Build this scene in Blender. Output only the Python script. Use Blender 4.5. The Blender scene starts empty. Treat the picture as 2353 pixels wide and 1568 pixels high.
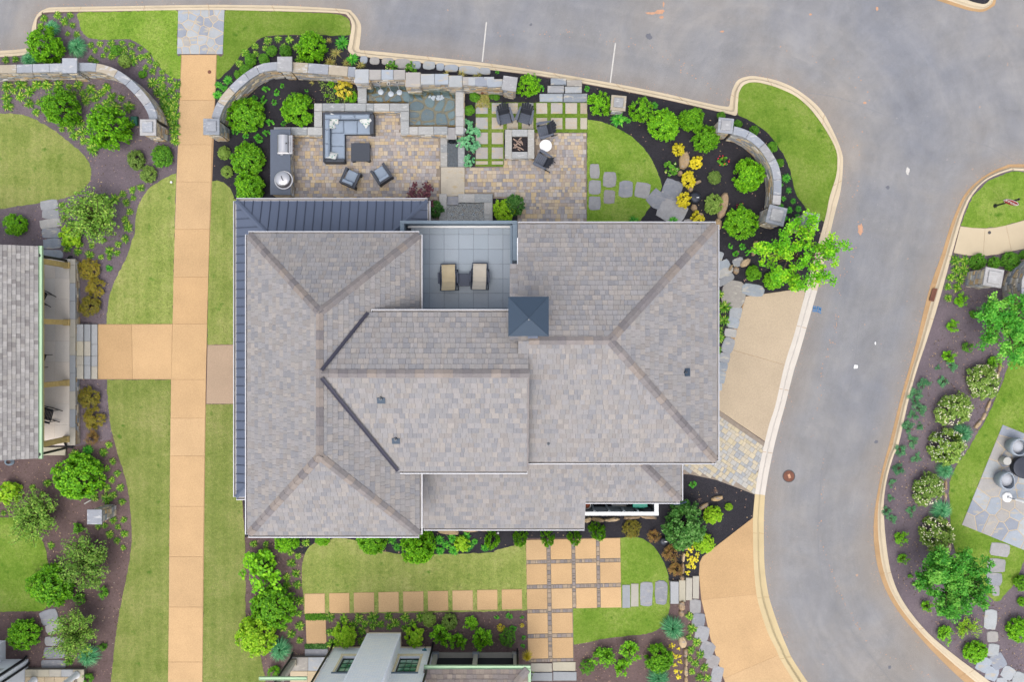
import bpy, math, random
import numpy as np
from mathutils import Vector, Matrix, noise

random.seed(7)
rng = np.random.default_rng(7)
scene = bpy.context.scene
COL = scene.collection

# ---------------------------------------------------------------- camera, sky, sun, exposure
CAM_H = 38.0            # drone height above the lawns, metres
PXM = 50.0              # plan units per metre on the ground
CX, CY = 1176.5, 784.0  # plan point straight below the drone
cam_data = bpy.data.cameras.new("camera")
cam_data.sensor_fit = 'HORIZONTAL'
cam_data.angle = 2 * math.atan(2353 / 2 / PXM / CAM_H)
cam_data.clip_end = 1000
cam = bpy.data.objects.new("camera", cam_data)
cam.location = (0, 0, CAM_H)
COL.objects.link(cam)
scene.camera = cam

SUN_EL, SUN_AZ = math.radians(68), math.radians(196)   # high, a little west of south
world = bpy.data.worlds.new("World")
scene.world = world
world.use_nodes = True
wn = world.node_tree
bg = wn.nodes["Background"]
sky = wn.nodes.new("ShaderNodeTexSky")
sky.sky_type = 'NISHITA'
sky.sun_disc = False
sky.sun_elevation = SUN_EL
sky.sun_rotation = SUN_AZ
sky.air_density = 1.0
sky.dust_density = 4.0
hs = wn.nodes.new("ShaderNodeHueSaturation")      # thin bright cloud: a greyer sky
hs.inputs["Saturation"].default_value = 0.42
wn.links.new(sky.outputs[0], hs.inputs["Color"])
wn.links.new(hs.outputs[0], bg.inputs[0])
bg.inputs[1].default_value = 0.15
sun_d = bpy.data.lights.new("sun", 'SUN')
sun_d.energy = 0.55
sun_d.angle = math.radians(40)
sun_d.color = (1.0, 0.95, 0.88)
sun = bpy.data.objects.new("sun", sun_d)
dv = Vector((math.sin(SUN_AZ) * math.cos(SUN_EL), math.cos(SUN_AZ) * math.cos(SUN_EL), math.sin(SUN_EL)))
sun.rotation_euler = dv.to_track_quat('Z', 'Y').to_euler()
sun.location = dv * 60
COL.objects.link(sun)
vs = scene.view_settings
vs.view_transform = 'Standard'
vs.look = 'None'
vs.exposure = 1.35
vs.gamma = 1.0
vs.use_curve_mapping = False
scene.cycles.max_bounces = 6
scene.cycles.transparent_max_bounces = 12
scene.render.film_transparent = False

# ---------------------------------------------------------------- plan coordinates
# The plan was measured on enlarged sheets; a sheet gives (origin x, origin y, plan units per sheet unit).
K = 0.34309
SHEETS = {
 'A': (0, 0, K), 'B': (537.9, 0, K), 'C': (1075.8, 0, K), 'D': (1755.3, 0, K),
 'E': (0, 508.0, K), 'F': (537.9, 508.0, K), 'G': (1075.8, 508.0, K), 'J': (1755.3, 508.0, K),
 'K': (0, 1030.4, K), 'L': (537.9, 1030.4, K), 'M': (1075.8, 1030.4, K), 'N': (1755.3, 1030.4, K),
 'sofa': (597.66, 227.1, .15246), 'pond': (824.8, 149.4, .15246), 'fire': (1075.8, 215.2, .12957),
 'arc': (1553.9, 239.06, .19054), 'dr': (1494.2, 508.0, .24773), 'pat': (2091.8, 926.4, .2287),
 'stop': (2091.8, 328.7, .2287), 'w1': (585.7, 1404.5, .1524), 'w2': (896.5, 1404.5, .1778),
 'wl': (0, 1404.5, .1143), 'bin': (1195.3, 1105.7, .1778), 'bal': (896.5, 478.1, .20965),
 'por': (59.8, 537.9, .15247), 'se': (1494.2, 1075.8, .31423), 'd': (0, 0, 1.0),
}

def S(sheet, x, y):
    o = SHEETS[sheet]
    return (o[0] + x * o[2], o[1] + y * o[2])

def P(x, y, z=0.0):
    """plan point seen at height z -> world"""
    s = (CAM_H - z) / CAM_H / PXM
    return Vector(((x - CX) * s, -(y - CY) * s, z))

def Q(sheet, x, y, z=0.0):
    return P(*S(sheet, x, y), z)

def kz(sheet, z=0.0):
    return SHEETS[sheet][2] * (CAM_H - z) / CAM_H / PXM

def pts(sheet, txt, z=0.0):
    out = []
    for t in txt.split():
        a, b = t.split(',')
        out.append(Q(sheet, float(a), float(b), z))
    return out

# ---------------------------------------------------------------- materials
def lin(c):
    return c / 12.92 if c <= .04045 else ((c + .055) / 1.055) ** 2.4

EXPK = 2.35

def alb(r, g, b, k=None):
    k = k or EXPK
    return tuple(min(.85, lin(v / 255) / k) for v in (r, g, b)) + (1.0,)

def _base(name, rough=.7, metal=0.0, spec=.3):
    m = bpy.data.materials.new(name)
    m.use_nodes = True
    nt = m.node_tree
    b = nt.nodes["Principled BSDF"]
    b.inputs["Roughness"].default_value = rough
    b.inputs["Metallic"].default_value = metal
    b.inputs["Specular IOR Level"].default_value = spec
    return m, nt, b

def nd(nt, kind, **kw):
    n = nt.nodes.new("ShaderNode" + kind)
    for k, v in kw.items():
        if hasattr(n, k):
            setattr(n, k, v)
        else:
            n.inputs[k].default_value = v
    return n

def pos(nt, obj=False):
    if obj:
        return nt.nodes.new("ShaderNodeTexCoord").outputs["Object"]
    return nt.nodes.new("ShaderNodeNewGeometry").outputs["Position"]

def noise_tex(nt, co, scale, detail=4, rough=.55, stretch=None):
    n = nd(nt, "TexNoise", Scale=scale, Detail=detail, Roughness=rough)
    if stretch:
        mp = nd(nt, "Mapping")
        mp.inputs["Scale"].default_value = stretch
        nt.links.new(co, mp.inputs["Vector"])
        co = mp.outputs[0]
    nt.links.new(co, n.inputs["Vector"])
    return n.outputs["Fac"]

def ramp(nt, fac, stops, interp='LINEAR'):
    r = nt.nodes.new("ShaderNodeValToRGB")
    r.color_ramp.interpolation = interp
    els = r.color_ramp.elements
    while len(els) < len(stops):
        els.new(.5)
    for e, (p, c) in zip(els, stops):
        e.position = p
        e.color = c
    nt.links.new(fac, r.inputs[0])
    return r.outputs[0]

def mixc(nt, a, b, fac, mode='MIX'):
    m = nt.nodes.new("ShaderNodeMix")
    m.data_type = 'RGBA'
    m.blend_type = mode
    for sock, v in ((m.inputs["Factor"], fac), (m.inputs["A"], a), (m.inputs["B"], b)):
        pass
    fi, ai, bi = m.inputs[0], m.inputs[6], m.inputs[7]
    for s, v in ((fi, fac), (ai, a), (bi, b)):
        if hasattr(v, 'is_linked') or hasattr(v, 'node'):
            nt.links.new(v, s)
        else:
            s.default_value = v
    return m.outputs[2]

def bump(nt, b, h, strength=.4, dist=.02):
    n = nd(nt, "Bump", Strength=strength, Distance=dist)
    nt.links.new(h, n.inputs["Height"])
    nt.links.new(n.outputs[0], b.inputs["Normal"])

def g4(v):
    return (v, v, v, 1)

def M_plain(name, col, rough=.6, metal=0.0, var=.15, scale=6, fine=60, bmp=.2, spec=.3, obj=False, stretch=None):
    m, nt, b = _base(name, rough, metal, spec)
    co = pos(nt, obj)
    n1 = noise_tex(nt, co, scale, 5, .6, stretch)
    n2 = noise_tex(nt, co, fine, 3, .6)
    c = ramp(nt, n1, [(.25, tuple(x * (1 - var) for x in col[:3]) + (1,)), (.75, tuple(min(.9, x * (1 + var)) for x in col[:3]) + (1,))])
    f = ramp(nt, n2, [(.3, g4(1 - var * .6)), (.7, g4(1 + var * .6))])
    c = mixc(nt, c, f, 1.0, 'MULTIPLY')
    nt.links.new(c, b.inputs["Base Color"])
    if bmp:
        bump(nt, b, n2, bmp, .01)
    return m

def rnd_value(nt):
    a = nd(nt, "Attribute", attribute_name="rnd")
    o = nt.nodes.new("ShaderNodeObjectInfo")
    s = nd(nt, "Math", operation='ADD')
    nt.links.new(a.outputs["Fac"], s.inputs[0])
    nt.links.new(o.outputs["Random"], s.inputs[1])
    f = nd(nt, "Math", operation='FRACT')
    nt.links.new(s.outputs[0], f.inputs[0])
    return f.outputs[0]

def M_pieces(name, palette, rough=.75, var=.12, scale=9, fine=45, bmp=.3, stretch=None, spec=.25, veins=None):
    """stones, shingles, pavers: each piece takes its own tone"""
    m, nt, b = _base(name, rough, 0, spec)
    co = pos(nt)
    v = rnd_value(nt)
    n = len(palette)
    c = ramp(nt, v, [(i / n, p) for i, p in enumerate(palette)], 'CONSTANT')
    h = nd(nt, "Math", operation='MULTIPLY')
    h.inputs[1].default_value = 7.31
    nt.links.new(v, h.inputs[0])
    fr = nd(nt, "Math", operation='FRACT')
    nt.links.new(h.outputs[0], fr.inputs[0])
    c = mixc(nt, c, ramp(nt, fr.outputs[0], [(0, g4(1 - var)), (1, g4(1 + var))]), 1.0, 'MULTIPLY')
    n1 = noise_tex(nt, co, scale, 5, .62, stretch)
    c = mixc(nt, c, ramp(nt, n1, [(.25, g4(1 - var * 1.3)), (.75, g4(1 + var * 1.3))]), 1.0, 'MULTIPLY')
    n2 = noise_tex(nt, co, fine, 4, .75)
    c = mixc(nt, c, ramp(nt, n2, [(.3, g4(.84)), (.7, g4(1.16))]), 1.0, 'MULTIPLY')
    if veins:
        n3 = noise_tex(nt, co, veins[0], 4, .6, (1, 2.5, 1))
        f = ramp(nt, n3, [(.56, g4(0)), (.66, g4(1))])
        c = mixc(nt, c, veins[1], f)
    nt.links.new(c, b.inputs["Base Color"])
    bump(nt, b, n2, bmp, .012)
    return m

def M_leaf(name, palette, trans=.3, objvar=.24, rough=.55):
    m, nt, b = _base(name, rough, 0, .25)
    a = nd(nt, "Attribute", attribute_name="rnd")
    n = max(1, len(palette) - 1)
    c = ramp(nt, a.outputs["Fac"], [(i / n, p) for i, p in enumerate(palette)])
    o = nt.nodes.new("ShaderNodeObjectInfo")
    c = mixc(nt, c, ramp(nt, o.outputs["Random"], [(0, (1 - objvar, 1 - objvar * .9, 1 - objvar, 1)), (1, (1 + objvar, 1 + objvar * .8, 1 + objvar * .4, 1))]), 1.0, 'MULTIPLY')
    nt.links.new(c, b.inputs["Base Color"])
    t = nt.nodes.new("ShaderNodeBsdfTranslucent")
    nt.links.new(c, t.inputs[0])
    mx = nt.nodes.new("ShaderNodeMixShader")
    mx.inputs[0].default_value = trans
    nt.links.new(b.outputs[0], mx.inputs[1])
    nt.links.new(t.outputs[0], mx.inputs[2])
    nt.links.new(mx.outputs[0], nt.nodes["Material Output"].inputs[0])
    return m

def M_ground(name, stops, s1, s2, fine, bmp=.6, dist=.03, speck=None, patch=None, stretch=None):
    """big soft patches x mid noise x fine grain"""
    m, nt, b = _base(name, .92, 0, .12)
    co = pos(nt)
    n1 = noise_tex(nt, co, s1, 4, .6, stretch)
    n2 = noise_tex(nt, co, s2, 6, .68)
    n3 = noise_tex(nt, co, fine, 3, .7)
    mx = nd(nt, "Mix")
    mx.inputs[0].default_value = .45
    nt.links.new(n1, mx.inputs[2])
    nt.links.new(n2, mx.inputs[3])
    c = ramp(nt, mx.outputs[0], stops)
    c = mixc(nt, c, ramp(nt, n3, [(.28, g4(.74)), (.72, g4(1.26))]), 1.0, 'MULTIPLY')
    if patch:
        n5 = noise_tex(nt, co, patch[0], 3, .5)
        c = mixc(nt, c, patch[1], ramp(nt, n5, [(patch[2], g4(0)), (patch[2] + .12, g4(1))]))
    if speck:
        n4 = noise_tex(nt, co, speck[0], 2, .5)
        c = mixc(nt, c, speck[1], ramp(nt, n4, [(speck[2], g4(0)), (speck[2] + .04, g4(1))]))
    if name == 'mown lawn':
        wt = nd(nt, "TexWave", Scale=.62, Distortion=.6)
        nt.links.new(co, wt.inputs["Vector"])
        c = mixc(nt, c, ramp(nt, wt.outputs["Fac"], [(.2, (.955, .965, .95, 1)), (.8, (1.045, 1.035, 1.05, 1))]), 1.0, 'MULTIPLY')
    if name.endswith('lawn'):
        at = nd(nt, "Attribute", attribute_name="rnd")
        c = mixc(nt, c, ramp(nt, at.outputs["Fac"], [(0, g4(.8)), (1, g4(1.2))]), 1.0, 'MULTIPLY')
    nt.links.new(c, b.inputs["Base Color"])
    bump(nt, b, n3, bmp, dist)
    return m

MAT = {}
def A3(*c):
    return alb(*c)

MAT['asphalt'] = None
def make_asphalt():
    m, nt, b = _base("asphalt", .9, 0, .2)
    co = pos(nt)
    wv = nd(nt, "TexNoise", Scale=.22, Detail=2.0)
    nt.links.new(co, wv.inputs["Vector"])
    vm = nd(nt, "VectorMath", operation='SCALE')
    vm.inputs["Scale"].default_value = 2.2
    nt.links.new(wv.outputs["Color"], vm.inputs[0])
    va = nd(nt, "VectorMath", operation='ADD')
    nt.links.new(co, va.inputs[0])
    nt.links.new(vm.outputs[0], va.inputs[1])
    wc = va.outputs[0]
    n1 = noise_tex(nt, wc, .14, 5, .62)
    n2 = noise_tex(nt, wc, .7, 6, .68)
    n3 = noise_tex(nt, co, 42, 3, .75)
    c = ramp(nt, n1, [(.35, A3(152, 154, 161)), (.5, A3(163, 162, 163)), (.65, A3(173, 167, 161))])
    c = mixc(nt, c, ramp(nt, n2, [(.32, g4(.89)), (.68, g4(1.08))]), 1.0, 'MULTIPLY')
    # tyre-polished streaks that wander with the lane
    n5 = noise_tex(nt, wc, 1.1, 4, .6, (.9, .22, 1))
    c = mixc(nt, c, ramp(nt, n5, [(.38, g4(.955)), (.62, g4(1.03))]), 1.0, 'MULTIPLY')
    for nm, off in (("kerb_near", 0.0), ("kerb_far", 31.0)):
        at = nd(nt, "Attribute", attribute_name=nm)
        jit = nd(nt, "Math", operation='MULTIPLY_ADD')
        jit.inputs[1].default_value = .9
        nt.links.new(n2, jit.inputs[0])
        nt.links.new(at.outputs["Fac"], jit.inputs[2])
        cb = nd(nt, "CombineXYZ")
        cb.inputs[1].default_value = off
        nt.links.new(jit.outputs[0], cb.inputs[0])
        nb = noise_tex(nt, cb.outputs[0], 1.5, 3, .65)
        c = mixc(nt, c, ramp(nt, nb, [(.36, (.945, .947, .955, 1)), (.64, (1.04, 1.035, 1.03, 1))]), 1.0, 'MULTIPLY')
        dirt = nd(nt, "MapRange")
        dirt.inputs["From Min"].default_value = .45
        dirt.inputs["From Max"].default_value = 1.5
        dirt.inputs["To Min"].default_value = .5
        dirt.inputs["To Max"].default_value = 0
        nt.links.new(jit.outputs[0], dirt.inputs["Value"])
        c = mixc(nt, c, A3(170, 158, 146), dirt.outputs[0])
    ncr = noise_tex(nt, wc, .55, 6, .8)
    c = mixc(nt, c, g4(.78), ramp(nt, ncr, [(.494, g4(0)), (.5, g4(.55)), (.506, g4(0))]), 'MULTIPLY')
    c = mixc(nt, c, ramp(nt, n3, [(.28, g4(.7)), (.72, g4(1.3))]), 1.0, 'MULTIPLY')
    n4 = noise_tex(nt, co, 3.1, 2, .5)
    c = mixc(nt, c, A3(222, 180, 150), ramp(nt, n4, [(.755, g4(0)), (.79, g4(.8))]))
    n6 = noise_tex(nt, co, 9.0, 2, .5)
    c = mixc(nt, c, A3(225, 215, 205), ramp(nt, n6, [(.755, g4(0)), (.79, g4(.8))]))
    nt.links.new(c, b.inputs["Base Color"])
    bump(nt, b, n3, .3, .01)
    return m
MAT['asphalt'] = make_asphalt()
MAT['mulch_brown'] = M_ground("brown mulch", [(.3, alb(84, 68, 68, 1.45)), (.55, alb(112, 94, 92, 1.45)), (.8, alb(134, 112, 106, 1.45))], .6, 9, 30, 1.0, .05, (13, alb(190, 165, 150, 1.45), .72), None)
MAT['mulch_grey'] = M_ground("weathered mulch", [(.3, alb(86, 78, 84, 1.3)), (.55, alb(110, 99, 105, 1.3)), (.8, alb(128, 116, 118, 1.3))], .6, 9, 30, 1.0, .05, (13, alb(185, 170, 160, 1.3), .73), None)
MAT['mulch_black'] = M_ground("black mulch", [(.3, alb(48, 47, 53, 2.0)), (.6, alb(66, 64, 70, 2.0)), (.85, alb(84, 80, 86, 2.0))], .6, 9, 30, 1.0, .05, (12, alb(150, 128, 115, 2.0), .74), None)
MAT['grass_olive'] = M_ground("mown lawn", [(.32, alb(120, 142, 60, 1.85)), (.5, alb(150, 162, 86, 1.85)), (.68, alb(176, 176, 110, 1.85))], .7, 7.0, 30, .8, .04, None, (2.2, alb(100, 136, 50, 1.85), .64))
MAT['grass_green'] = M_ground("green lawn", [(.32, alb(94, 134, 34, 1.85)), (.5, alb(126, 156, 58, 1.85)), (.68, alb(158, 172, 90, 1.85))], .7, 7.0, 30, .8, .04, None, (2.0, alb(84, 128, 32, 1.85), .62))
MAT['walk'] = M_pieces("exposed aggregate walk", [A3(*c) for c in ((228, 190, 142), (225, 186, 137), (231, 194, 147), (226, 188, 140))],   .88, .075, .7, 24, .4, None, .2)
MAT['drive'] = M_pieces("exposed aggregate drive", [A3(*c) for c in ((214, 194, 166), (210, 190, 162))], .88, .05, .9, 24, .4, None, .2)
MAT['landing'] = M_pieces("exposed aggregate landing", [A3(*c) for c in ((204, 178, 152), (200, 174, 148))], .88, .05, .9, 24, .4, None, .2)
MAT['kerb'] = M_plain("kerb concrete", A3(232, 214, 184), .85, 0, .10, .9, 30, .15)
MAT['kerb_sand'] = M_plain("sandy kerb concrete", A3(228, 206, 160), .85, 0, .08, 1.0, 30, .15)
MAT['kerb_white'] = M_plain("pale kerb concrete", A3(236, 227, 216), .85, 0, .08, 1.2, 30, .15)
MAT['gutter_pan'] = M_plain("clay-stained gutter pan", A3(205, 168, 124), .9, 0, .16, 1.0, 30, .15)
MAT['joint'] = M_plain("dark joint", A3(196, 160, 118), .9, 0, .1)
MAT['concrete'] = M_plain("cream concrete", A3(226, 208, 176), .85, 0, .06, .9, 40, .15)
MAT['bluestone'] = M_pieces("bluestone", [A3(176, 184, 192), A3(188, 192, 196), A3(160, 168, 178), A3(196, 194, 190), A3(172, 174, 178), A3(184, 178, 170)], .8, .08, 5, 40, .3, None, .25, (2.2, A3(206, 200, 188)))
MAT['slate'] = M_pieces("slate stepping stone", [A3(164, 166, 173), A3(174, 174, 177), A3(182, 180, 180), A3(154, 157, 165), A3(176, 171, 169)], .8, .1, 5, 40, .35, None, .25, (2.6, A3(186, 182, 180)))
MAT['flag'] = M_pieces("flagstone", [A3(182, 190, 200), A3(192, 196, 200), A3(168, 174, 186), A3(188, 184, 180), A3(194, 198, 200)], .75, .06, 3, 40, .2, None, .25, (1.6, A3(206, 196, 178)))
MAT['grout'] = M_plain("cream mortar", A3(226, 206, 176), .9, 0, .08)
MAT['mortar'] = M_plain("wall mortar", A3(150, 140, 128), .95, 0, .12)
MAT['veneer'] = M_pieces("fieldstone veneer", [alb(*c, 1.25) for c in ((150, 146, 140), (176, 160, 136), (132, 136, 142), (190, 176, 150), (160, 150, 136), (170, 146, 112), (146, 144, 142), (184, 180, 174))], .9, .12, 9, 40, .5)
MAT['cap'] = M_pieces("wall capstone", [A3(186, 190, 198), A3(174, 178, 186), A3(196, 194, 194), A3(182, 182, 184), A3(168, 174, 184), A3(198, 186, 166)], .8, .08, 5, 40, .35, None, .25, (3.0, A3(212, 212, 212)))
MAT['capgrey'] = M_pieces("grey granite cap", [A3(186, 188, 188), A3(200, 200, 198), A3(176, 180, 182), A3(192, 190, 184), A3(206, 204, 200)], .8, .06, 7, 22, .6, None, .25, (4, A3(216, 216, 214)))
MAT['sandstone'] = M_pieces("sandstone pad", [A3(208, 198, 184), A3(198, 192, 186), A3(212, 202, 184), A3(190, 190, 190), A3(206, 190, 170)], .85, .06, 2.5, 40, .25, None, .25, (2.5, A3(216, 196, 160)))
MAT['paver'] = M_pieces("patio paver", [alb(186, 174, 166, 1.95), alb(200, 182, 156, 1.95), alb(170, 165, 165, 1.95), alb(206, 190, 166, 1.95), alb(178, 172, 172, 1.95), alb(206, 184, 148, 1.95), alb(158, 154, 157, 1.95), alb(192, 184, 178, 1.95), alb(182, 166, 150, 1.95)], .85, .07, 8, 40, .3)
MAT['paver_pale'] = M_pieces("pale driveway paver", [A3(214, 204, 184), A3(204, 200, 192), A3(222, 208, 180), A3(196, 196, 194), A3(218, 204, 172), A3(184, 186, 188)], .85, .06, 8, 40, .3)
MAT['sand'] = M_plain("joint sand", A3(166, 152, 138), .95, 0, .15)
MAT['cobble'] = M_pieces("cobble strip", [A3(168, 154, 144), A3(150, 140, 136), A3(184, 164, 142), A3(160, 150, 148), A3(192, 172, 150)], .85, .08, 8, 40, .3)
MAT['shingle'] = M_pieces("composite roof shingle", [A3(172, 168, 167), A3(165, 163, 165), A3(181, 174, 169), A3(169, 165, 163), A3(157, 156, 160), A3(176, 171, 170), A3(167, 161, 158), A3(171, 168, 169)], .82, .04, 5, 30, .35)
MAT['ridge'] = M_pieces("ridge cap shingle", [A3(160, 152, 150), A3(150, 144, 144), A3(170, 158, 150), A3(144, 138, 140)], .82, .07, 5, 30, .35)
MAT['shingle_grey'] = M_pieces("weathered grey shingle", [A3(174, 170, 167), A3(184, 180, 176), A3(164, 160, 158), A3(178, 173, 168), A3(170, 166, 164), A3(150, 145, 143), A3(188, 184, 181)], .85, .08, 5, 30, .35)
MAT['shingle_tan'] = M_pieces("weathered tan shingle", [A3(164, 150, 140), A3(152, 142, 138), A3(176, 162, 150), A3(158, 146, 136), A3(146, 134, 130)], .85, .08, 5, 30, .35)
MAT['deck'] = M_plain("roof underlay", A3(112, 106, 106), .9)
MAT['metal_roof'] = M_plain("slate blue standing seam metal", alb(88, 99, 122, 1.95), .45, .1, .05, 1.0, 40, .03, .5)
MAT['seam'] = M_plain("metal seam", alb(60, 72, 96, 2.2), .5, .1, .05, 1, 40, 0, .5)
MAT['valley'] = M_plain("dark valley flashing", A3(78, 76, 92), .4, .4, .06, 2, 40, 0, .5)
MAT['chimney_metal'] = M_plain("blue slate chimney metal", A3(62, 82, 103), .38, .2, .04, 1, 40, 0, .5)
MAT['gutter'] = M_plain("galvanised gutter", alb(204, 205, 212, 2.2), .4, .2, .06, 3, 30, .05, .5)
MAT['gutter_in'] = M_plain("gutter silt", A3(180, 174, 170), .6, .1, .2, 2, 20, .2)
MAT['gutter_green'] = M_plain("pale green copper gutter", alb(188, 222, 182, 2.0), .6, 0, .06, 1.5, 30, .05)
MAT['balcony'] = M_pieces("blue grey porcelain tile", [A3(168, 182, 195), A3(172, 185, 198), A3(164, 178, 192)], .42, .025, 1.2, 50, .04, None, .4)
MAT['parapet'] = M_plain("blue grey painted parapet", A3(132, 150, 166), .6, 0, .05)
MAT['white'] = M_plain("white paint", A3(250, 250, 250, 2.0), .5, 0, .03, 2, 40, .03)
MAT['siding'] = M_plain("pale siding", alb(214, 216, 220, 1.0), .7, 0, .04)
MAT['grey_paint'] = M_plain("grey painted wood", A3(148, 158, 166), .6, 0, .06)
MAT['black'] = M_plain("black metal", A3(44, 46, 54), .4, .3, .1, 4, 40, .03, .5)
MAT['screen'] = M_plain("dark insect screen", A3(56, 58, 64), .7, 0, .06)
MAT['wicker'] = M_plain("charcoal resin wicker", A3(70, 76, 88), .6, 0, .12, 30, 90, .3)
MAT['poly_dark'] = M_plain("charcoal lumber", A3(60, 63, 72), .5, 0, .07, 12, 60, .1)
MAT['poly_grey'] = M_plain("slate grey lumber", A3(100, 107, 122), .5, 0, .07, 12, 60, .1)
MAT['cushion'] = M_plain("blue grey cushion fabric", A3(164, 179, 198), .9, 0, .05, 3, 60, .15)
MAT['pillow'] = None
MAT['counter'] = M_plain("honed charcoal counter", A3(98, 108, 126), .45, 0, .07, 8, 90, .05)
MAT['steel'] = M_plain("brushed stainless steel", A3(226, 226, 230), .3, .7, .05, 4, 60, .03, .5)
MAT['timber'] = M_plain("weathered timber post", alb(176, 154, 100, 1.3), .85, 0, .2, 6, 40, .2)
MAT['post_grey'] = M_plain("taupe painted post", alb(176, 172, 160, 1.2), .7, 0, .07)
MAT['slab'] = M_plain("porch stone floor", A3(204, 194, 184), .8, 0, .05, .8, 30, .1)
MAT['porch_tile'] = M_pieces("porch floor tile", [alb(208, 198, 186, 1.5), alb(202, 194, 184, 1.5), alb(212, 200, 186, 1.5)], .8, .03, 2, 40, .1)
MAT['porch_tan'] = M_pieces("tan porch tile", [A3(222, 200, 164), A3(214, 194, 162), A3(226, 206, 174)], .8, .04, 2, 40, .1)
MAT['tread'] = M_pieces("stone tread", [A3(200, 194, 180), A3(186, 188, 190), A3(208, 200, 178), A3(176, 180, 184)], .8, .05, 3, 40, .2)
MAT['rock'] = M_pieces("tan boulder", [A3(208, 178, 136), A3(196, 170, 134), A3(216, 190, 152), A3(188, 160, 128)], .9, .12, 4, 30, .6, None, .2, (3, A3(180, 170, 160)))
MAT['rock_grey'] = M_pieces("grey boulder", [A3(182, 178, 174), A3(190, 182, 172), A3(170, 168, 168)], .9, .1, 4, 30, .6)
MAT['lava'] = M_ground("black fire stones", [(.3, A3(40, 38, 42)), (.6, A3(74, 70, 74)), (.8, A3(110, 104, 104))], 12, 30, 60)
MAT['log'] = M_plain("pale driftwood log", A3(192, 166, 150), .85, 0, .3, 14, 50, .3, .2, True)
MAT['pond_gravel'] = M_ground("tan pond gravel", [(.3, A3(120, 96, 58)), (.55, A3(172, 142, 92)), (.8, A3(206, 178, 130))], 2, 14, 30)
MAT['pond_stone'] = M_pieces("submerged slate", [A3(124, 142, 144), A3(108, 126, 132), A3(134, 150, 150), A3(112, 122, 126)], .6, .14, 3, 30, .3, None, .25, (3, A3(150, 136, 104)))
MAT['pebble_black'] = M_ground("black wet pebbles", [(.3, A3(34, 36, 42)), (.55, A3(70, 72, 80)), (.8, A3(126, 126, 132))], 6, 14, 26)
MAT['green_box'] = M_plain("green utility plastic", A3(50, 120, 100), .6, 0, .06)
MAT['teal'] = M_plain("teal plastic bin", A3(22, 150, 128), .5, 0, .08, 3, 40, .03)
MAT['terracotta'] = M_plain("terracotta pot", A3(180, 96, 66), .8, 0, .1)
MAT['rust'] = M_plain("rusty cast iron", A3(140, 92, 74), .8, .2, .2, 5, 40, .2)
MAT['iron_grey'] = M_plain("grey iron lid", A3(96, 92, 94), .7, .2, .15, 6, 50, .1)
MAT['sign_red'] = M_plain("stop sign red", A3(188, 28, 44), .5, 0, .03)
MAT['paint_line'] = M_plain("worn line paint", A3(226, 222, 216), .8, 0, .15, 5, 40, .05)
MAT['spray_blue'] = M_plain("blue marking paint", A3(60, 140, 205), .8, 0, .1)
MAT['white_spot'] = M_plain("spilled white paint", A3(250, 250, 250, 2.1), .6, 0, .05)
MAT['clay'] = M_plain("orange clay smear", A3(222, 172, 140), .9, 0, .15, 6, 40, .1)
MAT['tar'] = M_plain("dark tar patch", A3(120, 122, 132), .8, 0, .1, 4, 40, .1)
MAT['canvas'] = M_plain("cream sling fabric", A3(226, 208, 172), .85, 0, .08, 4, 60, .1)
MAT['canvas_pale'] = M_plain("pale cream sling fabric", A3(232, 222, 206), .85, 0, .06, 4, 60, .1)
MAT['navy_frame'] = M_plain("navy tube frame", A3(52, 62, 84), .4, .2, .06)
MAT['pod'] = M_plain("pale grey woven wicker", A3(182, 192, 204), .75, 0, .1, 40, 90, .3)
MAT['pod_cushion'] = M_plain("white grey cushion", A3(214, 218, 226), .9, 0, .05)
MAT['bark'] = M_plain("grey brown bark", A3(110, 92, 78), .9, 0, .2, 12, 50, .4, .2, True)
MAT['bronze'] = M_plain("dark bronze", A3(70, 74, 86), .45, .4, .08)
MAT['cream_conc'] = M_plain("pale concrete", A3(206, 204, 198), .8, 0, .05)
MAT['teal_metal'] = M_plain("verdigris metal", A3(70, 160, 176), .6, 0, .1)
MAT['twig'] = M_plain("pale dry twig", A3(196, 160, 140), .9, 0, .15, 12, 50, .1, .2, True)

def make_water(name, tint, fac):
    m, nt, b = _base(name, .06, 0, .5)
    tr = nt.nodes.new("ShaderNodeBsdfTransparent")
    tr.inputs[0].default_value = tint
    gl = nt.nodes.new("ShaderNodeBsdfGlossy")
    gl.inputs["Roughness"].default_value = .08
    n = noise_tex(nt, pos(nt), 7, 3, .5)
    bp = nd(nt, "Bump", Strength=.25, Distance=.02)
    nt.links.new(n, bp.inputs["Height"])
    nt.links.new(bp.outputs[0], gl.inputs["Normal"])
    mx = nt.nodes.new("ShaderNodeMixShader")
    mx.inputs[0].default_value = fac
    nt.links.new(tr.outputs[0], mx.inputs[1])
    nt.links.new(gl.outputs[0], mx.inputs[2])
    nt.links.new(mx.outputs[0], nt.nodes["Material Output"].inputs[0])
    nt.nodes.remove(b)
    return m
MAT['water'] = make_water("pond water", (.86, .92, .93, 1), .06)
MAT['foam'] = M_plain("falling water foam", A3(206, 216, 226), .3, 0, .06, 30, 90, .3)

def make_pillow():
    m, nt, b = _base("white pillow with green sprigs", .9, 0, .2)
    co = pos(nt, True)
    v = nd(nt, "TexVoronoi", Scale=9.0)
    nt.links.new(co, v.inputs["Vector"])
    c = ramp(nt, v.outputs["Distance"], [(.0, A3(40, 140, 130)), (.22, A3(80, 165, 140)), (.3, A3(238, 240, 236)), (1, A3(244, 244, 240))])
    nt.links.new(c, b.inputs["Base Color"])
    return m
MAT['pillow'] = make_pillow()

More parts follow.
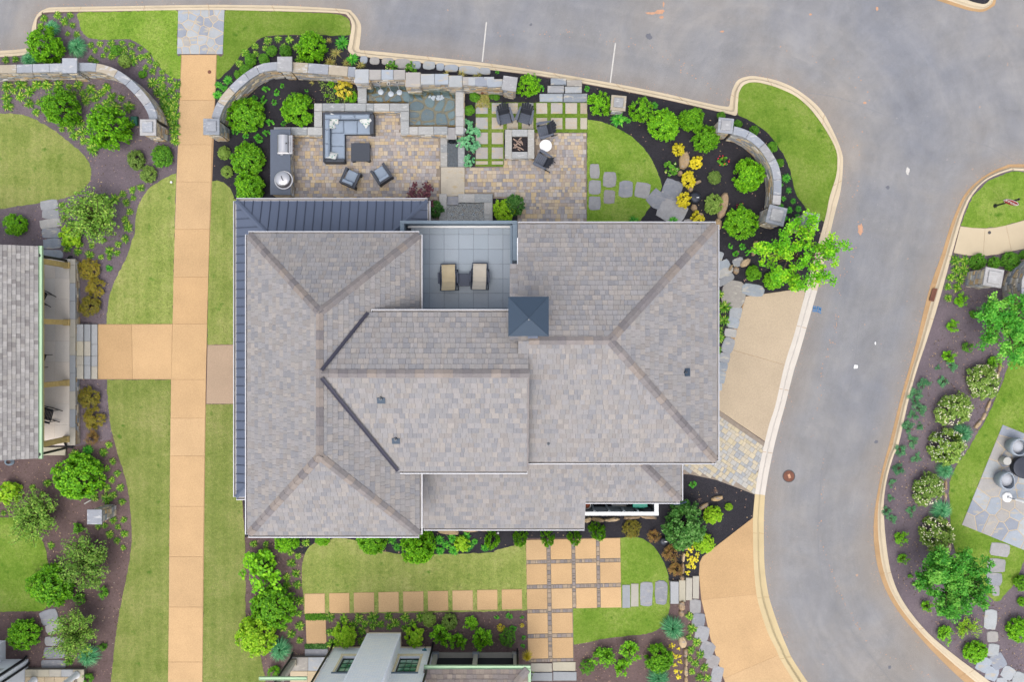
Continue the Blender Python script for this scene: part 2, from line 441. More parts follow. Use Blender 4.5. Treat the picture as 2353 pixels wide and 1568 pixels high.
def make_brick():
    m, nt, b = _base("white painted brick", .75, 0, .25)
    co = pos(nt)
    sp = nd(nt, "SeparateXYZ")
    nt.links.new(co, sp.inputs[0])
    ad = nd(nt, "Math", operation='ADD')
    nt.links.new(sp.outputs[0], ad.inputs[0])
    nt.links.new(sp.outputs[1], ad.inputs[1])
    cb = nd(nt, "CombineXYZ")
    nt.links.new(ad.outputs[0], cb.inputs[0])
    nt.links.new(sp.outputs[2], cb.inputs[1])
    br = nd(nt, "TexBrick")
    br.inputs["Scale"].default_value = 1.0
    br.inputs["Brick Width"].default_value = .215
    br.inputs["Row Height"].default_value = .075
    br.inputs["Mortar Size"].default_value = .006
    br.inputs["Color1"].default_value = alb(222, 226, 232, .95)
    br.inputs["Color2"].default_value = alb(234, 236, 240, .95)
    br.inputs["Mortar"].default_value = alb(205, 208, 214, .95)
    nt.links.new(cb.outputs[0], br.inputs["Vector"])
    n = noise_tex(nt, co, 30, 4, .7)
    c = mixc(nt, br.outputs["Color"], ramp(nt, n, [(.3, g4(.88)), (.7, g4(1.08))]), 1.0, 'MULTIPLY')
    nt.links.new(c, b.inputs["Base Color"])
    bump(nt, b, br.outputs["Fac"], -.4, .01)
    return m
MAT['brick'] = make_brick()
MAT['sill'] = M_plain("cream cast sill", alb(228, 214, 182, 1.2), .8, 0, .06)

def make_glass():
    m, nt, b = _base("green window glass with painted reflections", .05, 0, .6)
    n = noise_tex(nt, pos(nt), 1.6, 2, .5, (1, 1, 3))
    c = ramp(nt, n, [(.35, alb(50, 104, 84, 1.1)), (.5, alb(92, 146, 122, 1.1)), (.65, alb(156, 184, 166, 1.1))])  # pale tones paint reflections and blinds behind the pane into its colour
    nt.links.new(c, b.inputs["Base Color"])
    return m
MAT['glass'] = make_glass()

MAT['pebble_brown'] = M_pieces("wet brown pebbles", [A3(96, 78, 62), A3(70, 66, 66), A3(130, 104, 78), A3(54, 54, 58), A3(112, 100, 92)], .5, .15, 9, 40, .3)

MAT['seam_tar'] = M_plain("paving seam", A3(146, 147, 152), .85, 0, .12, 3, 30, .1)

# ---------------------------------------------------------------- mesh helpers
LOC = {}       # world location of things whose parts are built in world coordinates

def tag(o, label=None, cat=None, group=None, kind=None):
    if label: o['label'] = label
    if cat: o['category'] = cat
    if group: o['group'] = group
    if kind: o['kind'] = kind
    return o

def link(name, data, parent=None, local=False):
    o = bpy.data.objects.new(name, data)
    COL.objects.link(o)
    if parent is not None:
        o.parent = parent
        if not local and parent.name in LOC:
            o.matrix_parent_inverse = Matrix.Translation(-LOC[parent.name])
    return o

def thing(name, label, cat, loc=(0, 0, 0), rot=0.0, group=None, kind=None, world=True):
    o = bpy.data.objects.new(name, None)
    o.empty_display_size = .2
    COL.objects.link(o)
    o.location = loc
    o.rotation_euler = (0, 0, rot)
    if world:
        LOC[o.name] = Vector(loc)
    return tag(o, label, cat, group, kind)

class MB:
    def __init__(self):
        self.v, self.f, self.r, self.m = [], [], [], []

    def add(self, verts, faces, r=None, mi=0):
        n = len(self.v)
        self.v.extend([tuple(p) for p in verts])
        r = random.random() if r is None else r
        for f in faces:
            self.f.append([i + n for i in f])
            self.r.append(r)
            self.m.append(mi)
        return self

    def obox(self, c, ax, ay, az, r=None, mi=0, ch=0.0):
        """box from centre and three half axes; ch chamfers the top (along +az)"""
        c, ax, ay, az = Vector(c), Vector(ax), Vector(ay), Vector(az)
        b = [c - ax - ay - az, c + ax - ay - az, c + ax + ay - az, c - ax + ay - az]
        if ch <= 0:
            t = [p + 2 * az for p in b]
            self.add(b + t, [(3, 2, 1, 0), (4, 5, 6, 7), (0, 1, 5, 4), (1, 2, 6, 5), (2, 3, 7, 6), (3, 0, 4, 7)], r, mi)
        else:
            lx, ly, lz = ax.length, ay.length, az.length
            k = min(ch, lx * .45, ly * .45)
            t = [p + az * (2 - min(1, k / lz)) for p in b]
            ux, uy = ax * (1 - k / lx), ay * (1 - k / ly)
            u = [c - ux - uy + az, c + ux - uy + az, c + ux + uy + az, c - ux + uy + az]
            self.add(b + t + u, [(3, 2, 1, 0), (0, 1, 5, 4), (1, 2, 6, 5), (2, 3, 7, 6), (3, 0, 4, 7),
                                 (4, 5, 9, 8), (5, 6, 10, 9), (6, 7, 11, 10), (7, 4, 8, 11), (8, 9, 10, 11)], r, mi)
        return self

    def box(self, x0, x1, y0, y1, z0, z1, r=None, mi=0, ch=0.0):
        return self.obox(((x0 + x1) / 2, (y0 + y1) / 2, (z0 + z1) / 2), ((x1 - x0) / 2, 0, 0), (0, (y1 - y0) / 2, 0), (0, 0, (z1 - z0) / 2), r, mi, ch)

    def prism(self, p, z0, z1, bev=0.0, r=None, mi=0, wob=0.0):
        """vertical prism over a 2D polygon, top edge chamfered by bev"""
        n = len(p)
        area = sum(p[i][0] * p[(i + 1) % n][1] - p[(i + 1) % n][0] * p[i][1] for i in range(n))
        if area < 0:
            p = list(reversed(p))
        V = [(q[0], q[1], z0) for q in p]
        F = [tuple(reversed(range(n)))]
        if bev > 0:
            cx, cy = sum(q[0] for q in p) / n, sum(q[1] for q in p) / n
            V += [(q[0], q[1], z1 - bev) for q in p]
            for q in p:
                d = math.hypot(q[0] - cx, q[1] - cy) or 1
                s = max(.4, 1 - bev * 1.2 / d)
                V.append((cx + (q[0] - cx) * s, cy + (q[1] - cy) * s, z1 + (random.uniform(-wob, wob) if wob else 0)))
            for i in range(n):
                j = (i + 1) % n
                F += [(i, j, n + j, n + i), (n + i, n + j, 2 * n + j, 2 * n + i)]
            F.append(tuple(range(2 * n, 3 * n)))
        else:
            V += [(q[0], q[1], z1) for q in p]
            for i in range(n):
                j = (i + 1) % n
                F.append((i, j, n + j, n + i))
            F.append(tuple(range(n, 2 * n)))
        return self.add(V, F, r, mi)

    def tube(self, path, rad, n=7, r=None, mi=0, cap=True):
        path = [Vector(p) for p in path]
        rads = rad if isinstance(rad, (list, tuple)) else [rad] * len(path)
        V, F = [], []
        for i, p in enumerate(path):
            t = (path[min(i + 1, len(path) - 1)] - path[max(i - 1, 0)]).normalized()
            a = t.orthogonal().normalized() if i == 0 else (a - t * a.dot(t)).normalized()
            b = t.cross(a)
            for k in range(n):
                an = 2 * math.pi * k / n
                V.append(p + (a * math.cos(an) + b * math.sin(an)) * rads[i])
        for i in range(len(path) - 1):
            for k in range(n):
                k2 = (k + 1) % n
                F.append((i * n + k, i * n + k2, (i + 1) * n + k2, (i + 1) * n + k))
        if cap:
            F.append(tuple(reversed(range(n))))
            F.append(tuple(range((len(path) - 1) * n, len(path) * n)))
        return self.add(V, F, r, mi)

    def lathe(self, c, prof, n=20, r=None, mi=0, sx=1.0, sy=1.0):
        c = Vector(c)
        V, F = [], []
        for (rad, z) in prof:
            for k in range(n):
                a = 2 * math.pi * k / n
                V.append(c + Vector((rad * math.cos(a) * sx, rad * math.sin(a) * sy, z)))
        for i in range(len(prof) - 1):
            for k in range(n):
                k2 = (k + 1) % n
                F.append((i * n + k, i * n + k2, (i + 1) * n + k2, (i + 1) * n + k))
        F.append(tuple(reversed(range(n))))
        F.append(tuple(range((len(prof) - 1) * n, len(prof) * n)))
        return self.add(V, F, r, mi)

    def mesh(self, name, mats, smooth=False):
        me = bpy.data.meshes.new(name)
        me.from_pydata(self.v, [], self.f)
        at = me.attributes.new('rnd', 'FLOAT', 'FACE')
        at.data.foreach_set('value', self.r)
        if not isinstance(mats, (list, tuple)):
            mats = [mats]
        for m in mats:
            me.materials.append(MAT[m] if isinstance(m, str) else m)
        if len(mats) > 1:
            me.polygons.foreach_set('material_index', self.m)
        if smooth:
            me.polygons.foreach_set('use_smooth', [True] * len(me.polygons))
        me.update()
        return me

    def build(self, name, mats, parent=None, smooth=False, local=False):
        return link(name, self.mesh(name, mats, smooth), parent, local)

_unit = {}
def unit_box(mat):
    """a shared 2x2x2 box with a softened top"""
    if mat not in _unit:
        b = MB()
        t, z = .93, .82
        V = [(-1, -1, -1), (1, -1, -1), (1, 1, -1), (-1, 1, -1), (-1, -1, z), (1, -1, z), (1, 1, z), (-1, 1, z), (-t, -t, 1), (t, -t, 1), (t, t, 1), (-t, t, 1)]
        b.add(V, [(3, 2, 1, 0), (0, 1, 5, 4), (1, 2, 6, 5), (2, 3, 7, 6), (3, 0, 4, 7), (4, 5, 9, 8), (5, 6, 10, 9), (6, 7, 11, 10), (7, 4, 8, 11), (8, 9, 10, 11)], 0.0)
        _unit[mat] = b.mesh("piece_" + mat, mat)
    return _unit[mat]

def piece(name, mat, parent, c, ax, ay, az):
    """one brick, stone, paver or shingle: shared mesh, own matrix (half axes)"""
    o = link(name, unit_box(mat), parent)
    m = Matrix((Vector(ax), Vector(ay), Vector(az))).transposed().to_4x4()
    m.translation = Vector(c)
    o.matrix_basis = m
    return o

def smooth_poly(p, closed=True, k=4):
    """Catmull-Rom through 2D points"""
    out, n = [], len(p)
    rng_ = range(n if closed else n - 1)
    for i in rng_:
        p0, p1, p2, p3 = (p[(i - 1) % n], p[i], p[(i + 1) % n], p[(i + 2) % n]) if closed else (p[max(i - 1, 0)], p[i], p[i + 1], p[min(i + 2, n - 1)])
        for j in range(k):
            t = j / k
            out.append(tuple(.5 * (2 * p1[a] + (p2[a] - p0[a]) * t + (2 * p0[a] - 5 * p1[a] + 4 * p2[a] - p3[a]) * t * t + (3 * p1[a] - p0[a] - 3 * p2[a] + p3[a]) * t ** 3) for a in (0, 1)))
    if not closed:
        out.append(tuple(p[-1][:2]))
    return out

def clip_half(p, a, b, c):
    """keep a*x+b*y<=c"""
    out = []
    n = len(p)
    for i in range(n):
        q, w = p[i], p[(i + 1) % n]
        d0, d1 = a * q[0] + b * q[1] - c, a * w[0] + b * w[1] - c
        if d0 <= 0:
            out.append(q)
        if (d0 < 0 < d1) or (d1 < 0 < d0):
            t = d0 / (d0 - d1)
            out.append((q[0] + (w[0] - q[0]) * t, q[1] + (w[1] - q[1]) * t))
    return out

def clip_convex(p, region):
    n = len(region)
    ar = sum(region[i][0] * region[(i + 1) % n][1] - region[(i + 1) % n][0] * region[i][1] for i in range(n))
    reg = region if ar > 0 else list(reversed(region))
    for i in range(n):
        a, b = reg[i], reg[(i + 1) % n]
        ex, ey = b[0] - a[0], b[1] - a[1]
        p = clip_half(p, ey, -ex, ey * a[0] - ex * a[1])
        if len(p) < 3:
            return []
    return p

def area2(p):
    return abs(sum(p[i][0] * p[(i + 1) % len(p)][1] - p[(i + 1) % len(p)][0] * p[i][1] for i in range(len(p)))) / 2

def inside(p, x, y):
    c = False
    n = len(p)
    j = n - 1
    for i in range(n):
        if (p[i][1] > y) != (p[j][1] > y) and x < (p[j][0] - p[i][0]) * (y - p[i][1]) / (p[j][1] - p[i][1]) + p[i][0]:
            c = not c
        j = i
    return c

def inside_np(p, X, Y):
    c = np.zeros(len(X), bool)
    n = len(p)
    j = n - 1
    for i in range(n):
        xi, yi, xj, yj = p[i][0], p[i][1], p[j][0], p[j][1]
        if yi != yj:
            c ^= ((yi > Y) != (yj > Y)) & (X < (xj - xi) * (Y - yi) / (yj - yi) + xi)
        j = i
    return c

def voronoi(region, n, gap, seed, relax=2):
    R = random.Random(seed)
    xs, ys = [q[0] for q in region], [q[1] for q in region]
    seeds = []
    while len(seeds) < n:
        x, y = R.uniform(min(xs), max(xs)), R.uniform(min(ys), max(ys))
        if inside(region, x, y):
            seeds.append((x, y))
    for it in range(relax + 1):
        cells = []
        for i, s in enumerate(seeds):
            c = [tuple(q[:2]) for q in region]
            for j, t in enumerate(seeds):
                if i == j:
                    continue
                dx, dy = t[0] - s[0], t[1] - s[1]
                d = math.hypot(dx, dy) or 1e-6
                g = gap / 2 if it == relax else 0
                c = clip_half(c, dx / d, dy / d, (dx * (s[0] + t[0]) / 2 + dy * (s[1] + t[1]) / 2) / d - g)
                if len(c) < 3:
                    break
            cells.append(c)
        if it < relax:
            seeds = [(sum(q[0] for q in c) / len(c) * .6 + s[0] * .4, sum(q[1] for q in c) / len(c) * .6 + s[1] * .4) if len(c) > 2 else s for c, s in zip(cells, seeds)]
    return [c for c in cells if len(c) > 2 and area2(c) > .004]

def sheet(name, poly, z, mat, label, cat=None, thick=.3, kind='structure'):
    """a ground surface: a slab whose top is at z"""
    o = MB().prism([tuple(q[:2]) for q in poly], z - thick, z).build(name, mat)
    return tag(o, label, cat or name.replace('_', ' ').split(' ')[-1], None, kind)

def blob(cx, cy, w, h, rot=0.0, seed=0, n=11, power=3.2, jit=.09):
    """outline of an irregular flat stone"""
    R = random.Random(seed)
    out = []
    for i in range(n):
        a = 2 * math.pi * (i + R.uniform(-.25, .25)) / n
        ca, sa = math.cos(a), math.sin(a)
        r = (abs(ca) ** power + abs(sa) ** power) ** (-1 / power) * (1 + R.uniform(-jit, jit))
        x, y = ca * r * w / 2, sa * r * h / 2
        out.append((cx + x * math.cos(rot) - y * math.sin(rot), cy + x * math.sin(rot) + y * math.cos(rot)))
    return out

def boulder(p, z0, h, seed=0, r=None):
    """rock over outline p: skirt, shoulder and dome"""
    R = random.Random(seed)
    b = MB()
    n = len(p)
    cx, cy = sum(q[0] for q in p) / n, sum(q[1] for q in p) / n
    rings = [(1.0, 0), (1.04, .45), (.86, .85), (.45, 1.0)]
    V, F = [], []
    for s, t in rings:
        for q in p:
            j = 1 + R.uniform(-.06, .06)
            V.append((cx + (q[0] - cx) * s * j, cy + (q[1] - cy) * s * j, z0 + h * (t + (R.uniform(-.08, .08) if t else 0))))
    for i in range(len(rings) - 1):
        for k in range(n):
            k2 = (k + 1) % n
            F.append((i * n + k, i * n + k2, (i + 1) * n + k2, (i + 1) * n + k))
    F.append(tuple(range((len(rings) - 1) * n, len(rings) * n)))
    F.append(tuple(reversed(range(n))))
    return b.add(V, F, r)

def path_param(pth):
    L = [0.0]
    for i in range(1, len(pth)):
        L.append(L[-1] + math.hypot(pth[i][0] - pth[i - 1][0], pth[i][1] - pth[i - 1][1]))
    return L

def path_at(pth, L, s):
    s = max(0, min(L[-1], s))
    i = 1
    while i < len(L) - 1 and L[i] < s:
        i += 1
    t = (s - L[i - 1]) / max(1e-9, L[i] - L[i - 1])
    x = pth[i - 1][0] + (pth[i][0] - pth[i - 1][0]) * t
    y = pth[i - 1][1] + (pth[i][1] - pth[i - 1][1]) * t
    dx, dy = pth[i][0] - pth[i - 1][0], pth[i][1] - pth[i - 1][1]
    d = math.hypot(dx, dy) or 1
    return x, y, dx / d, dy / d

def offset_path(pth, o):
    out = []
    n = len(pth)
    for i in range(n):
        a, b = pth[max(0, i - 1)], pth[min(n - 1, i + 1)]
        dx, dy = b[0] - a[0], b[1] - a[1]
        d = math.hypot(dx, dy) or 1
        out.append((pth[i][0] - dy / d * o, pth[i][1] + dx / d * o))
    return out

def veneer(parent, pth, outward, z0, z1, single=True, seed=0, mat='veneer', depth=.05, lmin=.16, lmax=.46, hmin=.10, hmax=.19, budget=None):
    """courses of split stone on one face; outward=+1 sets the face to the left of the path"""
    R = random.Random(seed)
    L = path_param(pth)
    b = MB()
    z = z0
    n = 0
    while z < z1 - .04:
        h = min(R.uniform(hmin, hmax), z1 - z)
        if z1 - z - h < .06:
            h = z1 - z
        s = -R.uniform(0, .2)
        while s < L[-1]:
            l = R.uniform(lmin, lmax)
            a, e = max(0, s), min(L[-1], s + l)
            s += l
            if e - a < .05:
                continue
            x, y, tx, ty = path_at(pth, L, (a + e) / 2)
            nx, ny = -ty * outward, tx * outward
            d = depth * R.uniform(.75, 1.35)
            c = (x + nx * d * .2, y + ny * d * .2, z + h / 2)
            ax, ay, az = (tx * ((e - a) / 2 - .006), ty * ((e - a) / 2 - .006), 0), (0, 0, h / 2 - .006), (nx * d * .8, ny * d * .8, 0)
            if outward > 0:
                ax = tuple(-q for q in ax)
            if single and (budget is None or n < budget):
                piece('stone', mat, parent, c, ax, ay, az)
            else:
                b.obox(c, ax, ay, az, R.random(), 0, .012)
            n += 1
        z += h
    if b.v:
        tag(b.build('stone_facing', mat, parent), kind='stuff')

def stone_wall(name, label, pth, width, h, seed=0, cap_w=None, cap_h=.07, near=1, cap_mat='cap', caplen=(.5, .95), cat='wall', z0=0.0, cap=True, far=True):
    """a mortared wall with veneer on both faces and capstones; near = side (+1 left of path) that faces the drone"""
    mid = pth[len(pth) // 2]
    t = thing(name, label, cat, (mid[0], mid[1], z0))
    w2 = width / 2 - .05
    lft, rgt = offset_path(pth, w2), offset_path(pth, -w2)
    core = MB()
    top = z0 + h - (cap_h if cap else 0)
    for i in range(len(pth) - 1):
        core.prism([lft[i], lft[i + 1], rgt[i + 1], rgt[i]], z0 - .1, top)
    core.build('core', 'mortar', t)
    for side in (1, -1):
        if side == near:
            veneer(t, offset_path(pth, side * w2), side, z0, top, True, seed + side, budget=290)
        elif far:
            veneer(t, offset_path(pth, side * w2), side, z0, top, False, seed + side)
    if cap:
        capstones(t, pth, (cap_w or width + .08), top + .002, cap_h, seed, cap_mat, caplen)
    return t

def capstones(t, pth, w, z, h, seed=0, mat='cap', caplen=(.5, .95)):
    R = random.Random(seed + 99)
    L = path_param(pth)
    s = 0.0
    while s < L[-1] - .05:
        e = s + R.uniform(*caplen)
        if L[-1] - e < .25:
            e = L[-1]
        steps = 3
        lf, rt = [], []
        for k in range(steps + 1):
            u = s + .006 + (e - s - .012) * k / steps
            x, y, tx, ty = path_at(pth, L, u)
            lf.append((x - ty * w / 2, y + tx * w / 2))
            rt.append((x + ty * w / 2, y - tx * w / 2))
        MB().prism(lf + rt[::-1], z, z + h + R.uniform(-.006, .006), .012).build('capstone', mat, t)
        s = e

def pillar(name, label, cx, cy, w, h, rot=0.0, seed=0, tiers=1, cap_mat='cap', d=None, z0=0.0):
    d = d or w
    t = thing(name, label, 'pillar', (cx, cy, z0))
    ca, sa = math.cos(rot), math.sin(rot)
    def W(x, y):
        return (cx + x * ca - y * sa, cy + x * sa + y * ca)
    a, b = w / 2 - .05, d / 2 - .05
    q = [W(-a, -b), W(a, -b), W(a, b), W(-a, b)]
    top = z0 + h - .08
    MB().prism(q, z0 - .1, top).build('core', 'mortar', t)
    for i in range(4):
        p0, p1 = q[i], q[(i + 1) % 4]
        mx, my = (p0[0] + p1[0]) / 2, (p0[1] + p1[1]) / 2
        nx, ny = mx - cx, my - cy
        facing = (nx * -cx + ny * -cy) > 0
        veneer(t, [p0, p1], -1, z0, top, facing, seed + i * 7, lmax=.38)
    o = .05
    MB().prism([W(-w / 2 - o, -d / 2 - o), W(w / 2 + o, -d / 2 - o), W(w / 2 + o, d / 2 + o), W(-w / 2 - o, d / 2 + o)], top + .001, z0 + h, .015).build('cap', cap_mat, t)
    if tiers > 1:
        k = .74
        MB().prism([W(-w / 2 * k, -d / 2 * k), W(w / 2 * k, -d / 2 * k), W(w / 2 * k, d / 2 * k), W(-w / 2 * k, d / 2 * k)], z0 + h + .001, z0 + h + .07, .015).build('cap_block', cap_mat, t)
    return t

# ---------------------------------------------------------------- ground, road, kerbs
def dpts(txt, z=0.0):
    return pts('d', txt, z)

ROAD_Z = -.12
tag(MB().box(-300, 300, -300, 300, -1.0, -.14).build('ground', 'mulch_brown'), 'bare brown ground under and around the whole plot', 'ground', None, 'structure')

def kerb(name, label, back, front, ptop=0.03, pan=.58, mat='kerb', pan_mat='gutter_pan', seglen=3.0):
    """kerb with gutter pan; back = land side, front = road side (same count)"""
    b = smooth_poly([tuple(p[:2]) for p in back], False, 4)
    f = smooth_poly([tuple(p[:2]) for p in front], False, 4)
    t = thing(name, label, 'kerb', (b[len(b) // 2][0], b[len(b) // 2][1], 0), 0, None, 'structure')
    V, F, M = [], [], []
    mb = MB()
    s = 0.0
    mark = 0.0
    for i in range(len(b) - 1):
        def row(k, shrink=0.0):
            bx, by, fx, fy = b[k][0], b[k][1], f[k][0], f[k][1]
            def at(u):
                return (fx + (bx - fx) * u, fy + (by - fy) * u)
            return [at(0) + (ROAD_Z - .1,), at(0) + (ROAD_Z + .012,), at(pan - .1) + (ROAD_Z + .006,), at(pan) + (ROAD_Z + .05,), at(pan + .1) + (ptop - .015,), at(pan + .16) + (ptop,), at(1) + (ptop,), at(1) + (-.2,)]
        r0, r1 = row(i), row(i + 1)
        n = len(r0)
        for k in range(n - 1):
            mb.add([r0[k], r1[k], r1[k + 1], r0[k + 1]], [(0, 1, 2, 3)], 0, 1 if k < 2 else 0)
    mb.build('kerb_run', [mat, pan_mat], t)
    L = path_param(b)
    s = seglen * .6
    while s < L[-1]:
        x, y, tx, ty = path_at(b, L, s)
        u = s / L[-1] * 1.0
        Lf = path_param(f)
        fx, fy, _, _ = path_at(f, Lf, Lf[-1] * u)
        cx, cy = (x + fx) / 2, (y + fy) / 2
        hx, hy = (fx - x) / 2 * .98, (fy - y) / 2 * .98
        d = math.hypot(hx, hy) or 1
        q = []
        for (a, z) in ((-1, ptop + .003), (-.35, ptop + .003), (-.2, ROAD_Z + .055), (.1, ROAD_Z + .015), (1, ROAD_Z + .018)):
            q.append(Vector((cx + hx * a, cy + hy * a, z)))
        w = Vector((-hy / d, hx / d, 0)) * .009
        V = []
        for p in q:
            V += [p - w, p + w]
        MB().add(V, [(2 * i, 2 * i + 1, 2 * i + 3, 2 * i + 2) for i in range(len(q) - 1)]).build('control_joint', 'joint', t)
        s += seglen
    return b

K1B = dpts("-420,146 -200,138 0,131 60,126 86,122 85,95 84,72 86,45 96,34 113,28 260,25.5 408,23 508,22.5 538,23.3 651,25.7 778,30 800,38 807,51.5 808,65 802,99.5 801,117 826,128.7 963,144 1127,160.6 1256,176.7 1386,200 1511,224.7 1633,252 1673,261.4 1692,264.5 1695,240 1697,215 1707,197 1727,189 1755,192 1793,204 1831,223 1865,254 1899,302 1921,346 1923.5,381 1920,408 1906,453 1896,501 1872,587 1853,662 1825.6,765 1803,837 1781,933 1769,969.5 1757,1015.8 1742.4,1085 1734.6,1135.5 1730,1189 1730,1233 1731.4,1296 1737.7,1365 1748.7,1409 1764.4,1456 1783.3,1494 1793,1516 1825,1568 1862,1622 1940,1700")
K1F = dpts("-420,129 -200,122 0,114 58,109 68,106 69,90 70,62 82,31 103,17 130,13.7 260,11.5 408,9 508,8 538,8.6 651,10.3 788,18 809,26 823,43 829,60 826,96 825.5,111.5 845,114 943,123.5 1127,144 1256,163 1386,185 1511,209 1633,236.7 1666,242.5 1677,241 1680,222 1684,205 1697,182 1725,172.5 1755,175.7 1793,185 1837,206 1886,247 1916,298 1937,350 1939,384 1934,436 1923,480 1911.4,528.6 1898,592 1880,668 1839.4,810 1825.6,854.5 1806,932 1793,978 1780,1030 1768,1088 1759.5,1140 1757,1189 1757,1236 1758.7,1305 1767,1366 1778,1405 1796,1456 1812,1494 1822,1516 1856,1568 1894,1616 1972,1690")
assert len(K1B) == len(K1F)
def _idx(x, y):
    q = P(x, y)
    return min(range(len(K1B)), key=lambda i: (K1B[i] - q).length)
i1, i2, i3 = _idx(1697, 215), _idx(1853, 662), _idx(1734.6, 1135.5)
kerb('roadside_kerb', 'cream concrete kerb from the top left corner to the parking bay end', K1B[:i1 + 1], K1F[:i1 + 1], pan=.5, pan_mat='kerb')
kerb('roadside_kerb', 'cream concrete kerb bending round the corner lawn', K1B[i1:i2 + 1], K1F[i1:i2 + 1], pan=.5, pan_mat='kerb')
kerb('roadside_kerb', 'whitish flush kerb along the tan driveway', K1B[i2:i3 + 1], K1F[i2:i3 + 1], pan=.5, mat='kerb_white', pan_mat='kerb_white')
kerb('roadside_kerb', 'sandy kerb along the orange driveway', K1B[i3:], K1F[i3:], pan=.5, mat='kerb_sand', pan_mat='kerb_sand')
k1 = smooth_poly([tuple(p[:2]) for p in K1B], False, 4)
K2B = dpts("2900,392 2600,392 2353,392.8 2325,391 2270,411.7 2235.6,446 2215,487 2199.6,538 2184,594 2155,700 2129,782.5 2105,854.5 2084.7,930 2064,1022.6 2052,1050 2036.6,1106 2030,1168 2036.6,1257 2050.4,1329 2079.5,1390.6 2132.7,1456 2198,1510.7 2249,1548.5 2310,1596 2420,1690")
K2F = dpts("2900,376 2600,376 2353,375.7 2311,380.8 2263,404.8 2222,442.6 2198,490.6 2180.7,538 2167,583.5 2136,672.7 2108.7,786 2089,857 2070,925 2046,1022.6 2038,1050 2023,1112.7 2011,1192 2012.6,1267 2029.8,1339 2064,1404.4 2118,1470 2172,1527 2220,1572 2280,1625 2390,1715")
k2 = kerb('roadside_kerb', 'clay-stained concrete kerb along the road opposite the house', K2B, K2F, pan=.55)
K3B = dpts("2060,-60 2190,-12 2225,1 2245,7 2262,9 2272,2 2278,-14 2280,-80")
K3F = dpts("2050,-40 2163,0 2222,18.9 2242,23 2262,24 2282,14 2292,-2 2297,-80")
k3 = kerb('roadside_kerb', 'curved kerb tip of the planted island at the top edge', K3B, K3F, pan=.5)

def make_road():
    # a fine sheet that knows how far each point lies from the kerbs, for wheel tracks and gutter dirt
    gx = np.concatenate([[-120, -60, -35], np.arange(-26, 26.01, .35), [35, 60, 120]])
    gy = np.concatenate([[-110, -50, -28], np.arange(-18, 18.01, .35), [28, 60, 120]])
    X, Y = np.meshgrid(gx, gy)
    n, m = X.shape
    V = np.stack([X.ravel(), Y.ravel(), np.full(X.size, ROAD_Z)], 1)
    I = np.arange(n * m).reshape(n, m)
    F = np.stack([I[:-1, :-1], I[:-1, 1:], I[1:, 1:], I[1:, :-1]], -1).reshape(-1, 4)
    me = bpy.data.meshes.new('road')
    me.from_pydata(V.tolist(), [], F.tolist())
    def dist(line):
        d = np.full(len(V), 1e9)
        for a_, b_ in zip(line, line[1:]):
            ax, ay, bx, by = a_[0], a_[1], b_[0], b_[1]
            ex, ey = bx - ax, by - ay
            L2 = ex * ex + ey * ey + 1e-9
            t = np.clip(((V[:, 0] - ax) * ex + (V[:, 1] - ay) * ey) / L2, 0, 1)
            d = np.minimum(d, np.hypot(V[:, 0] - ax - t * ex, V[:, 1] - ay - t * ey))
        return d
    for nm, line in (('kerb_near', smooth_poly([tuple(q[:2]) for q in K1F], False, 3)), ('kerb_far', smooth_poly([tuple(q[:2]) for q in K2F], False, 3))):
        at = me.attributes.new(nm, 'FLOAT', 'POINT')
        at.data.foreach_set('value', dist(line))
    me.materials.append(MAT['asphalt'])
    tag(link('road', me), 'grey asphalt road sweeping round the house', 'road', None, 'structure')
make_road()

def land(name, poly, mat, label):
    return tag(MB().prism([tuple(p[:2]) for p in poly], -.5, 0.0).build(name, mat), label, 'ground', None, 'structure')

land('house_plot', k1 + [tuple(p[:2]) for p in dpts("1940,2100 -900,2100 -900,146")], 'mulch_brown', 'brown mulched ground of the house plot')
land('opposite_plot', k2 + [tuple(p[:2]) for p in dpts("2900,2100 3200,2100 3200,392")], 'mulch_grey', 'grey brown mulched ground across the road')
land('island_plot', k3 + [tuple(p[:2]) for p in dpts("2280,-300 2060,-300")], 'mulch_black', 'dark planted tip of the island at the top edge')

def region(sheet_name, txt, sm=True, k=4):
    p = [tuple(q[:2]) for q in pts(sheet_name, txt)]
    return smooth_poly(p, True, k) if sm else p

def join(*parts):
    out = []
    for s, txt in parts:
        out += [tuple(q[:2]) for q in pts(s, txt)]
    return out

MZ = .004
# beds of other mulch
sheet('mulch_bed', join(('d', "-420,148 0,132 62,127 88,122 88,96 87,50 98,36 112,31 184,29 300,60 418,130 410,500 300,760 255,1010 0,1062 -420,1062")), MZ, 'mulch_grey', 'weathered grey mulch of the beds left of the walkway', 'mulch bed')
BED_NW = join(('A', "1450,530 1510,490 1560,440 1620,360 1690,300 1742,260"), ('B', "180,250 300,236 560,235 770,236 772,300 770,335 820,374 840,377 1240,424 1742,470"), ('C', "525,522 905,586 1270,658 1625,738 1742,764"), ('arc', "725,130 850,180 960,240 1080,330 1180,440 1260,550 1330,680 1370,790 1400,900 1420,1000 1460,1110 1530,1210 1590,1290 1690,1360 1790,1420"), ('dr', "1600,90 1560,300 1440,622 885,700 655,1568"), ('d', "1500,960 560,960 538,480 534,452"), ('A', "1535,1250 1480,1215 1410,1213 1418,990 1440,700"))
sheet('mulch_bed', BED_NW, MZ, 'mulch_black', 'black mulch of the beds around the patio and curved walls', 'mulch bed')
BED_S = join(('L', "60,345 75,600 270,590 340,660 390,695 470,712"), ('L', "520,660 640,612 780,612 960,680 1100,712 1742,705"), ('M', "170,695 280,664 385,622 385,604 1018,600 1160,605 1220,640 1280,710 1325,800 1345,890 1452,880 1545,860"), ('se', "355,780 358,700 380,650 748,365 762,190 620,140 480,88 300,50"), ('d', "1560,1040 600,1040"))
